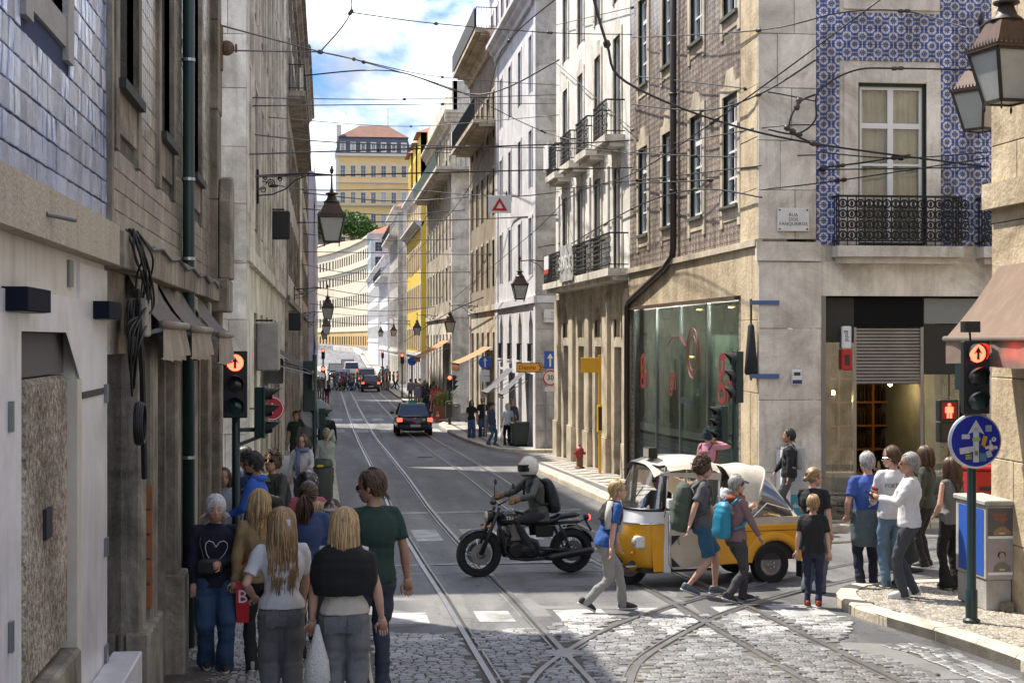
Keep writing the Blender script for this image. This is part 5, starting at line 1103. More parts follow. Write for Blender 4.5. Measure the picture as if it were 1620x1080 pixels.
def union(mb,voxel,smooth=4,wr=0,seed=0,wdir=(1,1,2.2)):
    """fuse overlapping closed tubes into one continuous surface"""
    me=mb.mesh([]); me.materials.clear(); o=bpy.data.objects.new('tmp',me); TS.collection.objects.link(o)
    m=o.modifiers.new('r','REMESH'); m.mode='VOXEL'; m.voxel_size=voxel; m.use_smooth_shade=True
    if smooth: s=o.modifiers.new('s','SMOOTH'); s.iterations=smooth; s.factor=.5
    r=baked(o); bpy.data.objects.remove(o); bpy.data.meshes.remove(me)
    if wr:
        n=len(r.vertices); co_=np.empty(n*3); nr=np.empty(n*3); r.vertices.foreach_get('co',co_); r.vertices.foreach_get('normal',nr); p=co_.reshape(-1,3); q=nr.reshape(-1,3)
        x,y,z=p[:,0],p[:,1],p[:,2]; s=seed*1.7
        w=np.sin(19*z+9*x+5*np.sin(7*y+s)+s)+.7*np.sin(31*z-22*x+14*y+2*np.sin(13*x+s)+2*s)+.5*np.sin(47*z+33*y+3*np.sin(17*z+s))
        p=p+q*(w*wr)[:,None]; r.vertices.foreach_set('co',p.reshape(-1))
    r.polygons.foreach_set('use_smooth',[True]*len(r.polygons)); return r
def addmesh(mb,me):
    n=len(me.vertices); c=np.empty(n*3); me.vertices.foreach_get('co',c); mb.add(c.reshape(-1,3).tolist(),[tuple(p.vertices) for p in me.polygons])
def ring(c,rx,ry,M=None,n=14,pw=2.3):
    o=[]
    for j in range(n):
        a=2*pi*j/n; ca,sa=math.cos(a),math.sin(a); k=(abs(ca)**pw+abs(sa)**pw)**(-1/pw); v=Vector((rx*ca*k,ry*sa*k,0)); o.append(tuple(Vector(c)+(M@v if M else v)))
    return o
def ik(a,b,l1,l2,pole):
    a,b=Vector(a),Vector(b); d=b-a; D=min(d.length,(l1+l2)*.995); u=d.normalized(); b=a+u*D
    x=(l1*l1-l2*l2+D*D)/(2*D); h=math.sqrt(max(0,l1*l1-x*x)); p=Vector(pole); p=p-u*p.dot(u)
    if p.length<1e-4: p=Vector((0,1,0))
    return a+u*x+p.normalized()*h,b
ARM={'down':(.26,.03,.80),'fwd':(.20,.26,.93),'back':(.25,-.22,.87),'fold':(-.02,.23,1.12),'phone':(.06,.36,1.22),'face':(.05,.19,1.50),'hold':(.12,.30,1.03),'pocket':(.21,.03,.90),'strap':(.13,.13,1.34),'hip':(.27,-.02,.98),'bag':(.22,.08,.84)}
def person(x,y,rz,label,h=1.72,skin=0,top=(.5,.5,.5),bottom=(.05,.06,.1),sleeve=1,hem=.50,leg='pants',hair='short',hc='brown',arms=('down','down'),stride=0,lean=0,hy=0,hp=0,shoe=(.05,.05,.05),fem=False,det=1,glasses=0,z=None,w=1.,hairlen=.3,feet=None,pel=None,cap=None,cat='person',loose=1.,name='person',group=None,soles=True,skirtmat=None,shortsl=.27):
    k=h/1.75; zz=zg(y,x) if z is None else z
    T=thing(name,(x,y,zz),label,cat,group,rz); vox=(.026,.016,.0115)[det]
    sd_=int(abs(x*131+y*17))%97; rr=random.Random(sd_)
    hipz=.925*k-(.012*k if stride else 0)-stride*stride*.30; pelv=Vector(pel) if pel else Vector((0,0,hipz))
    LM=Matrix.Rotation(-R(lean),3,'X')
    def U(px,py,pz): return pelv+LM@Vector((px*k,py*k,(pz-.925)*k))    # upper-body point
    hipw=.088*k*w; F=feet or [(-.085*k,stride*.95*k,.075*k),(.085*k,-stride*.95*k,.075*k+(stride*.28*k))]
    legs=[]
    for s_,f in zip((-1,1),F):
        H=pelv+Vector((s_*hipw,0,-.02*k)); kn,an=ik(H,f,.43*k,.425*k,(s_*.06,1,.12)); legs.append((H,kn,an))
    am=[]
    for s_,a in zip((-1,1),arms):
        t_=ARM[a] if isinstance(a,str) else a; S_=U(s_*.170*w,-.005,1.418); 
        tg=U(s_*t_[0] if isinstance(a,str) else t_[0],t_[1],t_[2]); el,wr=ik(S_,tg,.295*k,.25*k,LM@Vector((s_*.55,-.75,-.35))); am.append((S_,el,wr))
    sx=(.155 if fem else .17)*w*k; ch=(.105 if fem else .115)*k*(.5+.5*w); wa=(.125 if fem else .148)*w*k; hp_=(.172 if fem else .165)*w*k
    # --- body: one continuous skin surface
    mb=MB(); g=.86
    I3=LM
    def tor(f,exp=1.,z0=.50,top_=True,n=14,ext=0):
        tab=[(.50,hp_*.98,.125*k),(.54,hp_,.128*k),(.575,hp_*.94,.118*k),(.615,wa,.105*k*(.6+.4*w)),(.66,wa*1.04,.108*k),(.71,sx*.98,ch*1.03),(.755,sx*1.05,ch*1.02),(.795,sx*1.0,ch*.88),(.82,sx*.72,ch*.72),(.838,.085*k,.075*k),(.848,.068*k,.064*k)]
        rs=[]
        for zf,rx,ry in tab:
            if zf<z0-1e-6: continue
            rs.append(ring(U(0,-.012 if zf>.7 else 0,zf*1.75),rx*f*exp,ry*f*exp,I3,n))
        return rs
    mb.loft(tor(1,g))
    neckb=U(0,-.015,1.44); hh=.246*k*(1.0 if h>1.5 else 1.0)*(1.06 if h<1.5 else 1)
    HM=LM@Matrix.Rotation(R(lean*.75),3,'X')@Matrix.Rotation(R(hy),3,'Z')@Matrix.Rotation(-R(hp),3,'X'); chin=U(0,.018,1.507); 
    if lean: chin=chin+Vector((0,.02*k,0))
    HO=chin
    def HP(a,b,c): return HO+HM@Vector((a*hh,b*hh,c*hh))
    mb.tube([neckb,HP(0,-.08,.12),HP(0,-.05,.3)],[.058*k,.052*k,.05*k],10)
    hands=[]
    for s_,(S_,el,wr) in zip((-1,1),am):
        mb.tube([S_+Vector((-s_*.05*k,0,0)),S_,S_.lerp(el,.5),el,el.lerp(wr,.35),wr],[.03*k*g,.042*k*g,.044*k*g,.04*k*g if sleeve>.6 else .041*k,.041*k,.026*k],10); hands.append((wr,(wr-el).normalized(),s_))
    bare=leg in('shorts','skirt')
    for H,kn,an in legs: mb.tube([H,H.lerp(kn,.5),kn,kn.lerp(an,.3),kn.lerp(an,.75),an,an+Vector((0,.03,-.04*k))],[.078*k*g,.066*k*g,.05*k,.055*k,.036*k,.035*k,.036*k] if bare else [.07*k,.06*k,.042*k,.042*k,.033*k,.033*k,.033*k],10)
    B=MB(); addmesh(B,union(mb,max(vox,.016),3))
    n=18 if det else 10
    HT=[(-.02,.22,.05,.05),(.02,.20,.14,.13),(.10,.15,.215,.235),(.22,.095,.275,.325),(.35,.055,.305,.385),(.5,.03,.322,.415),(.65,.01,.33,.435),(.78,0,.315,.42),(.88,-.01,.265,.36),(.95,-.01,.18,.25),(1.0,-.01,.05,.07)]
    B.loft([ring(HP(0,cy_,z_),rx*hh,ry*hh,HM,n,2.15) for z_,cy_,rx,ry in HT])
    if det:
        B.tube([HP(0,.42,.55),HP(0,.475,.42),HP(0,.505,.345),HP(0,.43,.30)],[.02*hh,.04*hh,.058*hh,.04*hh],8); 
        for s_ in (-1,1):
            B.ell(HP(s_*.345,-.03,.44),(.035*hh,.06*hh,.11*hh),8,6,HM); B.ell(HP(s_*.05,.47,.325),(.035*hh,.04*hh,.03*hh),6,5,HM); B.ell(HP(s_*.16,.30,.36),(.11*hh,.10*hh,.10*hh),8,6,HM)
        B.m=2; B.tube([HP(-.12,.385,.185),HP(-.05,.43,.19),HP(0,.437,.185),HP(.05,.43,.19),HP(.12,.385,.185)],[.008*hh,.024*hh,.026*hh,.024*hh,.008*hh],6)
        for s_ in (-1,1):
            B.m=3; B.ell(HP(s_*.15,.375,.475),(.062*hh,.04*hh,.032*hh),8,6,HM); B.m=1; B.ell(HP(s_*.15,.402,.475),(.03*hh,.022*hh,.03*hh),8,6,HM)
            B.tube([HP(s_*.06,.425,.57),HP(s_*.15,.42,.595),HP(s_*.25,.35,.57)],[.014*hh,.018*hh,.008*hh],5)
        B.m=0
    # hands: palm, four unequal curled fingers and a thumb
    for wr,dr,s_ in hands:
        side=dr.cross(Vector((0,1,0.15)));  side=side.normalized() if side.length>.1 else Vector((1,0,0)); nrm=side.cross(dr).normalized(); hl=.095*k
        pc=[wr-dr*.02*k,wr+dr*.03*k,wr+dr*.085*k]
        B.loft([[tuple(p+side*math.cos(2*pi*j/8)*a+nrm*math.sin(2*pi*j/8)*b) for j in range(8)] for p,a,b in zip(pc,(.026*k,.038*k,.038*k),(.02*k,.017*k,.013*k))])
        if det:
            for i,(off,ln) in enumerate(((-.029,.062),(-.010,.072),(.010,.068),(.028,.054))):
                b0=wr+dr*.08*k+side*off*k; cu=nrm*(.28+.06*i)*(-s_ if abs(dr.z)>.5 else 1); B.tube([b0,b0+(dr+cu*.4)*ln*.5*k,b0+(dr*.75+cu)*ln*.95*k],[.0088*k,.0085*k,.006*k],6)
            th=wr+dr*.025*k-side*.03*k; B.tube([th,th+(dr*.6-side*.6)*.045*k,th+(dr-side*.35)*.078*k],[.011*k,.010*k,.007*k],6)
    part('body',B,[SKIN[skin],EYE,LIP,EYW],T,smooth=True)
    # --- top
    C=MB(); e=1.07*loose; C.loft(tor(1,e,hem))
    if hem<.5: C.loft([ring(pelv+Vector((0,0,(hem*1.75-.925)*k)),hp_*1.08*e,.14*k*e,None,14)]+tor(1,e,.50)[:2])
    for s_,(S_,el,wr) in zip((-1,1),am):
        st=S_+Vector((-s_*.10*k,0,.022*k)); P=[st,S_+Vector((-s_*.01*k,0,.004*k)),S_.lerp(el,.15),S_.lerp(el,.5)]; r_=[.045*k,.058*k*loose,.061*k*loose,.057*k*loose]
        if sleeve>=.9: P+=[el,el.lerp(wr,.5),el.lerp(wr,.97)]; r_+=[.053*k*loose,.047*k*loose,.036*k]
        elif sleeve>=.4: P+=[S_.lerp(el,.72)]; r_+=[.066*k*loose]
        else: P=[st,S_]; r_=[.05*k,.05*k]
        if sleeve>.05: C.tube(P,r_,10)
    me=union(C,vox,4,.0034*k if det else 0,sd_); me.materials.append(top if isinstance(top,bpy.types.Material) else fab(top)); o=link('top',me); o.parent=T
    # --- trousers / skirt
    C=MB(); bm=bottom if isinstance(bottom,bpy.types.Material) else fab(bottom); pw_={'pants':1.,'wide':1.35,'shorts':1.15,'flare':1.0,'skirt':1,'slim':.86}[leg]
    C.loft([ring(pelv+Vector((0,0,(q-.925)*k)),hp_*a*1.0,b*k) for q,a,b in ((.80,.80,.10),(.86,.98,.122),(.92,.98,.122),(.97,.90,.108),(1.02,.80,.09))])
    for H,kn,an in legs:
        hmv=an-Vector((0,.012,.055*k))
        if leg=='shorts': q=shortsl/.43 ; e_=H.lerp(kn,min(1,q*1.45)); C.tube([H+Vector((0,0,.02)),H.lerp(e_,.5),e_],[.092*k*w,.092*k*w,.092*k*w],12)
        elif leg=='skirt': pass
        else:
            hw={'pants':.062,'wide':.10,'flare':.115,'slim':.05}[leg]*k; C.tube([H+Vector((0,0,.02)),H.lerp(kn,.45),kn,kn.lerp(an,.45),hmv],[.094*k*w,.086*k*w*(1+.25*(pw_-1)),.066*k*pw_*(.5+.5*w),.062*k*pw_,hw],12)
    if leg=='skirt':
        C.loft([ring(pelv+Vector((0,0,.05*k)),hp_*.96,.125*k)]+[ring(Vector((pelv.x,pelv.y+.02*q,pelv.z*(1-q)+.30*k*q)),hp_*(1+.35*q),(.14+.13*q)*k) for q in (.2,.5,.8,1.)])
    me=union(C,vox,4,.0046*k if det else 0,sd_+3); me.materials.append(bm); o=link('skirt' if leg=='skirt' else 'shorts' if leg=='shorts' else 'trousers',me); o.parent=T
    # --- shoes
    for i,(H,kn,an) in enumerate(legs):
        S=MB(); fd=Vector((0,1,0)); pitch=0
        if an.z>.1*k and not pel: pitch=min(.75,(an.z-.075*k)*6)
        M=Matrix.Translation(an)@Matrix.Rotation(-pitch,4,'X'); S.T=M; q=k
        S.m=0; S.loft([[(a*q*math.cos(2*pi*j/10),(c+b*math.sin(2*pi*j/10))*q,zf*q) for j in range(10)] for zf,a,b,c in ((-.052,.043,.132,.055),(-.03,.045,.135,.055),(-.005,.042,.115,.035),(.02,.037,.07,0),(.035,.03,.045,-.015))])
        S.m=1; S.loft([[(a*q*math.cos(2*pi*j/10),(.055+b*math.sin(2*pi*j/10))*q,zf*q) for j in range(10)] for zf,a,b in ((-.075,.044,.134),(-.055,.048,.14),(-.05,.046,.137))])
        part('shoe',S,[fab(shoe,None,.6),RUB if soles else LETT],T,smooth=True)
    # --- hair
    if hair not in('none','helmet','bald'):
        S=MB(); hm=HAIR[hc]
        cs={'curly':(1.16,1.1,1.12),'fluff':(1.22,1.08,1.05)}.get(hair,(1.0,1.0,1.0))
        S.ell(HP(0,-.03,.60),(.365*hh*cs[0],.435*hh*cs[1],.475*hh*cs[2]),16 if det else 10,10 if det else 6,HM)
        if det==0 and hair in('long','pony','bob'): S.ell(HP(0,-.34,.1),(.27*hh,.16*hh,.6*hh),8,6,HM)
        nst={0:0,1:200,2:620}[det]; R0_=.0055*k if det==2 else .0095*k
        if hair=='curly': nst*=2
        er=Vector((.375*hh,.445*hh,.49*hh)); ec=Vector((0,-.03*hh,.60*hh)); tie=Vector((0,-.50*hh,.62*hh))
        for i in range(nst):
            az=rr.uniform(-155,155) if hair in('long','bob','pony','bun') else rr.uniform(-180,180); el_=rr.uniform(-25 if abs(az)<100 else 22,88); 
            if hair in('short','curly','fluff'): el_=rr.uniform(-28 if abs(az)<75 else (12 if abs(az)<115 else 34),89)
            if hair=='fluff': el_=rr.uniform(-20 if abs(az)<88 else 48,89); a=0
            S.m=1 if rr.random()<.34 else 0
            a,e_=R(az),R(el_); d=Vector((math.sin(a)*math.cos(e_),-math.cos(a)*math.cos(e_),math.sin(e_))); p=Vector((d.x*er.x,d.y*er.y,d.z*er.z))+ec
            pts=[p]; v=Vector((0,0,0)); L_={'short':.30,'curly':.3,'fluff':.55,'long':hairlen/hh,'bob':.85,'pony':.6,'bun':.6}[hair]*hh*rr.uniform(.75,1.12); stp=max(.02*k,L_/9); run=0; fall=False; side_b=rr.uniform(-.3,.3)
            while run<L_ and len(pts)<12:
                if hair in('pony','bun') : 
                    tv=tie-p
                    if tv.length<.06*k: break
                    gdir=tv.normalized()
                elif hair=='short': gdir=Vector((math.sin(a)*.3+side_b*1.1,-.55+.3*rr.uniform(-1,1),-.75))
                elif hair=='fluff': gdir=Vector((math.sin(a)*.7+side_b+.5*rr.uniform(-1,1),-.15+.5*rr.uniform(-1,1),-.8+.4*rr.random()))
                elif hair=='curly': gdir=Vector((rr.gauss(0,1),rr.gauss(0,1),rr.gauss(0,1)))
                else: gdir=Vector((side_b*.12+.10*math.sin(len(pts)*1.1+i),-.18 if not fall else .02,-1))
                q=p-ec; nrm=Vector((q.x/er.x**2,q.y/er.y**2,q.z/er.z**2)).normalized(); ins=(q.x/er.x)**2+(q.y/er.y)**2+(q.z/er.z)**2
                if ins<1.35 and not fall: gdir=(gdir-nrm*gdir.dot(nrm)*(.96 if hair!='curly' else .4)); 
                if gdir.length<1e-3: break
                p=p+gdir.normalized()*stp; q=p-ec; ins=math.sqrt((q.x/er.x)**2+(q.y/er.y)**2+(q.z/er.z)**2)
                if ins<1.0 and q.z>-.35*hh: p=ec+q/ins*(1.0+rr.uniform(0,.10 if hair=='short' else .05))
                if p.z<ec.z-.25*hh: fall=True
                if fall and hair=='long':   # drape over the back and shoulders
                    tz=p.z; lim=(-.15+.05*rr.random())*k if tz<-.05*k else -.06*k
                    if p.y>lim and abs(p.x)<.17*k and d.y<.25: p.y+= (lim-p.y)*.6
                pts.append(p.copy()); run+=stp
            if len(pts)>1: n_=len(pts); S.tube([HO+HM@q for q in pts],[R0_*(1.25 if j==0 else 1.15 if j<n_-2 else .5) for j in range(n_)],4,cap=False)
        if hair=='pony' and det:
            for i in range(150 if det==2 else 60):
                o_=Vector((rr.gauss(0,.012),rr.gauss(0,.012),0))*k; b=HP(0,-.52,.60)+o_; L_=hairlen*k*rr.uniform(.75,1.05)*1.0; dn=Vector((o_.x*1.2,-.10+.04*math.sin(i),-1))
                S.tube([HP(0,-.42,.6),b+Vector((0,-.02*k,-.01*k)),b+Vector((o_.x*2,-.045*k,-L_*.3)),b+Vector((o_.x*2.6,-.045*k,-L_*.65)),b+Vector((o_.x*1.6,-.03*k,-L_))],[R0_,R0_*1.2,R0_*1.3,R0_*1.2,R0_*.4],4,cap=False)
        if hair=='bun': S.ell(HP(0,-.55,.42),(.16*hh,.15*hh,.16*hh),10,8,HM)
        c_=HC[hc]; part('hair',S,[hm,mat('hair2_'+hc,tuple(min(.8,q*1.7+.01) for q in c_),rough=.4)],T,smooth=True)
    if glasses:
        S=MB()
        for s_ in (-1,1):
            if glasses==2: S.cbox(HP(s_*.16,.435,.475),(.22*hh,.03*hh,.15*hh),R(hy) if not lean else 0)
            else: S.torus(tuple(HP(s_*.16,.44,.475)),.085*hh,.011*hh,n=12,m=4)
            S.tube([HP(s_*.27,.40,.49),HP(s_*.35,.0,.50)],.012*hh,4)
        S.tube([HP(-.06,.46,.49),HP(.06,.46,.49)],.014*hh,4); part('sunglasses' if glasses==2 else 'glasses',S,LENS,T)
    if cap is not None:
        S=MB(); S.ell(HP(0,-.02,.66),(.385*hh,.46*hh,.44*hh),16,10,HM); S.loft([[tuple(HP(math.sin(a)*r_,.30+math.cos(a)*r_*.95,.73-.12*(r_>.3)+dz)) for a in [pi*(j/8-.5)*1.0 for j in range(9)]] for r_,dz in ((.30,0),(.48,.03),(.48,.0),(.30,-.03))],cap=False,closed=False)
        part('cap',S,fab(cap),T,smooth=True)
    
    return T,dict(U=U,HP=HP,HM=HM,k=k,hh=hh,am=am,legs=legs,pelv=pelv,LM=LM)
def backpack(T,i,c,w=.30,h=.46,d=.2,z=1.18,m=None,straps=True):
    k=i['k']; S=MB(); 
    S.loft([ring(i['U'](0,-.125-d*.5*b0,z+(q-.5)*h),w/2*a*k,d/2*b*k,i['LM'],14,3.2) for q,a,b,b0 in ((0,.55,.5,1),(.04,.85,.85,1),(.2,1,1.05,1.05),(.5,1,1.0,1),(.75,.95,.85,.9),(.92,.8,.65,.8),(1,.45,.35,.75))])
    me=union(S,.014,3,.003,3); me.materials.append(m or fab(c)); o=link('backpack',me); o.parent=T
    if straps:
        for s_ in (-1,1): S=MB(); S.tube([i['U'](s_*.11,-.13,1.38),i['U'](s_*.125,-.03,1.475),i['U'](s_*.115,.105,1.40),i['U'](s_*.13,.12,1.24),i['U'](s_*.16,.0,1.08),i['U'](s_*.13,-.12,1.05)],.02*k,6); part('strap',S,m or fab(c),T,smooth=True)
# ---------------------------------------------------------------- the people in the street
PVL=.115   # pavement height above the road
WHT=(.62,.62,.63)
def jeans_detail(T,i,c,w=1.,seam=True):
    k=i['k']; m=fab(tuple(q*.72 for q in c),None,.85)
    for s_ in (-1,1):
        S=MB(); vs=[]
        for r_ in range(5):
            for j in range(5): x_=s_*(.035+.095*j/4)*w; zz=.94-.125*r_/4-(.018 if r_==4 and j==2 else 0); vs.append(tuple(i['U'](x_,-.128-.010*math.sin(pi*r_/4)-.014*(1-((x_/w*s_-.08)/.05)**2*.3)+.0*j,zz)))
        S.add(vs,[(r_*5+j,r_*5+j+1,(r_+1)*5+j+1,(r_+1)*5+j) for r_ in range(4) for j in range(4)]); part('back_pocket',S,m,T,smooth=True)
def zs(y,x=0): return zg(y,x)+PVL+.015
# near left group
T,i=person(-1.02,14.95,pi+.12,'white haired woman in navy sweater with white heart outline, walking towards the camera',h=1.62,top=fab((.010,.012,.028)),bottom=DENIM((.035,.085,.17)),leg='wide',fem=True,w=1.22,hair='fluff',hc='white',arms=((-.03,.21,1.10),'bag'),det=2,stride=.1,shoe=(.03,.025,.02),z=zs(14.95),hem=.49)
LINE=mat('white_line_print',(.75,.75,.78),rough=.7); k=i['k']
hp=[(0,.02),(-.03,.065),(-.075,.08),(-.11,.055),(-.115,.01),(-.085,-.05),(-.03,-.11),(.02,-.16),(.05,-.12),(.09,-.05),(.105,.01),(.10,.06),(.07,.085),(.03,.07),(0,.02)]
part('heart_print',MB().tube([i['U'](a,.126-.25*a*a,1.24+b) for a,b in hp],.0035,4),LINE,T)
S=MB(); S.loft([ring(i['U'](.06,.17,1.0+q),.12*a,.035*a,None,10,3) for q,a in ((0,.8),(.02,1),(.12,1),(.15,.75))]); part('quilted_bag',S,fab((.012,.012,.013),rough=.4),T); S=MB(); S.tube([i['U'](.12,.15,1.14),i['U'](.16,.1,1.3),i['U'](.13,.02,1.46)],.008,5); part('bag_strap',S,fab((.012,.012,.013),rough=.4),T)
REDB=mat('red_bag',(.55,.02,.03),rough=.45)
t=thing('shopping_bag',(-.76,14.9,zs(15)+.46),'red shopping bag with white B emblem beside the white haired woman','bag'); S=MB(); S.loft([[( -.06*a,-.14*a,z_),(.06*a,-.14*a,z_),(.06*a,.14*a,z_),(-.06*a,.14*a,z_)] for z_,a in ((0,.9),(.2,1.05),(.38,1))]); part('body',S,REDB,t); part('handle',MB().tube([(0,-.09,.38),(0,-.07,.55),(0,.0,.62),(0,.07,.55),(0,.09,.38)],.010,6),REDB,t); text('B',.17,(-.0,-.155,.24),(R(90),0,0),LINE,t,own=True)
T,i=person(-.34,12.5,.12,'woman in white t-shirt with long clipped fair hair, seen from behind',h=1.66,w=1.08,top=fab((.62,.63,.66)),bottom=DENIM((.17,.175,.185)),leg='wide',fem=True,hair='long',hc='dblonde',hairlen=.48,arms=((-.22,.12,1.02),'fwd'),sleeve=.5,det=2,z=zs(12.5),hem=.505,shoe=(.5,.5,.5))
jeans_detail(T,i,(.17,.175,.185),1.08); part('hair_clip',MB().cbox(i['HP'](.13,-.50,.50),(.05,.03,.1)),mat('clip_white',(.6,.65,.7)),T)
T,i=person(.14,12.0,-.08,'wavy blonde woman in grey jeans with black sweater round her shoulders',h=1.69,w=1.1,top=fab((.60,.55,.47)),bottom=DENIM((.20,.205,.215)),leg='wide',fem=True,hair='long',hc='blonde',hairlen=.42,arms=('down',(.30,.06,.84)),sleeve=.1,det=2,z=zs(12.0),hem=.535,shoe=(.6,.6,.6))
jeans_detail(T,i,(.20,.205,.215),1.1)
C=MB(); C.loft([ring(i['U'](0,-.02,z_),a*i['k'],b*i['k']) for z_,a,b in ((1.10,.235,.15),(1.2,.265,.17),(1.32,.268,.165),(1.41,.245,.14),(1.465,.16,.11),(1.50,.08,.08))]); me=union(C,.013,4,.004,5); me.materials.append(fab((.008,.008,.009))); o=link('sweater',me); o.parent=T
t=thing('white_net_bag',(-.06,11.9,zs(12)+.38),'white knitted net bag held by the woman with black sweater','bag'); S=MB(); S.loft([ring((0,0,z_),a,b,None,12) for z_,a,b in ((0,.05,.04),(.05,.1,.07),(.2,.085,.06),(.36,.04,.03),(.47,.012,.012))]); part('body',S,mat('white_knit',(.62,.62,.6),rough=.9,bump=.8,bs=90),t,smooth=True)
person(.40,13.5,.25,'tall man in dark green t-shirt with sunglasses, head turned left, seen from behind',h=1.9,top=fab((.016,.045,.036)),bottom=DENIM((.04,.05,.08)),hair='short',hc='brown',sleeve=.5,det=2,z=zs(13.5),hy=48,glasses=2,arms=('down',(.30,.03,.84)),skin=1,w=1.05)
T,i=person(-.60,14.8,.2,'woman with loose blonde hair in a tan jacket walking away',h=1.66,top=fab((.36,.25,.12)),bottom=(.02,.02,.025),fem=True,hair='long',hc='blonde',hairlen=.30,det=2,z=zs(14.8),hy=-35,loose=1.08,shoe=(.4,.4,.4))
T,i=person(-.16,15.3,-.1,'woman in blue top with brown ponytail among the group',h=1.69,top=fab((.05,.085,.20)),bottom=(.03,.03,.04),fem=True,hair='pony',hc='brown',hairlen=.28,sleeve=.5,det=1,z=zs(15.3),hy=-15)
T,i=person(-.20,17.6,.1,'person in black motorcycle helmet and pink jacket behind the ponytail woman',h=1.66,top=fab((.45,.12,.16)),bottom=(.03,.03,.04),hair='helmet',det=1,z=zs(17.6)); S=MB(); S.ell(i['HP'](0,-.02,.55),(.55*i['hh'],.62*i['hh'],.58*i['hh']),18,12); part('helmet',S,mat('gloss_black',(.01,.01,.011),rough=.12,spec=.7),T,smooth=True)
person(.07,15.9,.2,'child in blue with light grey cap in front of the green shirt man',h=1.46,top=fab((.03,.10,.36)),bottom=(.03,.03,.04),hair='short',hc='brown',det=1,z=zs(15.9),cap=(.36,.35,.34),sleeve=.5,hy=160)
person(-.06,16.4,.0,'small blonde child between ponytail woman and grey capped child',h=1.40,top=fab((.05,.07,.15)),bottom=(.03,.03,.04),hair='long',hairlen=.2,hc='blonde',det=1,z=zs(16.4))
T,i=person(-.84,19.2,1.35,'bearded man in bright blue hoodie with sunglasses, facing left',h=1.80,top=fab((.03,.12,.50)),bottom=(.03,.03,.035),hair='short',hc='black',det=2,z=zs(19.2),glasses=2,arms=('hold','hold'),skin=1,w=1.08)
part('beard',MB().ell(i['HP'](0,.14,.12),(.25*i['hh'],.26*i['hh'],.17*i['hh']),10,8,i['HM']),HAIR['black'],T,smooth=True); S=MB(); S.torus(tuple(i['U'](0,-.03,1.47)),.085,.035,'Z',16,8); part('hood',S,fab((.03,.12,.50)),T,smooth=True); text('umbro',.06,i['U'](.0,.132,1.28),(R(90),0,pi),LINE,T,own=True)
T,i=person(-.69,20.5,pi-.45,'person in olive jacket with sunglasses looking down at a phone',h=1.76,top=fab((.05,.055,.04)),bottom=DENIM((.10,.15,.24)),hair='curly',hc='brown',det=2,z=zs(20.5),glasses=2,hp=-18,arms=('phone','phone'),skin=1,loose=1.08); backpack(T,i,(.02,.02,.03))
person(-1.30,20.6,pi+.15,'girl in white top and pale blue cardigan standing against the pale stone corner',h=1.55,top=fab((.40,.47,.55)),bottom=(.45,.5,.52),fem=True,hair='bob',hc='brown',det=2,z=zs(20.6),arms=('hold','hold'))
person(-.98,20.1,1.2,'small boy in patterned shirt half hidden behind the blue hoodie man',h=1.3,top=fab((.35,.36,.42)),bottom=(.04,.04,.05),hair='short',hc='brown',det=1,z=zs(20.1),sleeve=.5)
person(-1.05,21.2,.6,'dark haired person in navy behind the blue hoodie man',h=1.78,top=fab((.02,.035,.09)),bottom=(.03,.03,.04),hair='short',hc='black',det=1,z=zs(20.9),skin=1)
T,i=person(-.45,31,pi-.1,'woman in white top with blue scarf and glasses carrying a beige coat',h=1.68,top=fab((.50,.49,.51)),bottom=(.03,.03,.04),fem=True,hair='bob',hc='brown',det=1,z=zs(31),glasses=1,arms=('hold','down')); S=MB(); S.torus(tuple(i['U'](0,.0,1.46)),.10,.05,'Z',16,8); S.tube([i['U'](.06,.1,1.45),i['U'](.08,.16,1.25),i['U'](.07,.16,.95)],[.04,.05,.045],8); part('scarf',S,fab((.13,.16,.27)),T,smooth=True); S=MB(); S.tube([i['U'](-.2,.22,1.12),i['U'](-.1,.26,1.0),i['U'](-.15,.24,.62)],[.07,.11,.13],10); part('coat',S,fab((.27,.23,.20)),T,smooth=True)
T,i=person(.02,36.6,pi+.1,'grey haired man in pale grey jacket raising a hand to his face',h=1.64,top=fab((.36,.40,.38)),bottom=(.02,.02,.028),hair='short',hc='grey',det=1,z=zs(36.6),arms=((-.02,.20,1.53),'down'),skin=1,loose=1.15,stride=.08,hem=.46)
mid=[(-.55,44,pi,'woman in grey jacket on the left pavement behind the scarf woman',1.66,(.14,.135,.13),(.03,.03,.03),'bob','brown'),(-.85,46,pi,'dark haired man in green t-shirt deep on the left pavement',1.76,(.02,.05,.03),(.03,.03,.04),'short','black'),(-.75,49,pi-.3,'person in blue shirt far along the left pavement',1.72,(.04,.09,.28),(.03,.03,.04),'short','brown'),(.05,47,0,'person in black with yellow bag walking away on the left kerb',1.76,(.012,.012,.015),(.02,.02,.03),'short','black'),(-.6,52,pi,'woman in green high visibility top far left',1.7,(.45,.55,.05),(.05,.05,.06),'short','black'),
(.10,116,0,'person with dark backpack and magenta trousers on the far left kerb',1.7,(.02,.02,.025),(.42,.02,.16),'short','black'),
(6.40,69.5,pi,'woman in black top and wide blue jeans walking from the corner',1.68,(.015,.014,.014),(.07,.13,.26),'long','black'),(6.93,69.9,pi,'man in black t-shirt with sunglasses beside the woman in wide jeans',1.8,(.015,.015,.016),(.07,.11,.2),'short','black'),(6.52,62.2,pi+.9,'older man in navy vest and black cap with blue jeans',1.72,(.035,.055,.11),(.06,.11,.2),'short','black'),(7.16,62.1,.2,'white haired woman in pale blue top and black trousers seen from behind',1.66,(.55,.60,.66),(.015,.015,.018),'bob','white'),(7.42,62.9,.1,'tall bald man in dark striped shirt next to the white haired woman',1.84,(.08,.09,.12),(.03,.03,.035),'none','grey')]
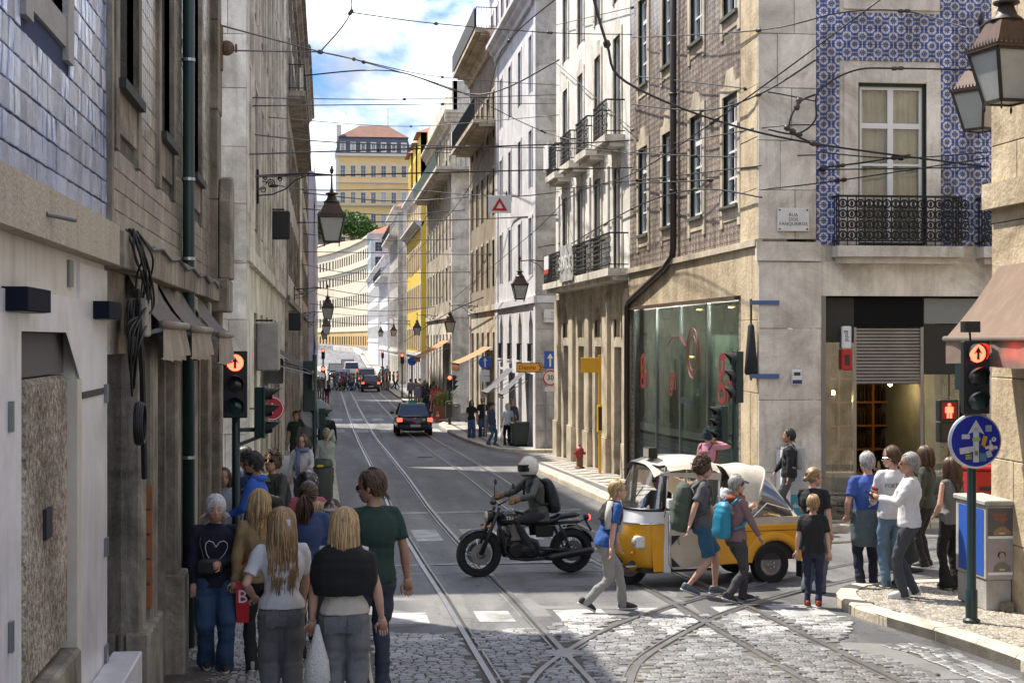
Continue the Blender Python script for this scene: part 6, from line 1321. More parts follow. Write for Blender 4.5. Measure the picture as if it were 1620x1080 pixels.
for (x,y,rz,lb,h,tc_,bc,hs_,hcx) in mid:
    T,i=person(x,y,rz,lb,h=h,top=fab(tc_),bottom=DENIM(bc),hair=hs_,hc=hcx,det=1,z=zs(y) if y<100 else zs(y),stride=.12 if y>60 and y<72 else .05,fem='woman' in lb,leg='wide' if 'wide' in lb else 'pants',sleeve=.5 if ('t-shirt' in lb or 'top' in lb) else 1,cap=(.015,.015,.02) if 'cap' in lb else None,glasses=2 if 'sunglasses' in lb else 0)
    if 'backpack' in lb: backpack(T,i,(.02,.02,.025),straps=False)
# far pedestrians: waiting on the right pavement and crossing beyond the cars
cols=[('black',(.015,.015,.017)),('white',WHT),('navy',(.02,.035,.10)),('pale blue',(.28,.42,.6)),('red',(.42,.03,.03)),('olive',(.09,.10,.05)),('grey',(.18,.18,.19)),('yellow',(.55,.42,.05)),('brown',(.15,.085,.05)),('teal',(.03,.18,.2)),('lilac',(.35,.28,.45)),('pink',(.5,.22,.25))]
pts_=[(c,b,k) for k,b in (('blue jeans',(.06,.12,.24)),('black trousers',(.015,.015,.018)),('beige trousers',(.36,.30,.21)),('grey trousers',(.16,.16,.17))) for c in range(12)]
place=[('waiting on the right pavement beyond the potted grass',[(6.35,100.8),(6.8,99.8),(7.2,101.5),(6.6,103.5),(7.3,104.5),(6.3,106),(6.9,107.5),(7.4,109),(6.4,110.5),(7.0,112.5),(6.6,115),(7.3,117),(6.35,119),(6.9,122),(7.4,125),(6.5,102.2),(7.0,105.8),(6.7,109.8),(7.1,114)]),
('crossing the road beyond the dark hatchback',[(.35,152),(.8,153.5),(1.2,151.6),(1.55,153),(1.95,152.2),(2.3,154),(2.7,152.6),(3.05,153.5),(3.35,152.2),(5.5,153),(5.85,152),(6.2,153.8),(6.5,152.4),(7.0,154.5),(1.0,154.6),(1.75,154.8),(2.5,151.4),(5.2,154.2),(5.7,154.9)]),
('walking on the left pavement near the far lights',[(-.5,128),(-.9,133),(-.3,139),(-.8,145)]),('standing by the street end on the right pavement',[(6.4,176),(6.9,179),(6.5,186)])]
order=list(range(len(pts_))); rnd2=random.Random(4); rnd2.shuffle(order); q_=0
for where,P in place:
    for (x,y) in P:
        c,b,kb=pts_[order[q_]]; q_+=1; cn_,cc=cols[c]; fm_=rnd2.random()<.5; rz={0:rnd2.uniform(-.6,.6) if rnd2.random()<.5 else pi+rnd2.uniform(-.6,.6),1:rnd2.choice((-pi/2,pi/2))}[1 if 'crossing' in where else 0]
        person(x,y,rz,'%s in %s top, %s, %s'%('woman' if fm_ else 'man',cn_,kb,where),h=rnd2.uniform(1.6,1.84),top=fab(cc),bottom=DENIM(b),hair='long' if fm_ else 'short',hc=rnd2.choice(('brown','black','dblonde','black')),det=0,fem=fm_,stride=.2 if 'crossing' in where else .03,sleeve=rnd2.choice((.5,1)),z=zg(y) if 'crossing' in where and x<6 else zs(y),group='distant pedestrians')
# ---- right group
T,i=person(3.36,18.9,-pi/2+.1,'stooping blonde woman in black shawl and grey trousers crossing the cobbles',h=1.64,top=fab((.02,.09,.32)),bottom=(.27,.265,.26),hair='short',hc='blonde',fem=True,w=1.12,sleeve=.5,arms=('fwd','down'),stride=.30,lean=16,hp=-14,det=2,leg='pants',glasses=1,shoe=(.015,.015,.02))
C=MB(); C.loft([ring(i['U'](0,-.02,z_),a*i['k'],b*i['k'],i['LM']) for z_,a,b in ((1.20,.20,.145),(1.30,.225,.155),(1.40,.20,.135),(1.46,.11,.10),(1.49,.08,.085))]); me=union(C,.013,4,.003,5); me.materials.append(fab((.015,.015,.018))); o=link('shawl',me); o.parent=T
S=MB(); S.tube([i['U'](-.07,.05,1.5),i['U'](-.1,.13,1.35),i['U'](-.09,.17,1.1)],[.035,.045,.04],8); S.tube([i['U'](.10,-.10,1.46),i['U'](.17,-.10,1.30),i['U'](.20,-.06,1.12)],[.04,.05,.045],8); part('shawl_stripe',S,fab((.5,.48,.43)),T,smooth=True)
T,i=person(4.85,20.1,-pi/2-.05,'tall man in grey t-shirt and blue shorts with a big green rucksack',h=1.8,top=fab((.11,.105,.115)),bottom=(.03,.11,.20),leg='shorts',sleeve=.5,hair='curly',hc='brown',arms=('fwd','back'),stride=.20,det=2,glasses=1,shoe=(.10,.13,.15),hy=-10); backpack(T,i,(.07,.095,.07),.34,.62,.26,1.14)
T,i=person(5.12,19.4,-pi/2+.35,'woman in mauve top and dark trousers with turquoise daypack and grey cap',h=1.61,top=fab((.20,.125,.145)),bottom=(.045,.045,.05),fem=True,hair='short',hc='grey',arms=((-.05,.26,1.30),'fwd'),stride=.2,det=2,cap=(.045,.05,.06),leg='pants',shoe=(.02,.02,.025)); backpack(T,i,(.01,.22,.36),.29,.50,.2,1.16,m=fab((.01,.22,.36),rough=.45))
S=MB(); S.torus(tuple(i['U'](0,0,1.46)),.085,.04,'Z',14,8); part('scarf',S,fab((.30,.07,.03)),T,smooth=True)
T,i=person(7.1,28.9,-.9,'person with teal curly hair in pink top standing before the gn shop window',h=1.70,top=fab((.55,.27,.34)),bottom=(.05,.06,.04),hair='curly',hc='teal',fem=True,det=2,z=zs(28.9,7.1),arms=('down','face')); backpack(T,i,(.25,.06,.09),.2,.3,.12,1.2)
T,i=person(8.25,27.55,1.3,'young man in black hooded jacket with a grey backpack at the pale corner',h=1.70,top=fab((.013,.014,.018)),bottom=(.09,.09,.095),hair='short',hc='black',det=2,z=zs(27.5,8.2),arms=('down','fwd'),stride=.1,skin=1,hp=-10,loose=1.12); backpack(T,i,(.30,.30,.28),.24,.36,.12,1.2)
T,i=person(6.35,20.1,-.75,'woman with blonde bun in black t-shirt and blue grey wrap, back to the camera',h=1.62,top=fab((.012,.012,.014)),bottom=(.11,.13,.16),leg='wide',fem=True,w=1.12,hair='bun',hc='dblonde',sleeve=.5,det=2,hy=-35,glasses=1,arms=('hold','down')); S=MB(); S.loft([ring(i['U'](0,0,z_),a,b) for z_,a,b in ((.62,.23,.19),(.8,.235,.19),(.98,.20,.15),(1.02,.17,.13))]); part('tied_jacket',S,fab((.06,.115,.16)),T,smooth=True)
person(5.95,18.85,-.35,'boy in black t-shirt and navy joggers with red and yellow trainers',h=1.37,top=fab((.010,.010,.012)),bottom=(.012,.018,.05),leg='slim',hair='short',hc='dblonde',sleeve=.5,det=2,shoe=(.40,.05,.015),arms=('down','down'),stride=.06,loose=1.08)
T,i=person(7.05,20.0,.05,'grey haired man in blue polo shirt with grey jacket tied round his waist',h=1.80,top=fab((.035,.085,.33)),bottom=DENIM((.014,.02,.045)),hair='short',hc='grey',sleeve=.5,det=2,arms=((-.23,.12,.95),'down'),w=1.12,z=zs(20.0)-.10,shoe=(.1,.1,.11))
C=MB(); C.loft([ring(i['U'](0,-.01,z_),a,b) for z_,a,b in ((.58,.20,.16),(.66,.235,.185),(.85,.235,.18),(1.0,.205,.155),(1.05,.185,.14))]); me=union(C,.015,4,.004,2); me.materials.append(fab((.085,.115,.125))); o=link('tied_jacket',me); o.parent=T
T,i=person(7.22,19.55,.12,'young man in white sweatshirt lettered Portugal and blue jeans, back to the camera',h=1.79,top=fab((.64,.64,.68)),bottom=DENIM((.13,.22,.33)),hair='short',hc='brown',det=2,z=zs(19.5),arms=('hold','hold'),hy=45,glasses=2,loose=1.1)
text('PORTUGAL',.072,i['U'](.0,-.155,1.29),(R(90),0,0),mat('green_print',(.02,.11,.06)),T,own=True)
for s_,c in ((0,(.42,.02,.03)),(1,(.02,.2,.07))): S_,el,wr=i['am'][0]; p=S_.lerp(el,.55+.14*s_); part('sleeve_band',MB().tube([p,p+(el-S_).normalized()*.035],.068,12),fab(c),T,smooth=True)
T,i=person(7.10,18.66,pi/2-.25,'grey haired man in white fleece and dark trousers reading his phone, facing left',h=1.77,top=fab((.66,.66,.68)),bottom=(.055,.06,.07),hair='short',hc='grey',det=2,z=zs(18.7),arms=('phone','phone'),glasses=2,hp=-12,skin=1,shoe=(.62,.62,.63),stride=.08,loose=1.08)
part('phone',MB().cbox(i['U'](.0,.47,1.26),(.08,.02,.15),0,R(-50)),mat('phone_black',(.01,.01,.012),rough=.2),T)
person(7.93,19.35,.35,'woman with long brown hair, grey top and black flared trousers',h=1.66,top=fab((.15,.155,.16)),bottom=(.008,.008,.009),leg='flare',fem=True,hair='long',hc='brown',hairlen=.38,sleeve=.2,det=2,z=zs(19.3),arms=((-.16,.14,1.0),'hold'),hy=25)
person(8.35,21.3,.9,'woman in sunglasses and dark jacket behind the long haired woman',h=1.68,top=fab((.06,.07,.05)),bottom=(.02,.02,.02),fem=True,hair='long',hc='brown',hairlen=.3,det=1,glasses=2,z=zs(20.0))
# ================================================================ VEHICLES
CHROME=mat('chrome',(.55,.55,.56),rough=.15,metal=1); BLK=mat('satin_black',(.012,.012,.013),rough=.4); GBLK=mat('gloss_black',(.01,.01,.011),rough=.12,spec=.7); TYRE=mat('tyre_rubber',(.018,.018,.018),rough=.85,bump=.3,bs=60); ALU=mat('dull_aluminium',(.30,.30,.30),rough=.4,metal=.8,col2=(.2,.2,.2),ns=6); RLAMP=mat('red_lamp_lit',(.6,.02,.01),rough=.3,emit=2.2,emcol=(1,.06,.03)); RLENS=mat('red_lens',(.35,.01,.01),rough=.2); AMB=mat('amber_lens',(.6,.22,.02),rough=.3); LAMPG=mat('headlamp_glass',(.55,.52,.42),rough=.1,metal=.4); PLATE=mat('number_plate',(.62,.63,.66),rough=.5); PBLUE=mat('plate_blue',(.02,.06,.35),rough=.5)
def wheel(T,c,r,w,rim,spokes=0,name='wheel',ax='Y',tm=None):
    S=MB(); rr_=r*.0+rim; P=[(rim,-w*.42),(rim+.01,-w*.5),(r-.02,-w*.5),(r,-w*.32),(r,w*.32),(r-.02,w*.5),(rim+.01,w*.5),(rim,w*.42)]; S.lathe(P,(0,0,0),40,'Y',cap=False)
    o=part(name,S,TYRE,T,auto=40); o.location=c
    return o
def wpart(name,mb,m,o,**k):
    p=mb.build(name,m,None,**k); p.parent=o; return p
# ---- motorcycle
MX,MY=2.90,22.92; MRZ=math.atan2(-.35,-1.4)
T=thing('motorcycle',(MX,MY,zg(22.9,2.9)),'black roadster motorcycle with spoked wheels turning in front of the yellow tuk-tuk','motorcycle',rz=MRZ)
for (cx,r,rim,nm) in ((.72,.335,.245,'front_wheel'),(-.72,.325,.222,'rear_wheel')):
    o=wheel(T,(cx,0,r),r,.11 if cx>0 else .14,rim,name=nm)
    S=MB(); S.lathe([(rim-.022,-.04),(rim,-.055),(rim+.004,0),(rim,.055),(rim-.022,.04),(rim-.03,0)],(0,0,0),40,'Y',cap=False); wpart('rim',S,BLK,o,smooth=True)
    S=MB()
    for i in range(36):
        a=2*pi*i/36; a2=a+(.35 if i%2 else -.35); y=.045*(1 if i%4<2 else -1); S.cyl((.04*math.cos(a2),y,.04*math.sin(a2)),((rim-.015)*math.cos(a),y*.2,(rim-.015)*math.sin(a)),.0028,n=4)
    wpart('spokes',S,CHROME,o); tag(o.children[-1],kind='stuff')
    wpart('hub',MB().cyl((0,-.07,0),(0,.07,0),.045),ALU,o,auto=40)
    for y in ((-.085,.085) if cx>0 else (.085,)):
        S=MB(); S.lathe([(.07,y-.003),(.155,y-.003),(.155,y+.003),(.07,y+.003),(.07,y-.003)],(0,0,0),32,'Y',cap=False); wpart('brake_disc',S,ALU,o)
S=MB()
for y in (-.1,.1): S.tube([(.72,y,.335),(.60,y,.62),(.47,y,.93)],[.034,.032,.022],12); S.tube([(.60,y,.60),(.44,y,1.0)],.024,10)
part('fork',S,BLK,T,smooth=True); S=MB()
S.loft([[(x_,y,z_) for y,z_ in zip((-.075,-.06,0,.06,.075),(q-.02,q,q+.008,q,q-.02))] for x_,q in [(.72+.365*math.cos(a),.335+.365*math.sin(a)) for a in np.linspace(R(35),R(150),12)]],closed=False); part('front_mudguard',S,GBLK,T,smooth=True)
S=MB(); S.lathe([(.02,-.11),(.07,-.1),(.095,-.03),(.1,.03),(.1,.05)],(.56,0,.87),20,'X'); part('headlight',S,GBLK,T,smooth=True); S=MB(); S.lathe([(.094,.05),(.07,.068),(.02,.075)],(.56,0,.87),20,'X'); part('headlight_lens',S,LAMPG,T,smooth=True)
S=MB(); S.loft([ring((x_,0,z_),a,b,Matrix.Rotation(R(90),3,'Y'),16,2.4) for x_,z_,a,b in ((.44,.83,.03,.04),(.40,.83,.10,.10),(.28,.835,.125,.135),(.12,.82,.12,.135),(-.02,.795,.095,.11),(-.10,.77,.06,.08),(-.13,.76,.02,.03))]); part('fuel_tank',S,GBLK,T,smooth=True); part('tank_cap',MB().cyl((.2,0,.94),(.2,0,.965),.035),CHROME,T,auto=40)
for s_ in (-1,1): text('TRIUMPH',.075,(.2,s_*.141,.84),(R(90),0,0 if s_<0 else pi),CHROME,T,own=True)
S=MB(); S.loft([ring((x_,0,z_),a,b,Matrix.Rotation(R(90),3,'Y'),14,2.8) for x_,z_,a,b in ((-.06,.76,.04,.08),(-.14,.77,.05,.12),(-.32,.765,.055,.14),(-.45,.79,.055,.135),(-.5,.83,.05,.13),(-.75,.85,.045,.115),(-.84,.845,.02,.06))]); part('seat',S,BLK,T,smooth=True)
S=MB(); S.loft([[(x_,y,z_) for y,z_ in zip((-.085,-.07,0,.07,.085),(q-.03,q,q+.01,q,q-.03))] for x_,q in [(-.72+.37*math.cos(a),.325+.37*math.sin(a)) for a in np.linspace(R(75),R(165),10)]],closed=False); part('rear_mudguard',S,GBLK,T,smooth=True)
S=MB(); S.box(-.15,.28,-.16,.16,.26,.52); S.lathe([(.13,-.2),(.15,-.17),(.15,.17),(.13,.2)],(-.02,0,.40),20,'Y'); S.lathe([(.11,-.19),(.12,-.17),(.12,.17),(.11,.19)],(.20,0,.38),20,'Y'); part('crankcase',S,mat('engine_black',(.02,.02,.02),rough=.35,metal=.4),T,bevel=.02)
part('clutch_cover',MB().lathe([(.055,-.225),(.06,-.2)],(.20,0,.38),16,'Y'),CHROME,T)
S=MB(); 
for k in range(9): S.cbox((.13+.008*k,0,.53+k*.025),(.26,.30,.012),0,0,R(-8))
S.cbox((.16,0,.63),(.2,.24,.24),0,0,R(-8)); part('cylinder_fins',S,ALU,T)
for s_ in (-1,1):
    S=MB(); S.tube([(.26,s_*.1,.60),(.36,s_*.13,.52),(.37,s_*.14,.38),(.28,s_*.15,.27),(.05,s_*.17,.24),(-.3,s_*.18,.25)],.024,10); part('exhaust_header',S,BLK,T,smooth=True)
    S=MB(); S.tube([(-.25,s_*.185,.25),(-.35,s_*.19,.26),(-.95,s_*.20,.33),(-1.0,s_*.2,.335)],[.03,.05,.055,.035],14); part('silencer',S,BLK if s_<0 else BLK,T,smooth=True)
    S=MB(); S.tube([(-.66,s_*.13,.36),(-.48,s_*.14,.72)],.016,8)
    for k in range(9): S.torus((-.63+.015*k*1.0,s_*.13,.42+k*.03),.032,.007,'Z',10,5)
    part('shock_absorber',S,BLK,T); S=MB(); S.tube([(-.72,s_*.1,.325),(-.1,s_*.1,.38)],.024,8); part('swingarm',S,BLK,T,smooth=True)
    S=MB(); S.tube([(.30,s_*.36,1.10),(.38,s_*.27,1.12),(.46,s_*.1,1.04)],.012,8); part('handlebar',S,BLK,T,smooth=True); part('grip',MB().cyl((.30,s_*.38,1.095),(.325,s_*.30,1.11),.019),BLK,T); S=MB(); S.tube([(.37,s_*.29,1.12),(.36,s_*.33,1.28),(.33,s_*.36,1.31)],.006,6); S.ell((.33,s_*.37,1.33),(.012,.06,.045),12,8); part('mirror',S,BLK,T,smooth=True)
    part('indicator',MB().ell((.62,s_*.15,.74),(.03,.025,.025),8,6),AMB,T,smooth=True); part('side_panel',MB().prism([(-.12,.55),(-.38,.55),(-.42,.72),(-.1,.72)],.02,'Y',s_*.13-.01),BLK,T,bevel=.008); part('footpeg',MB().cyl((-.05,s_*.16,.36),(-.05,s_*.27,.36),.013,n=8),BLK,T)
S=MB(); S.tube([(.44,0,.92),(.36,0,.5),(.33,0,.3)],.03,8); S.tube([(.4,0,.8),(-.3,0,.72),(-.85,0,.74)],.025,8); part('frame',S,BLK,T,smooth=True); part('radiator',MB().box(.36,.40,-.12,.12,.42,.68),BLK,T); part('instrument',MB().ell((.5,0,1.07),(.05,.06,.04),12,8),BLK,T,smooth=True); part('tail_light',MB().lathe([(.02,-.04),(.045,-.03),(.045,.03)],(-.97,0,.80),14,'X'),BLK,T,smooth=True); part('tail_lens',MB().ell((-1.01,0,.80),(.025,.045,.045),12,8),RLAMP,T,smooth=True); part('tail_bracket',MB().tube([(-.8,0,.72),(-.95,0,.77),(-1.05,0,.60)],.018,6),BLK,T)
T,i=person(MX,MY,MRZ-pi/2,'motorcyclist in dark olive jacket and white helmet with red stripe, riding left',h=1.76,top=fab((.065,.07,.055),None,.5),bottom=DENIM((.03,.03,.036)),hair='helmet',det=2,z=zg(22.9,2.9),pel=(0,-.22,.88),feet=[(-.17,-.02,.43),(.17,-.02,.43)],lean=13,arms=((-.33,.43,1.27),(.33,.43,1.27)),shoe=(.02,.02,.02),skin=1,soles=False,hem=.47)
HW=mat('helmet_cream',(.66,.62,.54),rough=.25); hh=i['hh']; HP=i['HP']
S=MB(); S.ell(HP(0,-.02,.5),(.56*hh,.64*hh,.66*hh),22,16,i['HM']); part('helmet',S,HW,T,smooth=True)
S=MB(); S.loft([[tuple(HP(a,.62*math.cos(e_)*1.045-.02,.5+.66*math.sin(e_)*1.02)) for a in (-.09,0,.09)] for e_ in np.linspace(R(28),R(120),14)],closed=False); part('red_stripe',S,mat('helmet_red',(.55,.03,.02),rough=.3),T,smooth=True)
S=MB(); S.loft([[tuple(HP(.575*math.sin(a),.655*math.cos(a)-.02,z_)) for a in np.linspace(-1.3,1.3,16)] for z_ in (.27,.47,.68)],closed=False); part('visor_opening',S,mat('visor_dark',(.02,.02,.022),rough=.1),T,smooth=True)
S=MB(); S.torus(tuple(HP(0,.0,.03)),.40*hh,.07*hh,'Z',22,8); part('helmet_trim',S,BLK,T,smooth=True)
for s_ in (-1,1): part('visor_screw',MB().ell(HP(s_*.55,.14,.52),(.03*hh,.07*hh,.07*hh),10,8),CHROME,T,smooth=True)
backpack(T,i,(.012,.013,.015),.30,.52,.2,1.14,m=fab((.012,.013,.015),rough=.5))
for s_,(S_,el,wr) in zip((-1,1),i['am']): d_=(wr-el).normalized(); S=MB(); S.tube([wr-d_*.06,wr,wr+d_*.06,wr+d_*.10],[.045,.045,.05,.035],10); part('glove',S,fab((.25,.12,.03),rough=.6),T,smooth=True)
# ---- yellow tuk-tuk
YEL=mat('tuk_yellow',(.78,.37,.012),rough=.28,spec=.6,col2=(.70,.32,.012),ns=2); TWH=mat('tuk_white',(.70,.70,.70),rough=.3); CANV=mat('canvas_cream',(.60,.55,.46),rough=.9,col2=(.46,.41,.33),ns=3,bump=.25,bs=5,bdist=.02,coords='obj'); CLR=glass('clear_plastic',(.85,.85,.82),.12,.6)
KX,KY=5.12,21.65; KRZ=math.atan2(-.17,-.97)
T=thing('tuk_tuk',(KX,KY,zg(21.6,5.1)),'yellow three wheeled tuk-tuk with cream canvas roof and folding rear hood','tuk-tuk',rz=KRZ)
for (c,nm) in (((.98,0,.26),'front_wheel'),((-.88,.56,.27),'rear_wheel'),((-.88,-.56,.27),'rear_wheel')):
    o=wheel(T,c,.27,.15,.16,name=nm); S=MB(); S.lathe([(.03,-.06),(.09,-.03),(.13,-.055),(.16,-.065),(.165,0),(.16,.065),(.13,.055),(.09,.03),(.03,.06)],(0,0,0),24,'Y'); wpart('rim',S,ALU,o,smooth=True)
    S=MB(); 
    for k in range(5): a=2*pi*k/5; S.cyl((.05*math.cos(a),-.07,.05*math.sin(a)),(.05*math.cos(a),.07,.05*math.sin(a)),.01,n=6)
    wpart('wheel_nuts',S,CHROME,o)
def nose(z,a,b,x0,n=17): return [(x0+a*math.cos(t_)**.8 if abs(math.cos(t_))>1e-6 else x0,b*math.sin(t_),z) for t_ in np.linspace(-pi/2,pi/2,n)]
S=MB(); S.loft([nose(*q) for q in ((.20,.30,.50,.72),(.30,.42,.56,.70),(.5,.52,.60,.70),(.72,.55,.62,.70),(.88,.50,.625,.70))],closed=False); part('cowl',S,YEL,T,smooth=True)
S=MB(); S.loft([nose(.882,.50,.625,.70),nose(.93,.47,.625,.70),nose(1.06,.40,.61,.70)],closed=False); part('upper_cowl',S,TWH,T,smooth=True)
for s_ in (-1,1):
    S=MB(); S.box(.60,.705,s_*.60-.02,s_*.60+.02,.22,1.06); part('door_pillar',S,TWH,T,bevel=.01)
    S=MB(); S.prism([(.705,.24),(.705,.9),(.9,.9),(.85,.24)],.01,'Y',s_*.60-.005); part('cowl_side',S,YEL,T)
S=MB(); S.loft([nose(1.07,.40,.59,.70),nose(1.64,.14,.55,.66)],closed=False); part('windscreen',S,CLR,T,smooth=True)
S=MB(); p0=nose(1.065,.405,.60,.70); p1=nose(1.65,.145,.56,.66); S.tube(p0,.022,6); S.tube(p1,.022,6); S.tube([p0[0],p1[0]],.024,6); S.tube([p0[-1],p1[-1]],.024,6); part('windscreen_rubber',S,BLK,T,smooth=True)
S=MB(); S.tube([(.98,.1,1.12),(.85,.22,1.35)],.008,5); part('wiper',S,BLK,T)
S=MB(); S.loft([[(x_,y,z_-.16*abs(y/.6)**3.5) for y in np.linspace(-.6,.6,15)] for x_,z_ in ((.84,1.67),(.78,1.70),(.62,1.745),(.40,1.77),(.15,1.765),(-.05,1.74),(-.15,1.68))],closed=False); part('canvas_roof',S,CANV,T,smooth=True)
for s_ in (-1,1):
    S=MB(); S.prism([(.70,1.53),(.76,1.57),(-.14,1.55),(-.14,1.45),(.3,1.49)],.012,'Y',s_*.595-.006); part('roof_flap',S,CANV,T); S=MB(); S.tube([(.68,s_*.57,1.05),(.63,s_*.56,1.54)],.02,8); part('roof_post',S,TWH,T,smooth=True); S=MB(); S.tube([(-.12,s_*.58,.8),(-.12,s_*.57,1.57)],.018,8); part('roof_post',S,TWH,T,smooth=True)
    S=MB(); S.prism([(.58,.28),(.62,.36),(.62,.80),(-.02,.80),(-.02,.36),(.02,.28)],.015,'Y',s_*.615-.007); part('door_curtain',S,CANV,T); S=MB(); S.tube([(.63,s_*.625,1.0),(.63,s_*.625,.34),(.58,s_*.625,.27),(.02,s_*.625,.27),(-.03,s_*.625,.33),(-.03,s_*.625,.8)],.012,6); part('door_frame',S,CHROME,T,smooth=True)
    for q in ((.60,.30),(0,.30),(.6,.72)): S=MB(); sx_=-1 if q[0]>.3 else 1; sz_=1 if q[1]<.5 else -1; S.prism([(q[0],q[1]),(q[0]+sx_*.13,q[1]),(q[0],q[1]+sz_*.13)],.02,'Y',s_*.62-.01); part('curtain_corner',S,BLK,T)
    S=MB(); S.box(-.08,.06,-.07,.07,-.085,.085); o=part('headlight_housing',S,TWH,T,bevel=.03,seg=3); o.location=(1.03,s_*.50,.64); S=MB(); S.lathe([(.062,.0),(.05,.02),(.01,.028)],(.062,0,0),16,'X'); wpart('headlight_lens',S,LAMPG,o,smooth=True)
    part('fog_lamp',MB().box(-.03,.03,-.05,.05,-.045,.045),LAMPG,T).location=(1.09,s_*.34,.63)
    S=MB(); S.tube([(.70,s_*.62,.98),(.72,s_*.72,1.10),(.70,s_*.78,1.14)],.009,6); part('mirror_stalk',S,CHROME,T); part('mirror',MB().box(-.03,.03,-.06,.06,-.07,.07),TWH,T,bevel=.02,seg=2).location=(.70,s_*.80,1.17)
arch=[(-.9+.36*math.cos(a),.27+.36*math.sin(a)) for a in np.linspace(R(8),R(172),12)]
for s_ in (-1,1):
    S=MB(); S.prism([(-.04,.30),(-.04,.83),(-1.36,.83),(-1.42,.75),(-1.42,.45),(-1.38,.34)]+arch[::-1],.05,'Y',s_*.655-.025); part('side_panel',S,YEL,T,bevel=.015,seg=2)
    S=MB(); S.loft([[(-.9+r_*math.cos(a),y,.27+r_*math.sin(a)) for r_,y in ((.345,s_*.66),(.345,s_*.70),(.40,s_*.705),(.46,s_*.68))] for a in np.linspace(R(8),R(172),14)],closed=False); part('wheel_arch',S,YEL,T,smooth=True)
    S=MB(); S.box(-1.46,-1.40,s_*.56-.06,s_*.56+.06,.55,.72); part('tail_lamp',S,mat('tail_white',(.6,.6,.6),rough=.3) if s_>0 else RLENS,T,bevel=.01); S=MB(); S.box(-1.36,-1.33,s_*.56-.08,s_*.56+.08,.08,.3); part('mudflap',S,BLK,T)
part('tub',MB().box(-1.40,-.02,-.63,.63,.34,.80),mat('tub_dark',(.03,.03,.03)),T); part('rear_panel',MB().box(-1.43,-1.40,-.66,.66,.38,.83),YEL,T); part('bumper',MB().tube([(-1.47,-.66,.43),(-1.48,0,.43),(-1.47,.66,.43)],.035,8),YEL,T,smooth=True); part('floor',MB().box(-.06,1.0,-.56,.56,.22,.28),BLK,T); part('driver_seat',MB().box(-.05,.18,-.4,.4,.28,.62),BLK,T,bevel=.04); part('bulkhead',MB().box(-.08,-.05,-.56,.56,.3,1.05),mat('tan_panel',(.35,.26,.15),rough=.7),T)
bow=lambda x_,z_,w_=.64,zb=.82:[(x_*(1)+(.0),y,zb+(z_-zb)*(1-abs(y/w_)**3.2)) for y in np.linspace(-w_,w_,15)]
def bow2(xb,xt,zt,w_=.64,zb=.82): return [(xb+(xt-xb)*(1-abs(y/w_)**3.2),y,zb+(zt-zb)*(1-abs(y/w_)**3.2)) for y in np.linspace(-w_,w_,15)]
S=MB(); S.loft([bow2(-.5,-.36,1.60)[1:14],bow2(-.5,-.68,1.63)[1:14],bow2(-.5,-.98,1.56)[1:14]],closed=False); part('hood_top',S,CANV,T,smooth=True); S=MB(); q=bow2(-.5,-.98,1.56)
S.loft([q[3:12],bow2(-1.25,-1.22,1.15)[3:12]],closed=False); S.loft([bow2(-1.25,-1.22,1.15),bow2(-1.41,-1.40,.86)],closed=False); part('hood_back',S,CANV,T,smooth=True)
for sl_ in (slice(0,4),slice(11,15)): S=MB(); S.loft([q[sl_],bow2(-1.25,-1.22,1.15)[sl_]],closed=False); part('hood_window',S,CLR,T,smooth=True)
for a in (bow2(-.5,-.36,1.605),bow2(-.5,-.98,1.565)): S=MB(); S.tube(a,.017,6); part('hood_bow',S,CANV,T,smooth=True)
for s_ in (-1,1): S=MB(); S.box(-1.41,-.05,s_*.645-.008,s_*.645+.008,.83,.93); part('hood_skirt',S,CANV,T); S=MB(); S.tube([(-.5,s_*.66,.86),(-.80,s_*.65,1.12),(-1.22,s_*.63,1.0)],.012,6); part('hood_strut',S,CHROME,T)
S=MB(); S.box(-.06,.07,-.11,.11,-.075,.075); o=part('roof_lamp',S,BLK,T,bevel=.01); o.location=(.72,.18,1.815); o=wpart('lamp_face',MB().box(.071,.075,-.095,.095,-.06,.06),LAMPG,o)
part('number_plate',MB().box(1.235,1.25,-.17,.17,.30,.40),PLATE,T); text('84-TZ-11',.07,(1.252,0,.35),(R(90),0,R(90)),LETT,T,own=True); part('rear_plate',MB().box(-1.452,-1.44,-.17,.17,.5,.6),PLATE,T)
S=MB(); S.tube([(x_,s2*.0+y_,z_) for x_,y_,z_ in nose(.885,.505,.63,.70) for s2 in (1,)],.008,5); part('chrome_trim',S,CHROME,T)
for s_ in (-1,1): part('side_indicator',MB().ell((1.10,s_*.46,.48),(.03,.03,.03),8,6),AMB,T,smooth=True); part('panel_seam',MB().box(-1.36,-.06,s_*.682-.002,s_*.682+.002,.745,.752),BLK,T); part('door_handle',MB().bar((.50,s_*.63,.70),(.50,s_*.66,.60),.015),CHROME,T)
T2,i=person(KX+.78*math.cos(KRZ)-.0*math.sin(KRZ),KY+.78*math.sin(KRZ)-.12,KRZ-pi/2+.35,'tuk-tuk driver in black t-shirt and sunglasses behind the windscreen',h=1.74,top=fab((.012,.012,.014)),bottom=(.02,.02,.025),hair='short',hc='black',det=2,z=zg(21.6,5.1),pel=(0,-.30,.72),feet=[(-.14,.25,.36),(.14,.25,.36)],arms=((-.2,.42,1.12),(.2,.42,1.12)),sleeve=.5,glasses=2,skin=1,hy=30)
T2,i=person(KX-.62*math.cos(KRZ),KY-.62*math.sin(KRZ)-.15,KRZ-pi/2+pi*.85,'tuk-tuk passenger in white t-shirt with dark braids in the open rear seat',h=1.74,top=fab((.66,.66,.68)),bottom=(.05,.05,.06),hair='short',hc='black',det=2,z=zg(21.6,5.1),pel=(0,-.15,.74),feet=[(-.14,.35,.36),(.14,.35,.36)],arms=('face','hold'),sleeve=.5,skin=2)
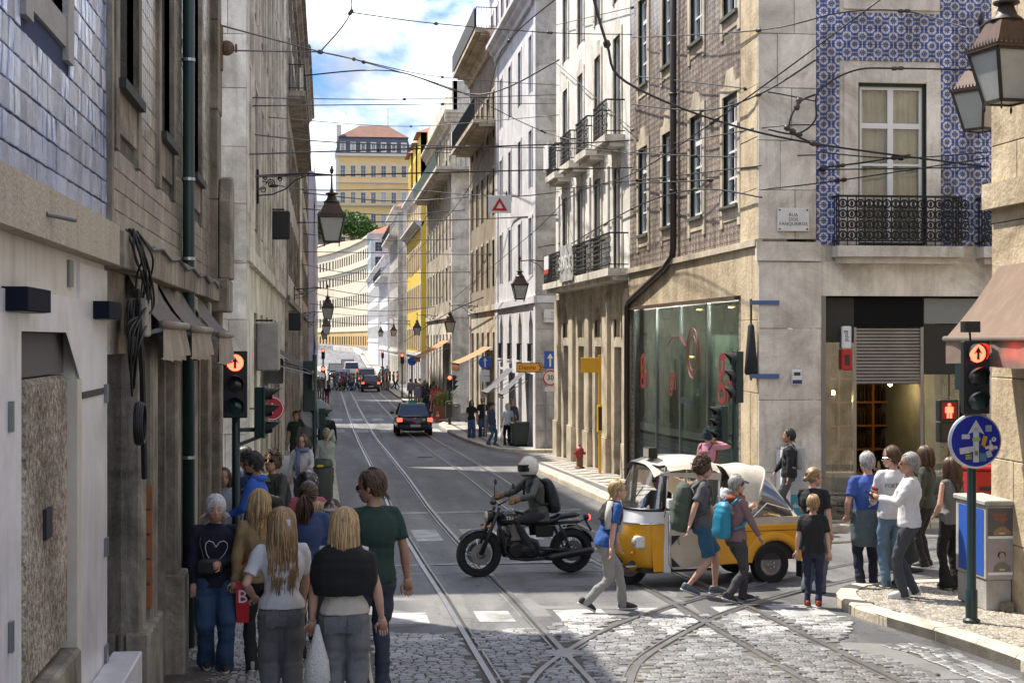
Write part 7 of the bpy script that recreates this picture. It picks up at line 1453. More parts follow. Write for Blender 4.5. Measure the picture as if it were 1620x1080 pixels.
T2,i=person(KX-.75*math.cos(KRZ),KY-.75*math.sin(KRZ)+.28,KRZ-pi/2+pi,'brown haired passenger in dark red at the far side of the rear seat',h=1.6,top=fab((.20,.02,.05)),bottom=(.05,.05,.06),hair='bob',hc='brown',det=1,z=zg(21.6,5.1),pel=(0,-.05,.68),feet=[(-.14,.35,.36),(.14,.35,.36)],arms=('hold','hold'),fem=True)
# ---- cars
def car(x,y,rz,label,col,roofc=None,style='sedan',lights=True,taxi=False,group='cars in the street',z=None):
    T=thing('car',(x,y,(zg(y,x) if z is None else z)),label,'car',group,rz); pm=mat('paint_%02x%02x%02x'%tuple(int(c*255) for c in col),col,rough=.18,spec=.6); hw=.87
    st={'sedan':[(-2.17,.36,.86,.74),(-2.12,.28,.95,.82),(-1.75,.24,1.0,.87),(-.9,.22,.98,.875),(.6,.22,.95,.875),(1.3,.24,.92,.86),(1.95,.28,.80,.80),(2.15,.34,.66,.70)],'hatch':[(-2.0,.36,.92,.76),(-1.95,.28,1.0,.83),(-1.6,.24,1.03,.87),(.6,.22,.98,.875),(1.3,.24,.95,.86),(1.9,.28,.82,.80),(2.08,.34,.68,.70)],'van':[(-2.3,.40,1.1,.85),(-2.26,.30,1.15,.9),(-1.6,.26,1.15,.92),(.9,.25,1.12,.92),(1.6,.27,1.0,.9),(2.1,.3,.85,.85),(2.25,.36,.7,.75)]}[style]
    S=MB(); S.loft([ring((x_,0,(a+b)/2),(b-a)/2,w_,Matrix.Rotation(R(90),3,'Y'),20,4.) for x_,a,b,w_ in st]); part('body',S,pm,T,auto=50)
    zb,zt=(.95,1.50) if style!='van' else (1.1,1.95); gx={'sedan':(-1.62,-.85,.30,1.05),'hatch':(-1.92,-1.5,.30,1.1),'van':(-2.2,-2.0,.8,1.45)}[style]; a,b=(.77,.60) if style!='van' else (.86,.76)
    S=MB(); S.loft([[(gx[0],-a,zb),(gx[3],-a,zb),(gx[3],a,zb),(gx[0],a,zb)],[(gx[1],-b,zt),(gx[2],-b,zt),(gx[2],b,zt),(gx[1],b,zt)]]); part('glasshouse',S,DGLASS2,T,bevel=.05,seg=2)
    S=MB(); S.loft([[(gx[1]-.06,-b-.02,zt-.035),(gx[2]+.06,-b-.02,zt-.035),(gx[2]+.06,b+.02,zt-.035),(gx[1]-.06,b+.02,zt-.035)],[(gx[1]+.05,-b+.08,zt+.03),(gx[2]-.05,-b+.08,zt+.03),(gx[2]-.05,b-.08,zt+.03),(gx[1]+.05,b-.08,zt+.03)]]); rm=pm if roofc is None else mat('roof_paint',roofc,rough=.2); part('roof',S,rm,T,bevel=.03,seg=2)
    S=MB()
    for s_ in (-1,1):
        for p,q in (((gx[0],s_*a,zb),(gx[1],s_*b,zt)),((gx[3],s_*a,zb),(gx[2],s_*b,zt)),((-.35,s_*a*1.005,zb),(-.3,s_*b*1.02,zt))): S.bar(p,q,.07,.06)
    part('pillars',S,pm,T)
    for cx in (st[0][0]+.85,st[-1][0]-.85):
        for s_ in (-1,1): o=wheel(T,(cx,s_*(hw-.1),.31),.31,.2,.2); wpart('rim',MB().lathe([(.03,-.09),(.17,-.07),(.2,-.1),(.2,.1),(.17,.07),(.03,.09)],(0,0,0),20,'Y'),ALU,o,smooth=True)
    xr=st[0][0]; zl=st[1][2]
    for s_ in (-1,1):
        S=MB(); S.box(xr-.015,xr+.3,s_*.72-.13,s_*.72+.13,zl-.25,zl-.07); part('tail_light',S,RLAMP if lights else RLENS,T,bevel=.03); S=MB(); S.box(st[-1][0]-.22,st[-1][0]+.0,s_*.58-.14,s_*.58+.14,.58,.70); part('headlight',S,LAMPG,T,bevel=.03); S=MB(); S.box(gx[3]-.35,gx[3]-.2,s_*(hw+.1)-.1,s_*(hw+.1)+.1,zb+.0,zb+.14); part('mirror',S,pm,T,bevel=.03)
    part('rear_bumper',MB().box(xr-.06,xr+.15,-.8,.8,.33,.56),pm,T,bevel=.05,seg=2); part('number_plate',MB().box(xr-.075,xr-.061,-.26,.26,.47,.585),PLATE,T); part('plate_strip',MB().box(xr-.079,xr-.0755,.21,.26,.47,.585),PBLUE,T); text('60-SM-57',.1,(xr-.077,0,.528),(R(90),0,R(-90)),LETT,T,own=True); part('front_plate',MB().box(st[-1][0]+.03,st[-1][0]+.05,-.26,.26,.42,.53),PLATE,T); part('grille',MB().box(st[-1][0]-.05,st[-1][0]+.02,-.4,.4,.55,.68),BLK,T)
    if taxi: S=MB(); S.loft([[(-.08,-.2,zt+.03),(.08,-.2,zt+.03),(.08,.2,zt+.03),(-.08,.2,zt+.03)],[(-.05,-.17,zt+.16),(.05,-.17,zt+.16),(.05,.17,zt+.16),(-.05,.17,zt+.16)]]); part('taxi_sign',S,mat('taxi_green',(.03,.18,.13),rough=.4),T); S=MB(); S.cyl((xr-.02,.0,.86),(xr-.035,0,.86),.05,n=12); part('badge',S,CHROME,T); part('sticker',MB().box(xr-.02,xr-.005,-.48,-.36,.75,.85),PLATE,T); part('boot_lip',MB().box(xr-.01,xr+.1,-.7,.7,.935,.975),pm,T,bevel=.015)
    return T
car(4.25,77.8,pi/2,'black taxi with turquoise roof driving away past the zebra crossing',(.008,.008,.009),(.03,.20,.16),taxi=True)
car(4.2,150.2,pi/2,'dark brown hatchback with lit tail lights behind the taxi',(.025,.02,.022),style='hatch')
for x,y,rz,c,stl,lb in ((4.1,162,pi/2,(.6,.61,.63),'van','white people carrier queuing beyond the dark hatchback'),(1.7,170,-pi/2,(.12,.18,.3),'hatch','blue oncoming car beyond the pedestrians'),(2.1,180,-pi/2,(.5,.53,.56),'sedan','silver oncoming car behind the blue one'),(4.6,178,pi/2,(.08,.09,.10),'hatch','grey car queuing ahead of the white people carrier'),(4.9,190,pi/2,(.03,.05,.09),'sedan','navy saloon at the right end of the queue'),(1.2,192,-pi/2,(.05,.06,.06),'van','dark van waiting at the foot of the ramp'),(3.2,198,pi/2,(.62,.62,.62),'van','white delivery van climbing toward the ramp'),(2.9,212,pi/2,(.06,.06,.07),'van','black van farthest up the road')): car(x,y,rz,lb,c,style=stl,lights=rz>0)
# ================================================================ STREET FURNITURE
TLG=mat('signal_green_paint',(.010,.030,.028),rough=.4); TLB=mat('signal_black',(.012,.012,.013),rough=.5); REDL=mat('signal_red_lit',(.9,.03,.02),emit=5,emcol=(1,.05,.025)); OFFL=mat('signal_lens_off',(.03,.03,.028),rough=.15); OFFG=mat('signal_lens_green_off',(.015,.05,.045),rough=.15)
def head(T,x,y,z,rz,h=.84,lit=0,w=.27,n=3,arrow=False,fat=.12):
    """signal head whose lenses face local -Y turned by rz; z = top"""
    M=Matrix.Translation((x,y,z))@Matrix.Rotation(rz,4,'Z'); S=MB(); S.T=M; S.box(-w/2,w/2,0,fat,-h,0); S.box(-w/2-.012,w/2+.012,-.01,.02,-h-.01,.01); o=part('signal_head',S,TLG if not lit else TLB,T,bevel=.008)
    for k in range(n):
        zc=-h*(k+.5)/n; r=h/n*.38; S=MB(); S.T=M; S.lathe([(r,-.012),(r*.6,-.03),(.001,-.035)],(0,0,zc),16,'Y',cap=False); p=wpart('lens',S,REDL if (lit==1 and k==0) else OFFG if k==2 else OFFL,o,smooth=True)
        if arrow and lit and k==0:
            S=MB(); S.T=M; S.prism([(-.016,zc-.07),(.016,zc-.07),(.016,zc+.01),(.05,zc-.01),(0,zc+.075),(-.05,zc-.01),(-.016,zc+.01)],.004,'Y',-.045); wpart('arrow',S,LETT,o)
        S=MB(); S.T=M; S.loft([[( (r+.012)*math.sin(a),-d*(.35+.65*max(0,math.cos(a))) if d else 0,zc+(r+.012)*math.cos(a)) for a in np.linspace(-2.2,2.2,16)] for d in (0,.10,.2)],closed=False); wpart('visor',S,TLB,o,smooth=True)
    return o
def signal(x,y,label,heads,top,z=None,r=.05,group='traffic lights'):
    z0=zs(y,x) if z is None else z; T=thing('traffic_light',(x,y,z0),label,'traffic light',group); S=MB(); S.lathe([(r*1.9,0),(r*1.9,.03),(r*1.3,.05),(r*1.3,.35),(r,.37),(r,top-z0)],(0,0,0),16); part('pole',S,TLG,T,auto=40)
    for (dx,dy,zt,rz,h,lit,ar) in heads:
        head(T,dx,dy,zt-z0,rz,h,lit,arrow=ar)
        if abs(dx)>.1 or abs(dy)>.15: S=MB(); S.bar((0,0,zt-z0-h*.85),(dx,dy+.05,zt-z0-h*.85),.05); S.bar((0,0,zt-z0-h-.1),(dx,dy+.05,zt-z0-h*.95),.04); part('bracket',S,TLG,T)
    return T
signal(-1.10,19.8,'left traffic light with lit red arrow in front of the pale stone corner',[(-.0,-.16,4.50,.0,.80,1,True),(.36,.1,4.06,1.45,.62,0,False)],4.4)
T=signal(-.25,37,'dark traffic light seen from behind with a round plate, on the left kerb',[(-.12,.02,4.15,pi,1.15,0,False),(.24,.05,3.05,1.5,.75,0,False)],4.3)
S=MB(); S.lathe([(.34,.0),(.35,.01),(.34,.02)],(0.02,.10,2.92-zs(37)),28,'Y'); part('round_plate',S,mat('plate_back',(.36,.38,.40),rough=.5,metal=.3),T); text('CML\n0128',.09,(.18,.09,2.98-zs(37)),(R(90),0,0),LETT,T,own=True)
signal(7.30,27.75,'dark green traffic light facing left before the gn shop window',[(-.0,-.06,4.44,-pi/2,.92,0,False),(-.30,-.06,3.46,-pi/2+.2,.62,0,False)],4.4)
T=signal(7.07,16.7,'right traffic light with lit red arrow above the blue stickered sign',[(0,-.14,4.63,0,.78,1,True)],4.55); z0=zs(16.7,7.07)
S=MB(); S.cyl((-.02,-.02,4.62-z0),(-.03,-.02,4.75-z0),.012,n=6); S.box(-.12,.06,-.1,.02,4.73-z0,4.85-z0); part('camera_box',S,TLB,T)
SGN=thing('direction_sign',(7.07,16.62,3.54),'round blue sign with white upward arrow covered in stickers','road sign'); S=MB(); S.lathe([(.001,-.035),(.275,-.035),(.285,-.03),(.30,-.02),(.305,0),(.29,.01)],(0,0,0),40,'Y'); part('disc_rim',S,mat('sign_rim',(.5,.52,.55),rough=.35,metal=.4),SGN,auto=40); part('blue_face',MB().lathe([(.001,-.039),(.278,-.0385)],(0,0,0),40,'Y',cap=False),mat('sign_blue',(.008,.02,.27),rough=.3),SGN)
part('arrow',MB().prism([(-.032,-.23),(.032,-.23),(.032,.105),(.095,.075),(0,.235),(-.095,.075),(-.032,.105)],.003,'Y',-.043),mat('sign_grey_white',(.48,.48,.52),rough=.4),SGN)
stk=[(-.12,.05,.09,.05,0,(.55,.55,.58)),(0,.13,.06,.04,0,(.45,.45,.45)),(.14,.14,.07,.07,0,(.30,.33,.42)),(.0,.02,.09,.04,.1,(.30,.50,.06)),(.09,.0,.05,.12,-.25,(.55,.30,.03)),(-.13,-.10,.12,.07,.15,(.62,.58,.58)),(-.05,-.085,.08,.06,.15,(.5,.5,.52)),(-.09,-.17,.07,.05,.05,(.65,.60,.03)),(0,-.13,.035,.05,0,(.25,.2,.03)),(.075,-.175,.08,.09,0,(.07,.2,.3)),(.145,-.14,.06,.07,.3,(.4,.48,.52)),(.16,-.02,.02,.06,0,(.6,.6,.62)),(.12,-.07,.04,.03,.4,(.6,.6,.6))]
for q,(a,b,w,h,an,c) in enumerate(stk): o=part('sticker',MB().box(-w/2,w/2,-.003,0,-h/2,h/2),fab(c,None,.5,tuple(v*.6 for v in c),40),SGN); o.location=(a,-.0465-.0004*q,b); o.rotation_euler=(0,-an,0)
for q,(a,b,r,c) in enumerate(((.2,.02,.026,(.65,.65,.67)),(.168,-.07,.04,(.55,.2,.04)),(.168,-.07,.028,(.62,.6,.6)),(.06,-.065,.022,(.03,.03,.04)),(.22,-.07,.02,(.6,.6,.6)))): part('sticker',MB().lathe([(r,0),(.001,-.001)],(a,-.052-.001*q,b),16,'Y',cap=False),fab(c,None,.5),SGN)
text('ROOSK\nPOLVO',.022,(-.09,-.054,-.17),(R(90),0,0),LETT,SGN,own=True); text('K',.04,(.2,-.055,.02),(R(90),0,0),LETT,SGN,own=True)
for z_ in (.12,-.12): part('clamp',MB().box(-.08,.08,.0,.14,z_-.02,z_+.02),TLG,SGN)
T=signal(8.35,20.0,'green grey traffic light seen from the side by the wine shop',[(0.06,0,4.67,pi/2,.68,0,False)],4.5,z=zs(20,8.35)); z0=zs(20,8.35)
PED=thing('pedestrian_signal',(8.14,19.95,3.6),'small pedestrian signal with glowing red standing figure','pedestrian light'); part('case',MB().box(-.13,.13,0,.14,-.02,.26),TLB,PED,bevel=.01); part('case',MB().box(-.13,.13,0,.14,-.3,-.03),TLB,PED,bevel=.01); part('lens',MB().box(-.10,.10,-.004,0,.01,.23),mat('ped_red_dim',(.25,.01,.01),rough=.3),PED)
S=MB(); S.lathe([(.022,0),(.001,-.002)],(0,-.006,.195),12,'Y'); S.box(-.04,.04,-.008,-.004,.09,.17); S.box(-.055,-.042,-.008,-.004,.09,.165); S.box(.042,.055,-.008,-.004,.09,.165); S.box(-.034,-.006,-.008,-.004,.02,.089); S.box(.006,.034,-.008,-.004,.02,.089); part('red_figure',S,REDL,PED); part('dark_lens',MB().box(-.10,.10,-.004,0,-.27,-.06),OFFL,PED); part('arm',MB().bar((.13,.07,.0),(.22,.07,.0),.04),TLG,PED)
signal(6.6,84.5,'mid distance traffic light with red lamp and a bin on its pole',[(0,-.16,2.75,0,.8,1,False),(.3,.0,2.75,1.5,.8,0,False)],2.8,r=.06); 
for x,y,zt,lb in ((-.15,98,2.6,'small red traffic light on the left kerb above the pink trousers'),(6.3,131,3.1,'far red traffic light right of the dark hatchback'),(6.1,171,3.1,'farthest red traffic light near the street end'),(-.2,133,3.5,'farthest red traffic light on the left side')): signal(x,y,lb,[(0,-.16,zt+.4,0,.85,1,False)],zt+.4,r=.06)
def bin_(x,y,label,r=.22,h=.8,c=(.02,.03,.03),z=None,square=False,rough=.5):
    T=thing('litter_bin',(x,y,zs(y,x) if z is None else z),label,'bin','litter bins'); S=MB(); m=mat('bin_%02x%02x'%(int(c[0]*255),int(c[1]*255)),c,rough=rough)
    if square: S.loft([[(-r*a,-r*a,z_),(r*a,-r*a,z_),(r*a,r*a,z_),(-r*a,r*a,z_)] for z_,a in ((.06,.78),(h*.9,1),(h*.92,1.06))]); part('body',S,m,T,bevel=.02); S=MB(); S.loft([[(-r*a,-r*a,z_),(r*a,-r*a,z_),(r*a,r*a,z_),(-r*a,r*a,z_)] for z_,a in ((h*.921,1.08),(h,1.0))]); part('lid',S,m,T,bevel=.02); part('wheel',MB().cyl((-r,r,.08),(r,r,.08),.08),TLB,T)
    else: S.lathe([(r*.8,0),(r*.95,.02),(r,h*.8),(r*.98,h*.82)],(0,0,0),20); part('body',S,m,T,auto=40); S=MB(); S.lathe([(r*1.05,h*.84),(r*1.05,h*.9),(r*.9,h),(.05,h*1.03)],(0,0,0),20); part('lid',S,m,T,auto=40); part('label',MB().box(-.07,.07,-r*1.07,-r*1.04,h*.85,h*.9),mat('yellow_label',(.6,.5,.05)),T)
bin_(-.12,36.2,'dark litter bin below the round plate on the left kerb',.28,.95); bin_(8.3,22.0,'dark round litter bin before the wine shop door',.30,.98,z=zg(22,8.3)-0); bin_(7.55,61.4,'dark green wheelie bin at the lavender house corner',.34,.95,(.012,.02,.018),square=True); bin_(7.2,88,'grey litter bin beyond the red mid distance light',.3,1.0,(.12,.13,.14)); bin_(6.55,84.2,'cylindrical bin fixed to the mid distance traffic light',.2,.9,(.03,.035,.035),z=zs(84)+.35)
# poster cabinet
T=thing('utility_cabinet',(7.75,17.95,zs(17.9,7.7)),'pale utility cabinet with blue side and two concert posters behind the sign pole','cabinet'); CG=mat('cabinet_grey',(.42,.41,.38),rough=.7,col2=(.30,.29,.27),ns=4,bump=.3,bs=30,streak=.4); part('plinth',MB().box(-.15,.15,-.43,.42,0,.36),CG,T,bevel=.01); part('body',MB().box(-.165,.165,-.45,.44,.361,1.22),CG,T,bevel=.01); part('lid',MB().box(-.19,.19,-.48,.47,1.221,1.28),CG,T,bevel=.012)
BLU=mat('poster_blue',(.02,.09,.42),rough=.5); part('blue_poster',MB().box(-.171,-.166,-.38,.34,.40,1.17),BLU,T); text('conv\nite',.08,(-.1725,-.08,.98),(R(90),0,R(-90)),LINE,T,own=True)
def poster(T,x0,x1,z0,z1,y,bgc,skinc,shirt,shirt2,title,tcol,hairc,line2):
    part('poster',MB().box(x0,x1,y-.004,y,z0,z1),fab(bgc,None,.6,tuple(q*.8 for q in bgc),3),T); w=x1-x0; cx=(x0+x1)/2+.02; S=MB(); S.lathe([(w*.13,0),(.001,-.001)],(cx,y-.006,z0+(z1-z0)*.58),20,'Y',cap=False,sy=.85); part('portrait_head',S,fab(skinc,None,.6),T)
    S=MB(); S.prism([(cx-w*.36,z0+.04),(cx+w*.36,z0+.04),(cx+w*.33,z0+(z1-z0)*.26),(cx+w*.1,z0+(z1-z0)*.40),(cx-w*.1,z0+(z1-z0)*.40),(cx-w*.33,z0+(z1-z0)*.26)],.001,'Y',y-.0065); part('portrait_shirt',S,fab(shirt,None,.6,shirt2,28),T)
    if hairc: S=MB(); S.lathe([(w*.15,0),(.001,-.0005)],(cx-.005,y-.0052,z0+(z1-z0)*.61),20,'Y',cap=False,sy=1.1); part('portrait_hair',S,fab(hairc,None,.6),T)
    text(title,.05,(x0+w*.45,y-.008,z1-.10),(R(90),0,0),fab(tcol,None,.6),T,own=True); text(line2,.03,(cx,y-.009,z0+.06),(R(90),0,0),LINE,T,own=True); part('poster_foot',MB().box(x0,x1,y-.007,y-.0045,z0,z0+.03),LINE,T)
poster(T,-.145,.155,.84,1.19,-.452,(.10,.10,.11),(.22,.10,.06),(.48,.24,.02),(.04,.10,.16),'PAULO\n   FLORES',(.55,.16,.05),None,'04/05'); poster(T,-.145,.155,.42,.80,-.452,(.36,.31,.34),(.4,.3,.25),(.20,.18,.13),(.16,.15,.11),'EBLA',(.55,.42,.42),(.02,.02,.02),'08/05')
part('stone',MB().box(-.02,.13,-.58,-.46,0,.12),S_DIRTY,T,bevel=.02)
T=thing('red_post_box',(8.45,19.55,zs(19.5,8.4)),'red metal box behind the round blue sign','post box'); part('body',MB().box(-.25,.25,-.2,.2,0,1.5),mat('postbox_red',(.45,.015,.02),rough=.4),T,bevel=.03,seg=2); part('slot',MB().box(-.15,.15,-.21,-.201,1.25,1.30),LETT,T); part('cap',MB().box(-.27,.27,-.22,.22,1.501,1.56),mat('postbox_red',(.45,.015,.02)),T,bevel=.02)
T=thing('display_box',(8.36,28.1,zs(28,8.3)),'white poster box with drawings behind the man in black jacket','display box'); part('body',MB().box(-.12,.3,-.2,.2,0,1.35),mat('box_grey',(.40,.42,.45),rough=.5),T,bevel=.01); part('white_panel',MB().box(-.125,-.121,-.19,.19,.05,1.3),LINE,T); part('white_panel',MB().box(-.11,.02,-.206,-.201,.05,1.3),LINE,T); part('teal_panel',MB().box(.03,.28,-.206,-.201,.02,.5),mat('teal_panel',(.05,.25,.33)),T); text('deli',.12,(.15,-.207,.3),(R(90),0,0),LINE,T,own=True); text('DH\nDK',.12,(-.045,-.208,1.0),(R(90),0,0),mat('violet_print',(.08,.05,.2)),T,own=True)
# bus stop, hydrant
YL=mat('bus_stop_yellow',(.75,.40,.01),rough=.45); T=thing('bus_stop_post',(7.62,43.6,zs(43.6)),'yellow bus stop post with flag sign in front of the white building','bus stop'); part('post',MB().box(-.04,.04,-.04,.04,0,3.35),YL,T,bevel=.01); part('flag',MB().box(-.55,-.05,-.02,.02,2.86,3.28),YL,T,bevel=.01); part('timetable',MB().box(-.07,.05,-.1,.1,1.2,1.95),YL,T,bevel=.01); part('timetable_glass',MB().box(-.055,.04,-.104,-.101,1.25,1.9),LETT,T)
T=thing('fire_hydrant',(7.5,46.4,zs(46.4)),'old red fire hydrant on the mosaic pavement','hydrant'); S=MB(); S.lathe([(.15,0),(.15,.05),(.1,.07),(.1,.3)],(0,0,0),16); part('base',S,mat('rusty',(.20,.10,.06),rough=.9),T,auto=40); S=MB(); S.lathe([(.085,.3),(.11,.32),(.11,.5),(.13,.52),(.12,.58),(.06,.65),(.03,.66),(.03,.72)],(0,0,0),16); part('barrel',S,mat('hydrant_red',(.30,.03,.03),rough=.5),T,auto=40)
for s_ in (-1,1): part('outlet',MB().cyl((s_*.08,0,.46),(s_*.18,0,.46),.045),mat('hydrant_red',(.30,.03,.03)),T)
# road signs
GALV=mat('galvanised',(.30,.31,.33),rough=.45,metal=.7); SB=mat('sign_blue_bright',(.015,.08,.42),rough=.4); SW=mat('sign_white',(.68,.68,.68),rough=.4)
T=thing('diversion_sign',(7.9,59.2,zs(59,7.9)),'orange arrow sign reading Desvio','road sign'); part('post',MB().cyl((.4,.1,0),(.4,.1,3.2),.03),GALV,T); part('arrow_board',MB().prism([(-.75,2.88),(.18,2.88),(.32,3.06),(.18,3.24),(-.75,3.24)],.03,'Y',0),LETT,T); part('orange_face',MB().prism([(-.72,2.91),(.17,2.91),(.285,3.06),(.17,3.21),(-.72,3.21)],.004,'Y',-.005),mat('sign_orange',(.72,.30,.01),rough=.4),T); text('Desvio',.235,(-.33,-.012,3.06),(R(90),0,0),LETT,T,own=True); part('chevron',MB().prism([(.08,2.94),(.14,2.94),(.24,3.06),(.14,3.18),(.08,3.18),(.18,3.06)],.003,'Y',-.009),LETT,T)
T=thing('one_way_sign',(7.93,55.0,zs(55,7.9)),'blue square arrow sign over a thirty limit sign','road sign'); part('post',MB().cyl((.06,.04,0),(.06,.04,3.75),.03),GALV,T); part('blue_square',MB().box(-.3,.12,-.01,.01,3.0,3.62),SB,T); part('white_arrow',MB().prism([(-.12,3.07),(-.06,3.07),(-.06,3.36),(.02,3.36),(-.09,3.54),(-.2,3.36),(-.12,3.36)],.003,'Y',-.0145),SW,T); part('limit_disc',MB().lathe([(.001,-.02),(.28,-.02),(.28,-.005)],(-.08,0,2.68),28,'Y'),SW,T); part('limit_ring',MB().torus((-.08,-.022,2.68),.25,.028,'Y',28,6),mat('sign_red',(.5,.02,.02)),T); text('30',.26,(-.08,-.03,2.68),(R(90),0,0),LETT,T,own=True); part('small_plate',MB().box(-.28,.1,-.01,.01,2.2,2.35),SW,T)
T=thing('blue_arrow_sign',(6.95,69,zs(69)),'round blue straight ahead sign with two white plates below','road sign'); part('post',MB().cyl((0,.04,0),(0,.04,3.6),.03),GALV,T); part('disc',MB().lathe([(.001,-.02),(.28,-.02),(.28,0)],(0,0,3.35),28,'Y'),SB,T); part('arrow',MB().prism([(-.03,3.15),(.03,3.15),(.03,3.42),(.09,3.42),(0,3.56),(-.09,3.42),(-.03,3.42)],.003,'Y',-.024),SW,T); part('plate',MB().box(-.2,.2,-.02,0,2.78,3.02),SW,T); part('plate',MB().box(-.2,.2,-.02,0,2.5,2.75),SW,T)
T=thing('blue_round_sign',(6.3,116,zs(116)),'small round blue sign far along the right pavement','road sign'); part('post',MB().cyl((0,.04,0),(0,.04,3.2),.035),GALV,T); part('disc',MB().lathe([(.001,-.02),(.32,-.02),(.32,0)],(0,0,3.1),24,'Y'),SB,T)
T=thing('info_sign',(-1.0,30.2,3.3),'round red information sign on the left wall behind the signal','sign'); part('disc',MB().lathe([(.001,-.05),(.22,-.05),(.23,-.03),(.23,.03)],(.0,0,.05),28,'Y'),mat('info_red',(.45,.02,.03),rough=.4),T,auto=40); part('ring',MB().torus((.0,-.052,.05),.205,.010,'Y',28,6),LINE,T); text('i',.32,(.0,-.056,.05),(R(90),0,0),LINE,T,own=True); part('arm',MB().bar((-.45,.0,.05),(.0,.0,.05),.04),GALV,T)
T=thing('hanging_warning_sign',(4.92,44.7,8.25),'white board with red triangle hanging from the wires','sign'); part('board',MB().box(-.33,.33,-.015,.015,0,.5),SW,T,bevel=.006); part('red_triangle',MB().prism([(-.23,.06),(.23,.06),(0,.44)],.004,'Y',-.02),mat('sign_red',(.5,.02,.02)),T); part('inner_triangle',MB().prism([(-.10,.13),(.10,.13),(0,.30)],.004,'Y',-.025),SW,T)
for s_ in (-1,1): part('hanger',MB().cyl((s_*.2,0,.5),(s_*.2,0,.62),.02,n=6),TLB,T)
# potted grass, cone, barrier
T=thing('planter',(6.75,91.5,zs(91.5)),'brown box planter with spiky pale grass by the zebra crossing','planter'); part('box',MB().box(-.55,.55,-.35,.35,0,.75),mat('corten',(.22,.10,.05),rough=.8),T,bevel=.02); S=MB(); rr=random.Random(3)
for k in range(240):
    a=rr.uniform(0,2*pi); l=rr.uniform(.7,1.25); sp=rr.uniform(.1,.75); b0=Vector((rr.uniform(-.4,.4),rr.uniform(-.25,.25),.7)); d=Vector((math.cos(a)*sp,math.sin(a)*sp,1)); p1=b0+d*l*.55; p2=p1+Vector((math.cos(a)*sp*1.2,math.sin(a)*sp*1.2,.45))*l*.5; w=Vector((-math.sin(a),math.cos(a),0))*.022
    S.add([b0-w,b0+w,p1+w,p1-w,p2],[(0,1,2,3),(3,2,4)])
part('grass_blades',S,mat('pampas',(.30,.32,.10),rough=.8,col2=(.18,.22,.07),ns=5),T); tag(T.children[-1],kind='stuff')
T=thing('traffic_cone',(6.35,90,zs(90)),'small orange traffic cone beside the planter','cone'); S=MB(); S.box(-.17,.17,-.17,.17,0,.03); part('foot',S,mat('cone_orange',(.65,.10,.02)),T); S=MB(); S.lathe([(.13,.03),(.03,.5)],(0,0,0),14); part('body',S,mat('cone_orange',(.65,.10,.02)),T,smooth=True); S=MB(); S.lathe([(.095,.2),(.072,.3)],(0,0,0),14); part('white_band',S,SW,T)
for x,y,h,lb in ((6.45,94,1.0,'striped barrier leaning beside the planter'),(7.6,66,1.0,'white menu board by the lavender house door')):
    T=thing('a_board',(x,y,zs(y)),lb,'board'); S=MB(); S.prism([(-.28,.0),(-.2,h),(-.16,h),(-.24,0)],.6,'Y',-.3); S.prism([(.28,.0),(.2-.3,h),(.16-.3,h),(.24,0)],.6,'Y',-.301); part('panel',S,SW if y<70 else mat('cone_orange',(.65,.10,.02)),T)
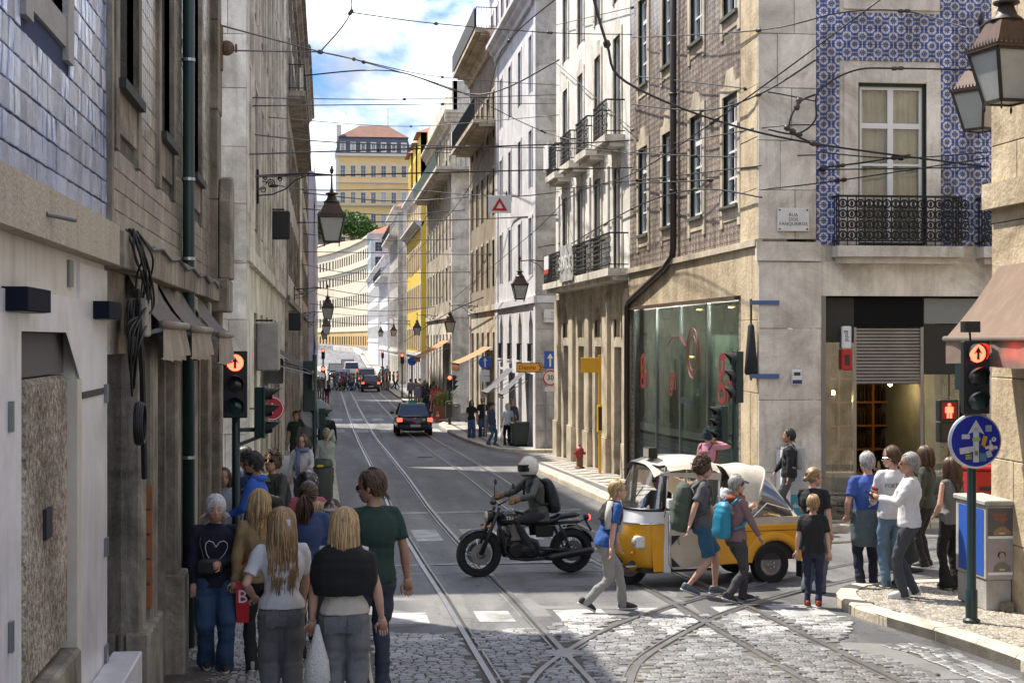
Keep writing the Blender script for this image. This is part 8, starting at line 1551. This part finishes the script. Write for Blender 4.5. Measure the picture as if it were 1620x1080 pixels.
# lanterns
LAN=mat('lantern_iron',(.022,.019,.017),rough=.5,col2=(.05,.035,.025),ns=6,metal=.2); LCU=mat('lantern_copper_top',(.10,.05,.03),rough=.5,metal=.3,col2=(.05,.03,.02),ns=5); LGL=mat('frosted_lantern_glass',(.42,.43,.40),rough=.35,col2=(.33,.34,.31),ns=3)
def lantern(x,y,z,label,sx,bx,k=1.,rz=0,by=0,bz=None):
    """z = bottom of the glass; bracket runs to (bx,by) on the wall"""
    T=thing('street_lantern',(x,y,z),label,'street lamp','wall lanterns',rz); 
    def sq(r,zz): return [(-r,-r,zz),(r,-r,zz),(r,r,zz),(-r,r,zz)]
    a,b,h=.14*k,.24*k,.46*k
    S=MB(); S.loft([sq(a,0),sq(b,h)]); part('glass',S,LGL,T)
    S=MB()
    for i in range(4): p,q=sq(a,0)[i],sq(b,h)[i]; S.bar(p,q,.03*k); S.bar(p,sq(a,0)[(i+1)%4],.03*k); S.bar(q,sq(b,h)[(i+1)%4],.035*k); S.ell((p[0],p[1],-.05*k),(.013*k,.013*k,.035*k),6,5)
    part('frame',S,LAN,T); S=MB(); S.loft([sq(b*1.12,h+.005),sq(b*1.12,h+.04*k),sq(b*.95,h+.06*k),sq(b*.55,h+.27*k)]); part('cap',S,LCU,T); S=MB()
    for i in range(4):
        p,q=Vector(sq(b*1.14,h)[i]),Vector(sq(b*1.14,h)[(i+1)%4])
        for j in range(11): c=p.lerp(q,(j+.5)/11); S.add([c+(q-p)*.04+Vector((0,0,.03*k)),c-(q-p)*.04+Vector((0,0,.03*k)),c+Vector((0,0,.085*k))],[(0,1,2)])
    part('crest',S,LAN,T); S=MB(); S.lathe([(.145*k,h+.27*k),(.16*k,h+.29*k),(.10*k,h+.34*k),(.07*k,h+.42*k),(.12*k,h+.44*k),(.12*k,h+.46*k),(.04*k,h+.48*k),(.02*k,h+.56*k),(.015*k,h+.8*k)],(0,0,0),12); part('chimney',S,LAN,T,auto=40)
    top=h+.8*k; dx,dy=bx-x,by; c_,s_=math.cos(-rz),math.sin(-rz); dx,dy=dx*c_-dy*s_,dx*s_+dy*c_; L_=math.hypot(dx,dy); u=Vector((dx/L_,dy/L_,0)); S=MB(); P=lambda t_,zz:tuple(u*L_*t_+Vector((0,0,top+zz)))
    S.tube([P(0,0),P(.3,.03),P(.65,0),P(1,-.04)],.02*k,8); S.tube([P(.3,.0),P(.5,-.12),P(.62,-.3),P(.8,-.42),P(1,-.45)],.014*k,6); part('bracket',S,LAN,T,smooth=True)
    S=MB()
    for t_,zz,r in ((.82,-.2,.1),(.93,-.33,.07),(.7,-.1,.05),(.9,-.08,.05)):
        S.tube([P(t_+r/L_*math.cos(q)*(1-q/14),zz+r*math.sin(q)*(1-q/14)) for q in np.linspace(0,9,22)],.011*k,5)
    S.ell(P(.78,-.24),(.10,.03,.035),8,5); S.bar(P(1,.1),P(1,-.62),.05); part('scrollwork',S,LAN,T,smooth=True); part('finial',MB().lathe([(.01,0),(.035,.03),(.045,.09),(.02,.14),(.03,.17)],(0,0,top+.02),10),LAN,T,smooth=True)
lantern(.13,33.7,6.72,'large lantern hanging from a ship bracket over the left pavement',1,-1.42,1.12)
lantern(.1,73,5.6,'second lantern on the left, lower and farther than the ship lantern',1,-1.42,1.1); lantern(.05,101,5.0,'third lantern on the left, just under the second',1,-1.42,1.1); lantern(-.1,128,4.7,'fourth small lantern on the left',1,-1.4,1.1)
lantern(6.68,54.3,6.05,'lantern on a bracket in front of the lavender house',-1,7.95,1.05); lantern(6.5,83,5.05,'lantern right of the yellow house, above the orange awning',-1,7.95,1.1); lantern(6.5,113,5.0,'lantern in front of the yellow house front',-1,7.95,1.1); lantern(6.4,150,5.0,'small far lantern left of the yellow house',-1,7.95,1.15); lantern(6.4,185,5.0,'tiny farthest lantern near street end',-1,7.95,1.2)
lantern(7.56,16.9,7.30,'big frosted lantern at the top right corner nearest the camera',-1,7.95,1.22,.15); lantern(8.42,19.6,7.36,'smaller lantern half hidden behind the big top right one',-1,8.3,1.05,.5,by=-1.5)
# bits on the left wall
T=thing('junction_box',(-1.4,11.4,4.72),'grey junction box with orange label tangled in black cables','junction box'); part('case',MB().box(0,.16,-.12,.14,-.05,.22),mat('jb_grey',(.36,.34,.28),rough=.7,col2=(.28,.26,.2),ns=6),T,bevel=.012); part('orange_label',MB().box(.02,.03,-.135,-.121,-.03,.2),mat('label_orange',(.6,.25,.02)),T); text('1602',.07,(.09,-.122,.09),(R(90),R(-90),0),LETT,T,own=True)
CAB=mat('black_cable',(.012,.012,.013),rough=.5); rr=random.Random(8)
T=thing('cable_bundle',(-1.4,11.1,4.4),'tangle of black cables drooping between the two left houses','cables')
for k in range(11): S=MB(); S.tube([tuple(p) for p in spline([(.05+rr.uniform(0,.06),-.2+rr.uniform(0,.3),1.0),(.12+rr.uniform(0,.1),rr.uniform(-.25,.2),.8),(.08+rr.uniform(0,.12),rr.uniform(.1,.5),rr.uniform(.45,.7)),(.06+rr.uniform(0,.1),rr.uniform(-.2,.1),rr.uniform(.2,.5)),(.05,rr.uniform(.1,.4),rr.uniform(-.2,.3)),(.04,rr.uniform(0,.3),rr.uniform(.3,.6))],6)],.008,5); part('cable',S,CAB,T,smooth=True)
S=MB(); S.tube([(.1,.1,.6),(.12,.25,0),(.1,.55,-.75)],.022,6); part('conduit',S,CAB,T)
for k in range(5): S=MB(); S.torus((.10+.012*k,.08,-.33),.14+.006*math.sin(k),.010,'X',24,5); part('coil',S,CAB,T,smooth=True)
S=MB(); S.tube([(.1,.3+k*.75,.98-.05*(k%2)-.004*k) for k in range(13)],.014,5); part('cable_run',S,CAB,T)
for x,y,z,w,h,lb in ((-1.2,43,7.35,.5,.75,'black loudspeaker box on the left facade under the ship lantern'),(-1.2,33.5,4.0,.35,1.0,'beige metal box on the left facade above the red sign'),(-1.2,62,5.0,.4,.7,'dark box on the left facade far along'),(-1.25,38,3.6,.3,.6,'small grey box on the left facade')):
    T=thing('wall_box',(x,y,z),lb,'box'); part('case',MB().box(-.24,.25,-w/2,w/2,0,h),TLB if 'black' in lb or 'dark' in lb else CG,T,bevel=.03); part('bracket',MB().bar((-.25,0,h+.05),(.1,0,h+.05),.04),TLB,T)
T=thing('wall_anchor',(-1.32,20.75,8.42),'rusty wall rosette anchoring a span wire on the left','anchor'); S=MB(); S.box(-.1,.0,-.1,.1,-.3,.3); part('plate',S,mat('rusty2',(.16,.11,.07),rough=.9,bump=.6,bs=30),T,bevel=.02); S=MB(); S.ell((.05,0,0),(.1,.1,.1),10,8); S.torus((.17,0,0),.045,.015,'X',12,6); part('hook',S,mat('rusty2',(.16,.11,.07)),T)
# ================================================================ OVERHEAD WIRES
WR=mat('wire_black',(.010,.010,.011),rough=.5); INS=mat('insulator_dark',(.05,.04,.035),rough=.4)
LBL={'s':('thin span wire','span wires','wire',.0125),'c':('sagging cable','service cables','cable',.017),'t':('thick tram wire','tram wires','contact wire',.02)}
WIRES=[
('s',[(-1.38,20.81,8.4),(-0.09,27.2,9.56)]),
('s',[(-0.09,27.2,9.56),(0.46,29.15,10.65),(0.39,30.16,11.57)]),
('s',[(0.46,29.15,10.65),(2.5,35.95,11.84),(5.64,39.61,12.41),(7.86,40.16,12.52)]),
('s',[(-0.09,27.2,9.56),(0.59,33.16,10.5),(3.23,43.92,11.95),(8.04,53.43,13.33)]),
('s',[(-0.09,27.2,9.56),(0.79,33.14,10.44),(3.58,43.88,11.6),(6.3,45.58,10.7),(7.9,40.35,9.44)]),
('c',[(-2.0,28.83,8.48),(-1.92,28.92,8.43),(0.24,40.25,9.64),(4.47,49.82,10.75),(8.26,53.4,11.19)]),
('c',[(-1.67,29.4,8.04),(1.22,36.11,8.97),(5.8,39.59,9.59),(8.06,40.33,9.82)]),
('c',[(-1.98,28.93,7.6),(-0.47,34.29,8.17),(5.8,39.59,8.95),(7.9,40.35,9.11)]),
('s',[(-1.38,20.81,8.73),(-0.09,27.2,9.56)]),
('s',[(-1.42,31.38,9.39),(2.23,45.05,11.49),(7.83,53.45,13.01)]),
('s',[(-1.42,31.38,9.23),(3.31,44.92,11.35),(7.83,53.45,12.71)]),
('t',[(3.0,17.77,8.66),(3.89,21.69,8.76),(4.53,23.63,8.56),(6.6,26.41,8.4),(8.68,27.37,8.14),(12.04,27.78,7.82)]),
('s',[(8.49,23.17,9.9),(6.6,26.41,8.38),(6.94,35.43,8.42),(6.82,43.5,8.65),(7.49,57.52,8.52),(6.84,83.78,6.9)]),
('s',[(7.9,40.35,9.06),(9.11,28.33,7.79),(12.3,28.25,7.87)]),
('s',[(7.9,40.35,9.52),(8.14,28.74,8.57),(8.87,27.95,8.56)]),
('c',[(7.9,40.35,8.7),(8.06,32.28,7.98),(9.39,28.09,7.84),(10.73,28.14,8.06)]),
('s',[(6.49,45.55,10.26),(7.55,31.83,8.42),(8.87,27.95,8.01)]),
('t',[(5.06,33.64,12.09),(5.3,45.69,13.33),(5.85,55.7,13.77),(7.69,85.69,12.8),(7.45,150.16,11.67)]),
('s',[(7.83,53.45,9.77),(7.96,39.84,8.73),(7.89,28.07,7.82)]),
('s',[(7.8,39.86,12.38),(7.89,28.27,10.32),(9.26,27.71,10.56),(10.4,27.57,10.59),(8.87,21.11,8.98)]),
('s',[(-1.39,100.86,10.21),(3.71,110.32,10.68),(7.79,79.64,8.97),(7.94,53.44,7.93)]),
('s',[(-1.25,85.74,8.7),(2.15,120.58,9.69),(7.95,86.67,8.37)]),
('s',[(-1.29,131.05,9.07),(4.39,130.38,8.13),(7.72,104.82,7.46)]),
('s',[(-1.29,131.05,7.61),(4.73,140.41,7.17),(7.99,114.85,7.04)]),
('s',[(-1.07,60.54,9.09),(3.97,80.09,10.63),(7.65,69.58,10.03),(7.83,53.45,8.91)]),
('s',[(-1.07,151.17,6.57),(2.86,160.77,6.25),(8.04,150.09,6.15)]),
('s',[(7.55,75.64,6.69),(7.35,99.83,6.13),(7.45,150.16,4.47)]),
('c',[(-1.86,28.82,8.42),(-1.61,28.79,7.97),(-1.92,28.82,7.71)]),
('c',[(7.95,27.86,8.45),(8.46,27.8,8.37),(8.8,27.76,8.62),(8.86,27.75,9.13),(9.49,27.68,9.51),(10.32,27.68,9.57),(12.25,28.26,9.67)]),
('s',[(7.83,53.45,14.09),(7.86,40.16,10.07)]),
('t',[(8.77,27.66,8.17),(8.29,27.62,8.42),(8.43,27.6,8.88),(8.8,27.76,9.08)]),
('s',[(-0.83,60.51,14.66),(2.42,58.12,14.51),(5.55,56.74,13.47),(8.04,53.43,14.2)]),
('s',[(-1.51,40.46,10.28),(3.22,60.04,12.74),(7.94,53.44,12.32)]),
('s',[(7.83,53.45,15.39),(7.9,40.35,13.26)]),
('c',[(7.9,40.35,10.75),(7.8,32.31,9.43),(7.89,28.27,9.14),(8.87,27.95,9.74)]),
('s',[(7.9,40.35,11.49),(7.93,29.27,9.41),(8.87,27.95,8.99)]),
('s',[(7.89,28.07,7.38),(9.29,27.8,7.54),(12.26,28.16,8.03)]),
('s',[(8.87,27.95,8.07),(10.28,27.59,7.93),(12.32,28.15,8.14)]),
('s',[(-0.97,70.6,11.15),(3.75,90.18,12.53),(7.87,87.68,12.57)]),
('s',[(-1.04,75.64,10.86),(3.96,95.19,12.14),(7.69,87.7,11.87)]),
('c',[(-1.87,28.92,7.78),(-0.63,45.39,8.92),(2.98,60.06,10.34),(5.03,45.73,8.81),(7.94,53.44,9.7)]),
('s',[(-1.32,95.81,11.0),(4.05,120.35,12.19),(7.98,97.74,10.88)]),
('s',[(-0.3,151.08,10.47),(5.4,160.47,10.35),(8.04,150.09,10.17)]),
('s',[(-0.89,151.15,8.97),(4.39,170.66,8.66),(7.85,158.17,8.76)]),
('s',[(0.0,181.25,7.67),(4.91,190.74,7.46),(7.87,180.32,7.46)]),
('c',[(7.87,27.97,7.23),(7.67,32.32,7.78),(7.9,40.35,8.04),(7.83,53.45,7.61)]),
('s',[(7.64,103.82,14.51),(7.45,150.16,13.47),(4.11,231.11,10.81)])
]
def place(p):
    x,y,z=p
    if x<-1: return 'the brown tiled house' if y<25 else 'the left corner house' if y<56 else 'the second left house' if y<90 else 'the ochre left house' if y<132 else 'the netted building'
    if x>6.6: return 'the blue tiled front' if y<29.2 and x>8.1 else 'the pale corner' if y<29.6 else 'the brown tiled facade' if y<41.3 else 'the white building' if y<55 else 'the lavender house' if y<74 else 'the taupe house' if y<90 else 'the beige stone house' if y<126 else 'the yellow house' if y<160 else 'the far houses'
    return 'a node above the street'
groups_={}
for kd,P in WIRES: groups_.setdefault((kd,place(P[0]),place(P[-1])),[]).append(P)
NTH=['highest','second highest','third highest','fourth highest','fifth highest','sixth highest','seventh highest']
for kd,P in WIRES:
    lb,gr,ct,r=LBL[kd]; P0=P; P=[(min(x,7.93) if y>28.6 else x,y,z) for x,y,z in P]; Q=[tuple(p) for p in spline(P,6)]; far=P[0][1]>60
    k_=(kd,place(P0[0]),place(P0[-1])); same=sorted(groups_[k_],key=lambda q:-sum(v[2] for v in q)/len(q)); lb='%s %s from %s to %s'%(NTH[same.index(P0)] if len(same)>1 else 'single',lb,k_[1],k_[2]); T=thing('overhead_wire',P[0],lb,ct,gr); o=Vector(P[0]); S=MB(); S.tube([tuple(Vector(q)-o) for q in Q],r*(2.2 if far else 1),5); part('strand',S,WR,T,smooth=True)
    if not far:
        for i in (1,len(P)-2) if len(P)>2 else ((1,) if kd=='s' else ()):
            c=Vector(P[i])-o; d=(Vector(P[i])-Vector(P[i-1])).normalized(); S=MB(); S.tube([c-d*.12,c-d*.1,c-d*.04,c,c+d*.04,c+d*.1,c+d*.12],[.012,.035,.04,.022,.04,.035,.012] if kd!='t' else [.015,.05,.055,.03,.055,.05,.015],8); part('insulator',S,INS,T,smooth=True)
bpy.data.scenes.remove(TS)
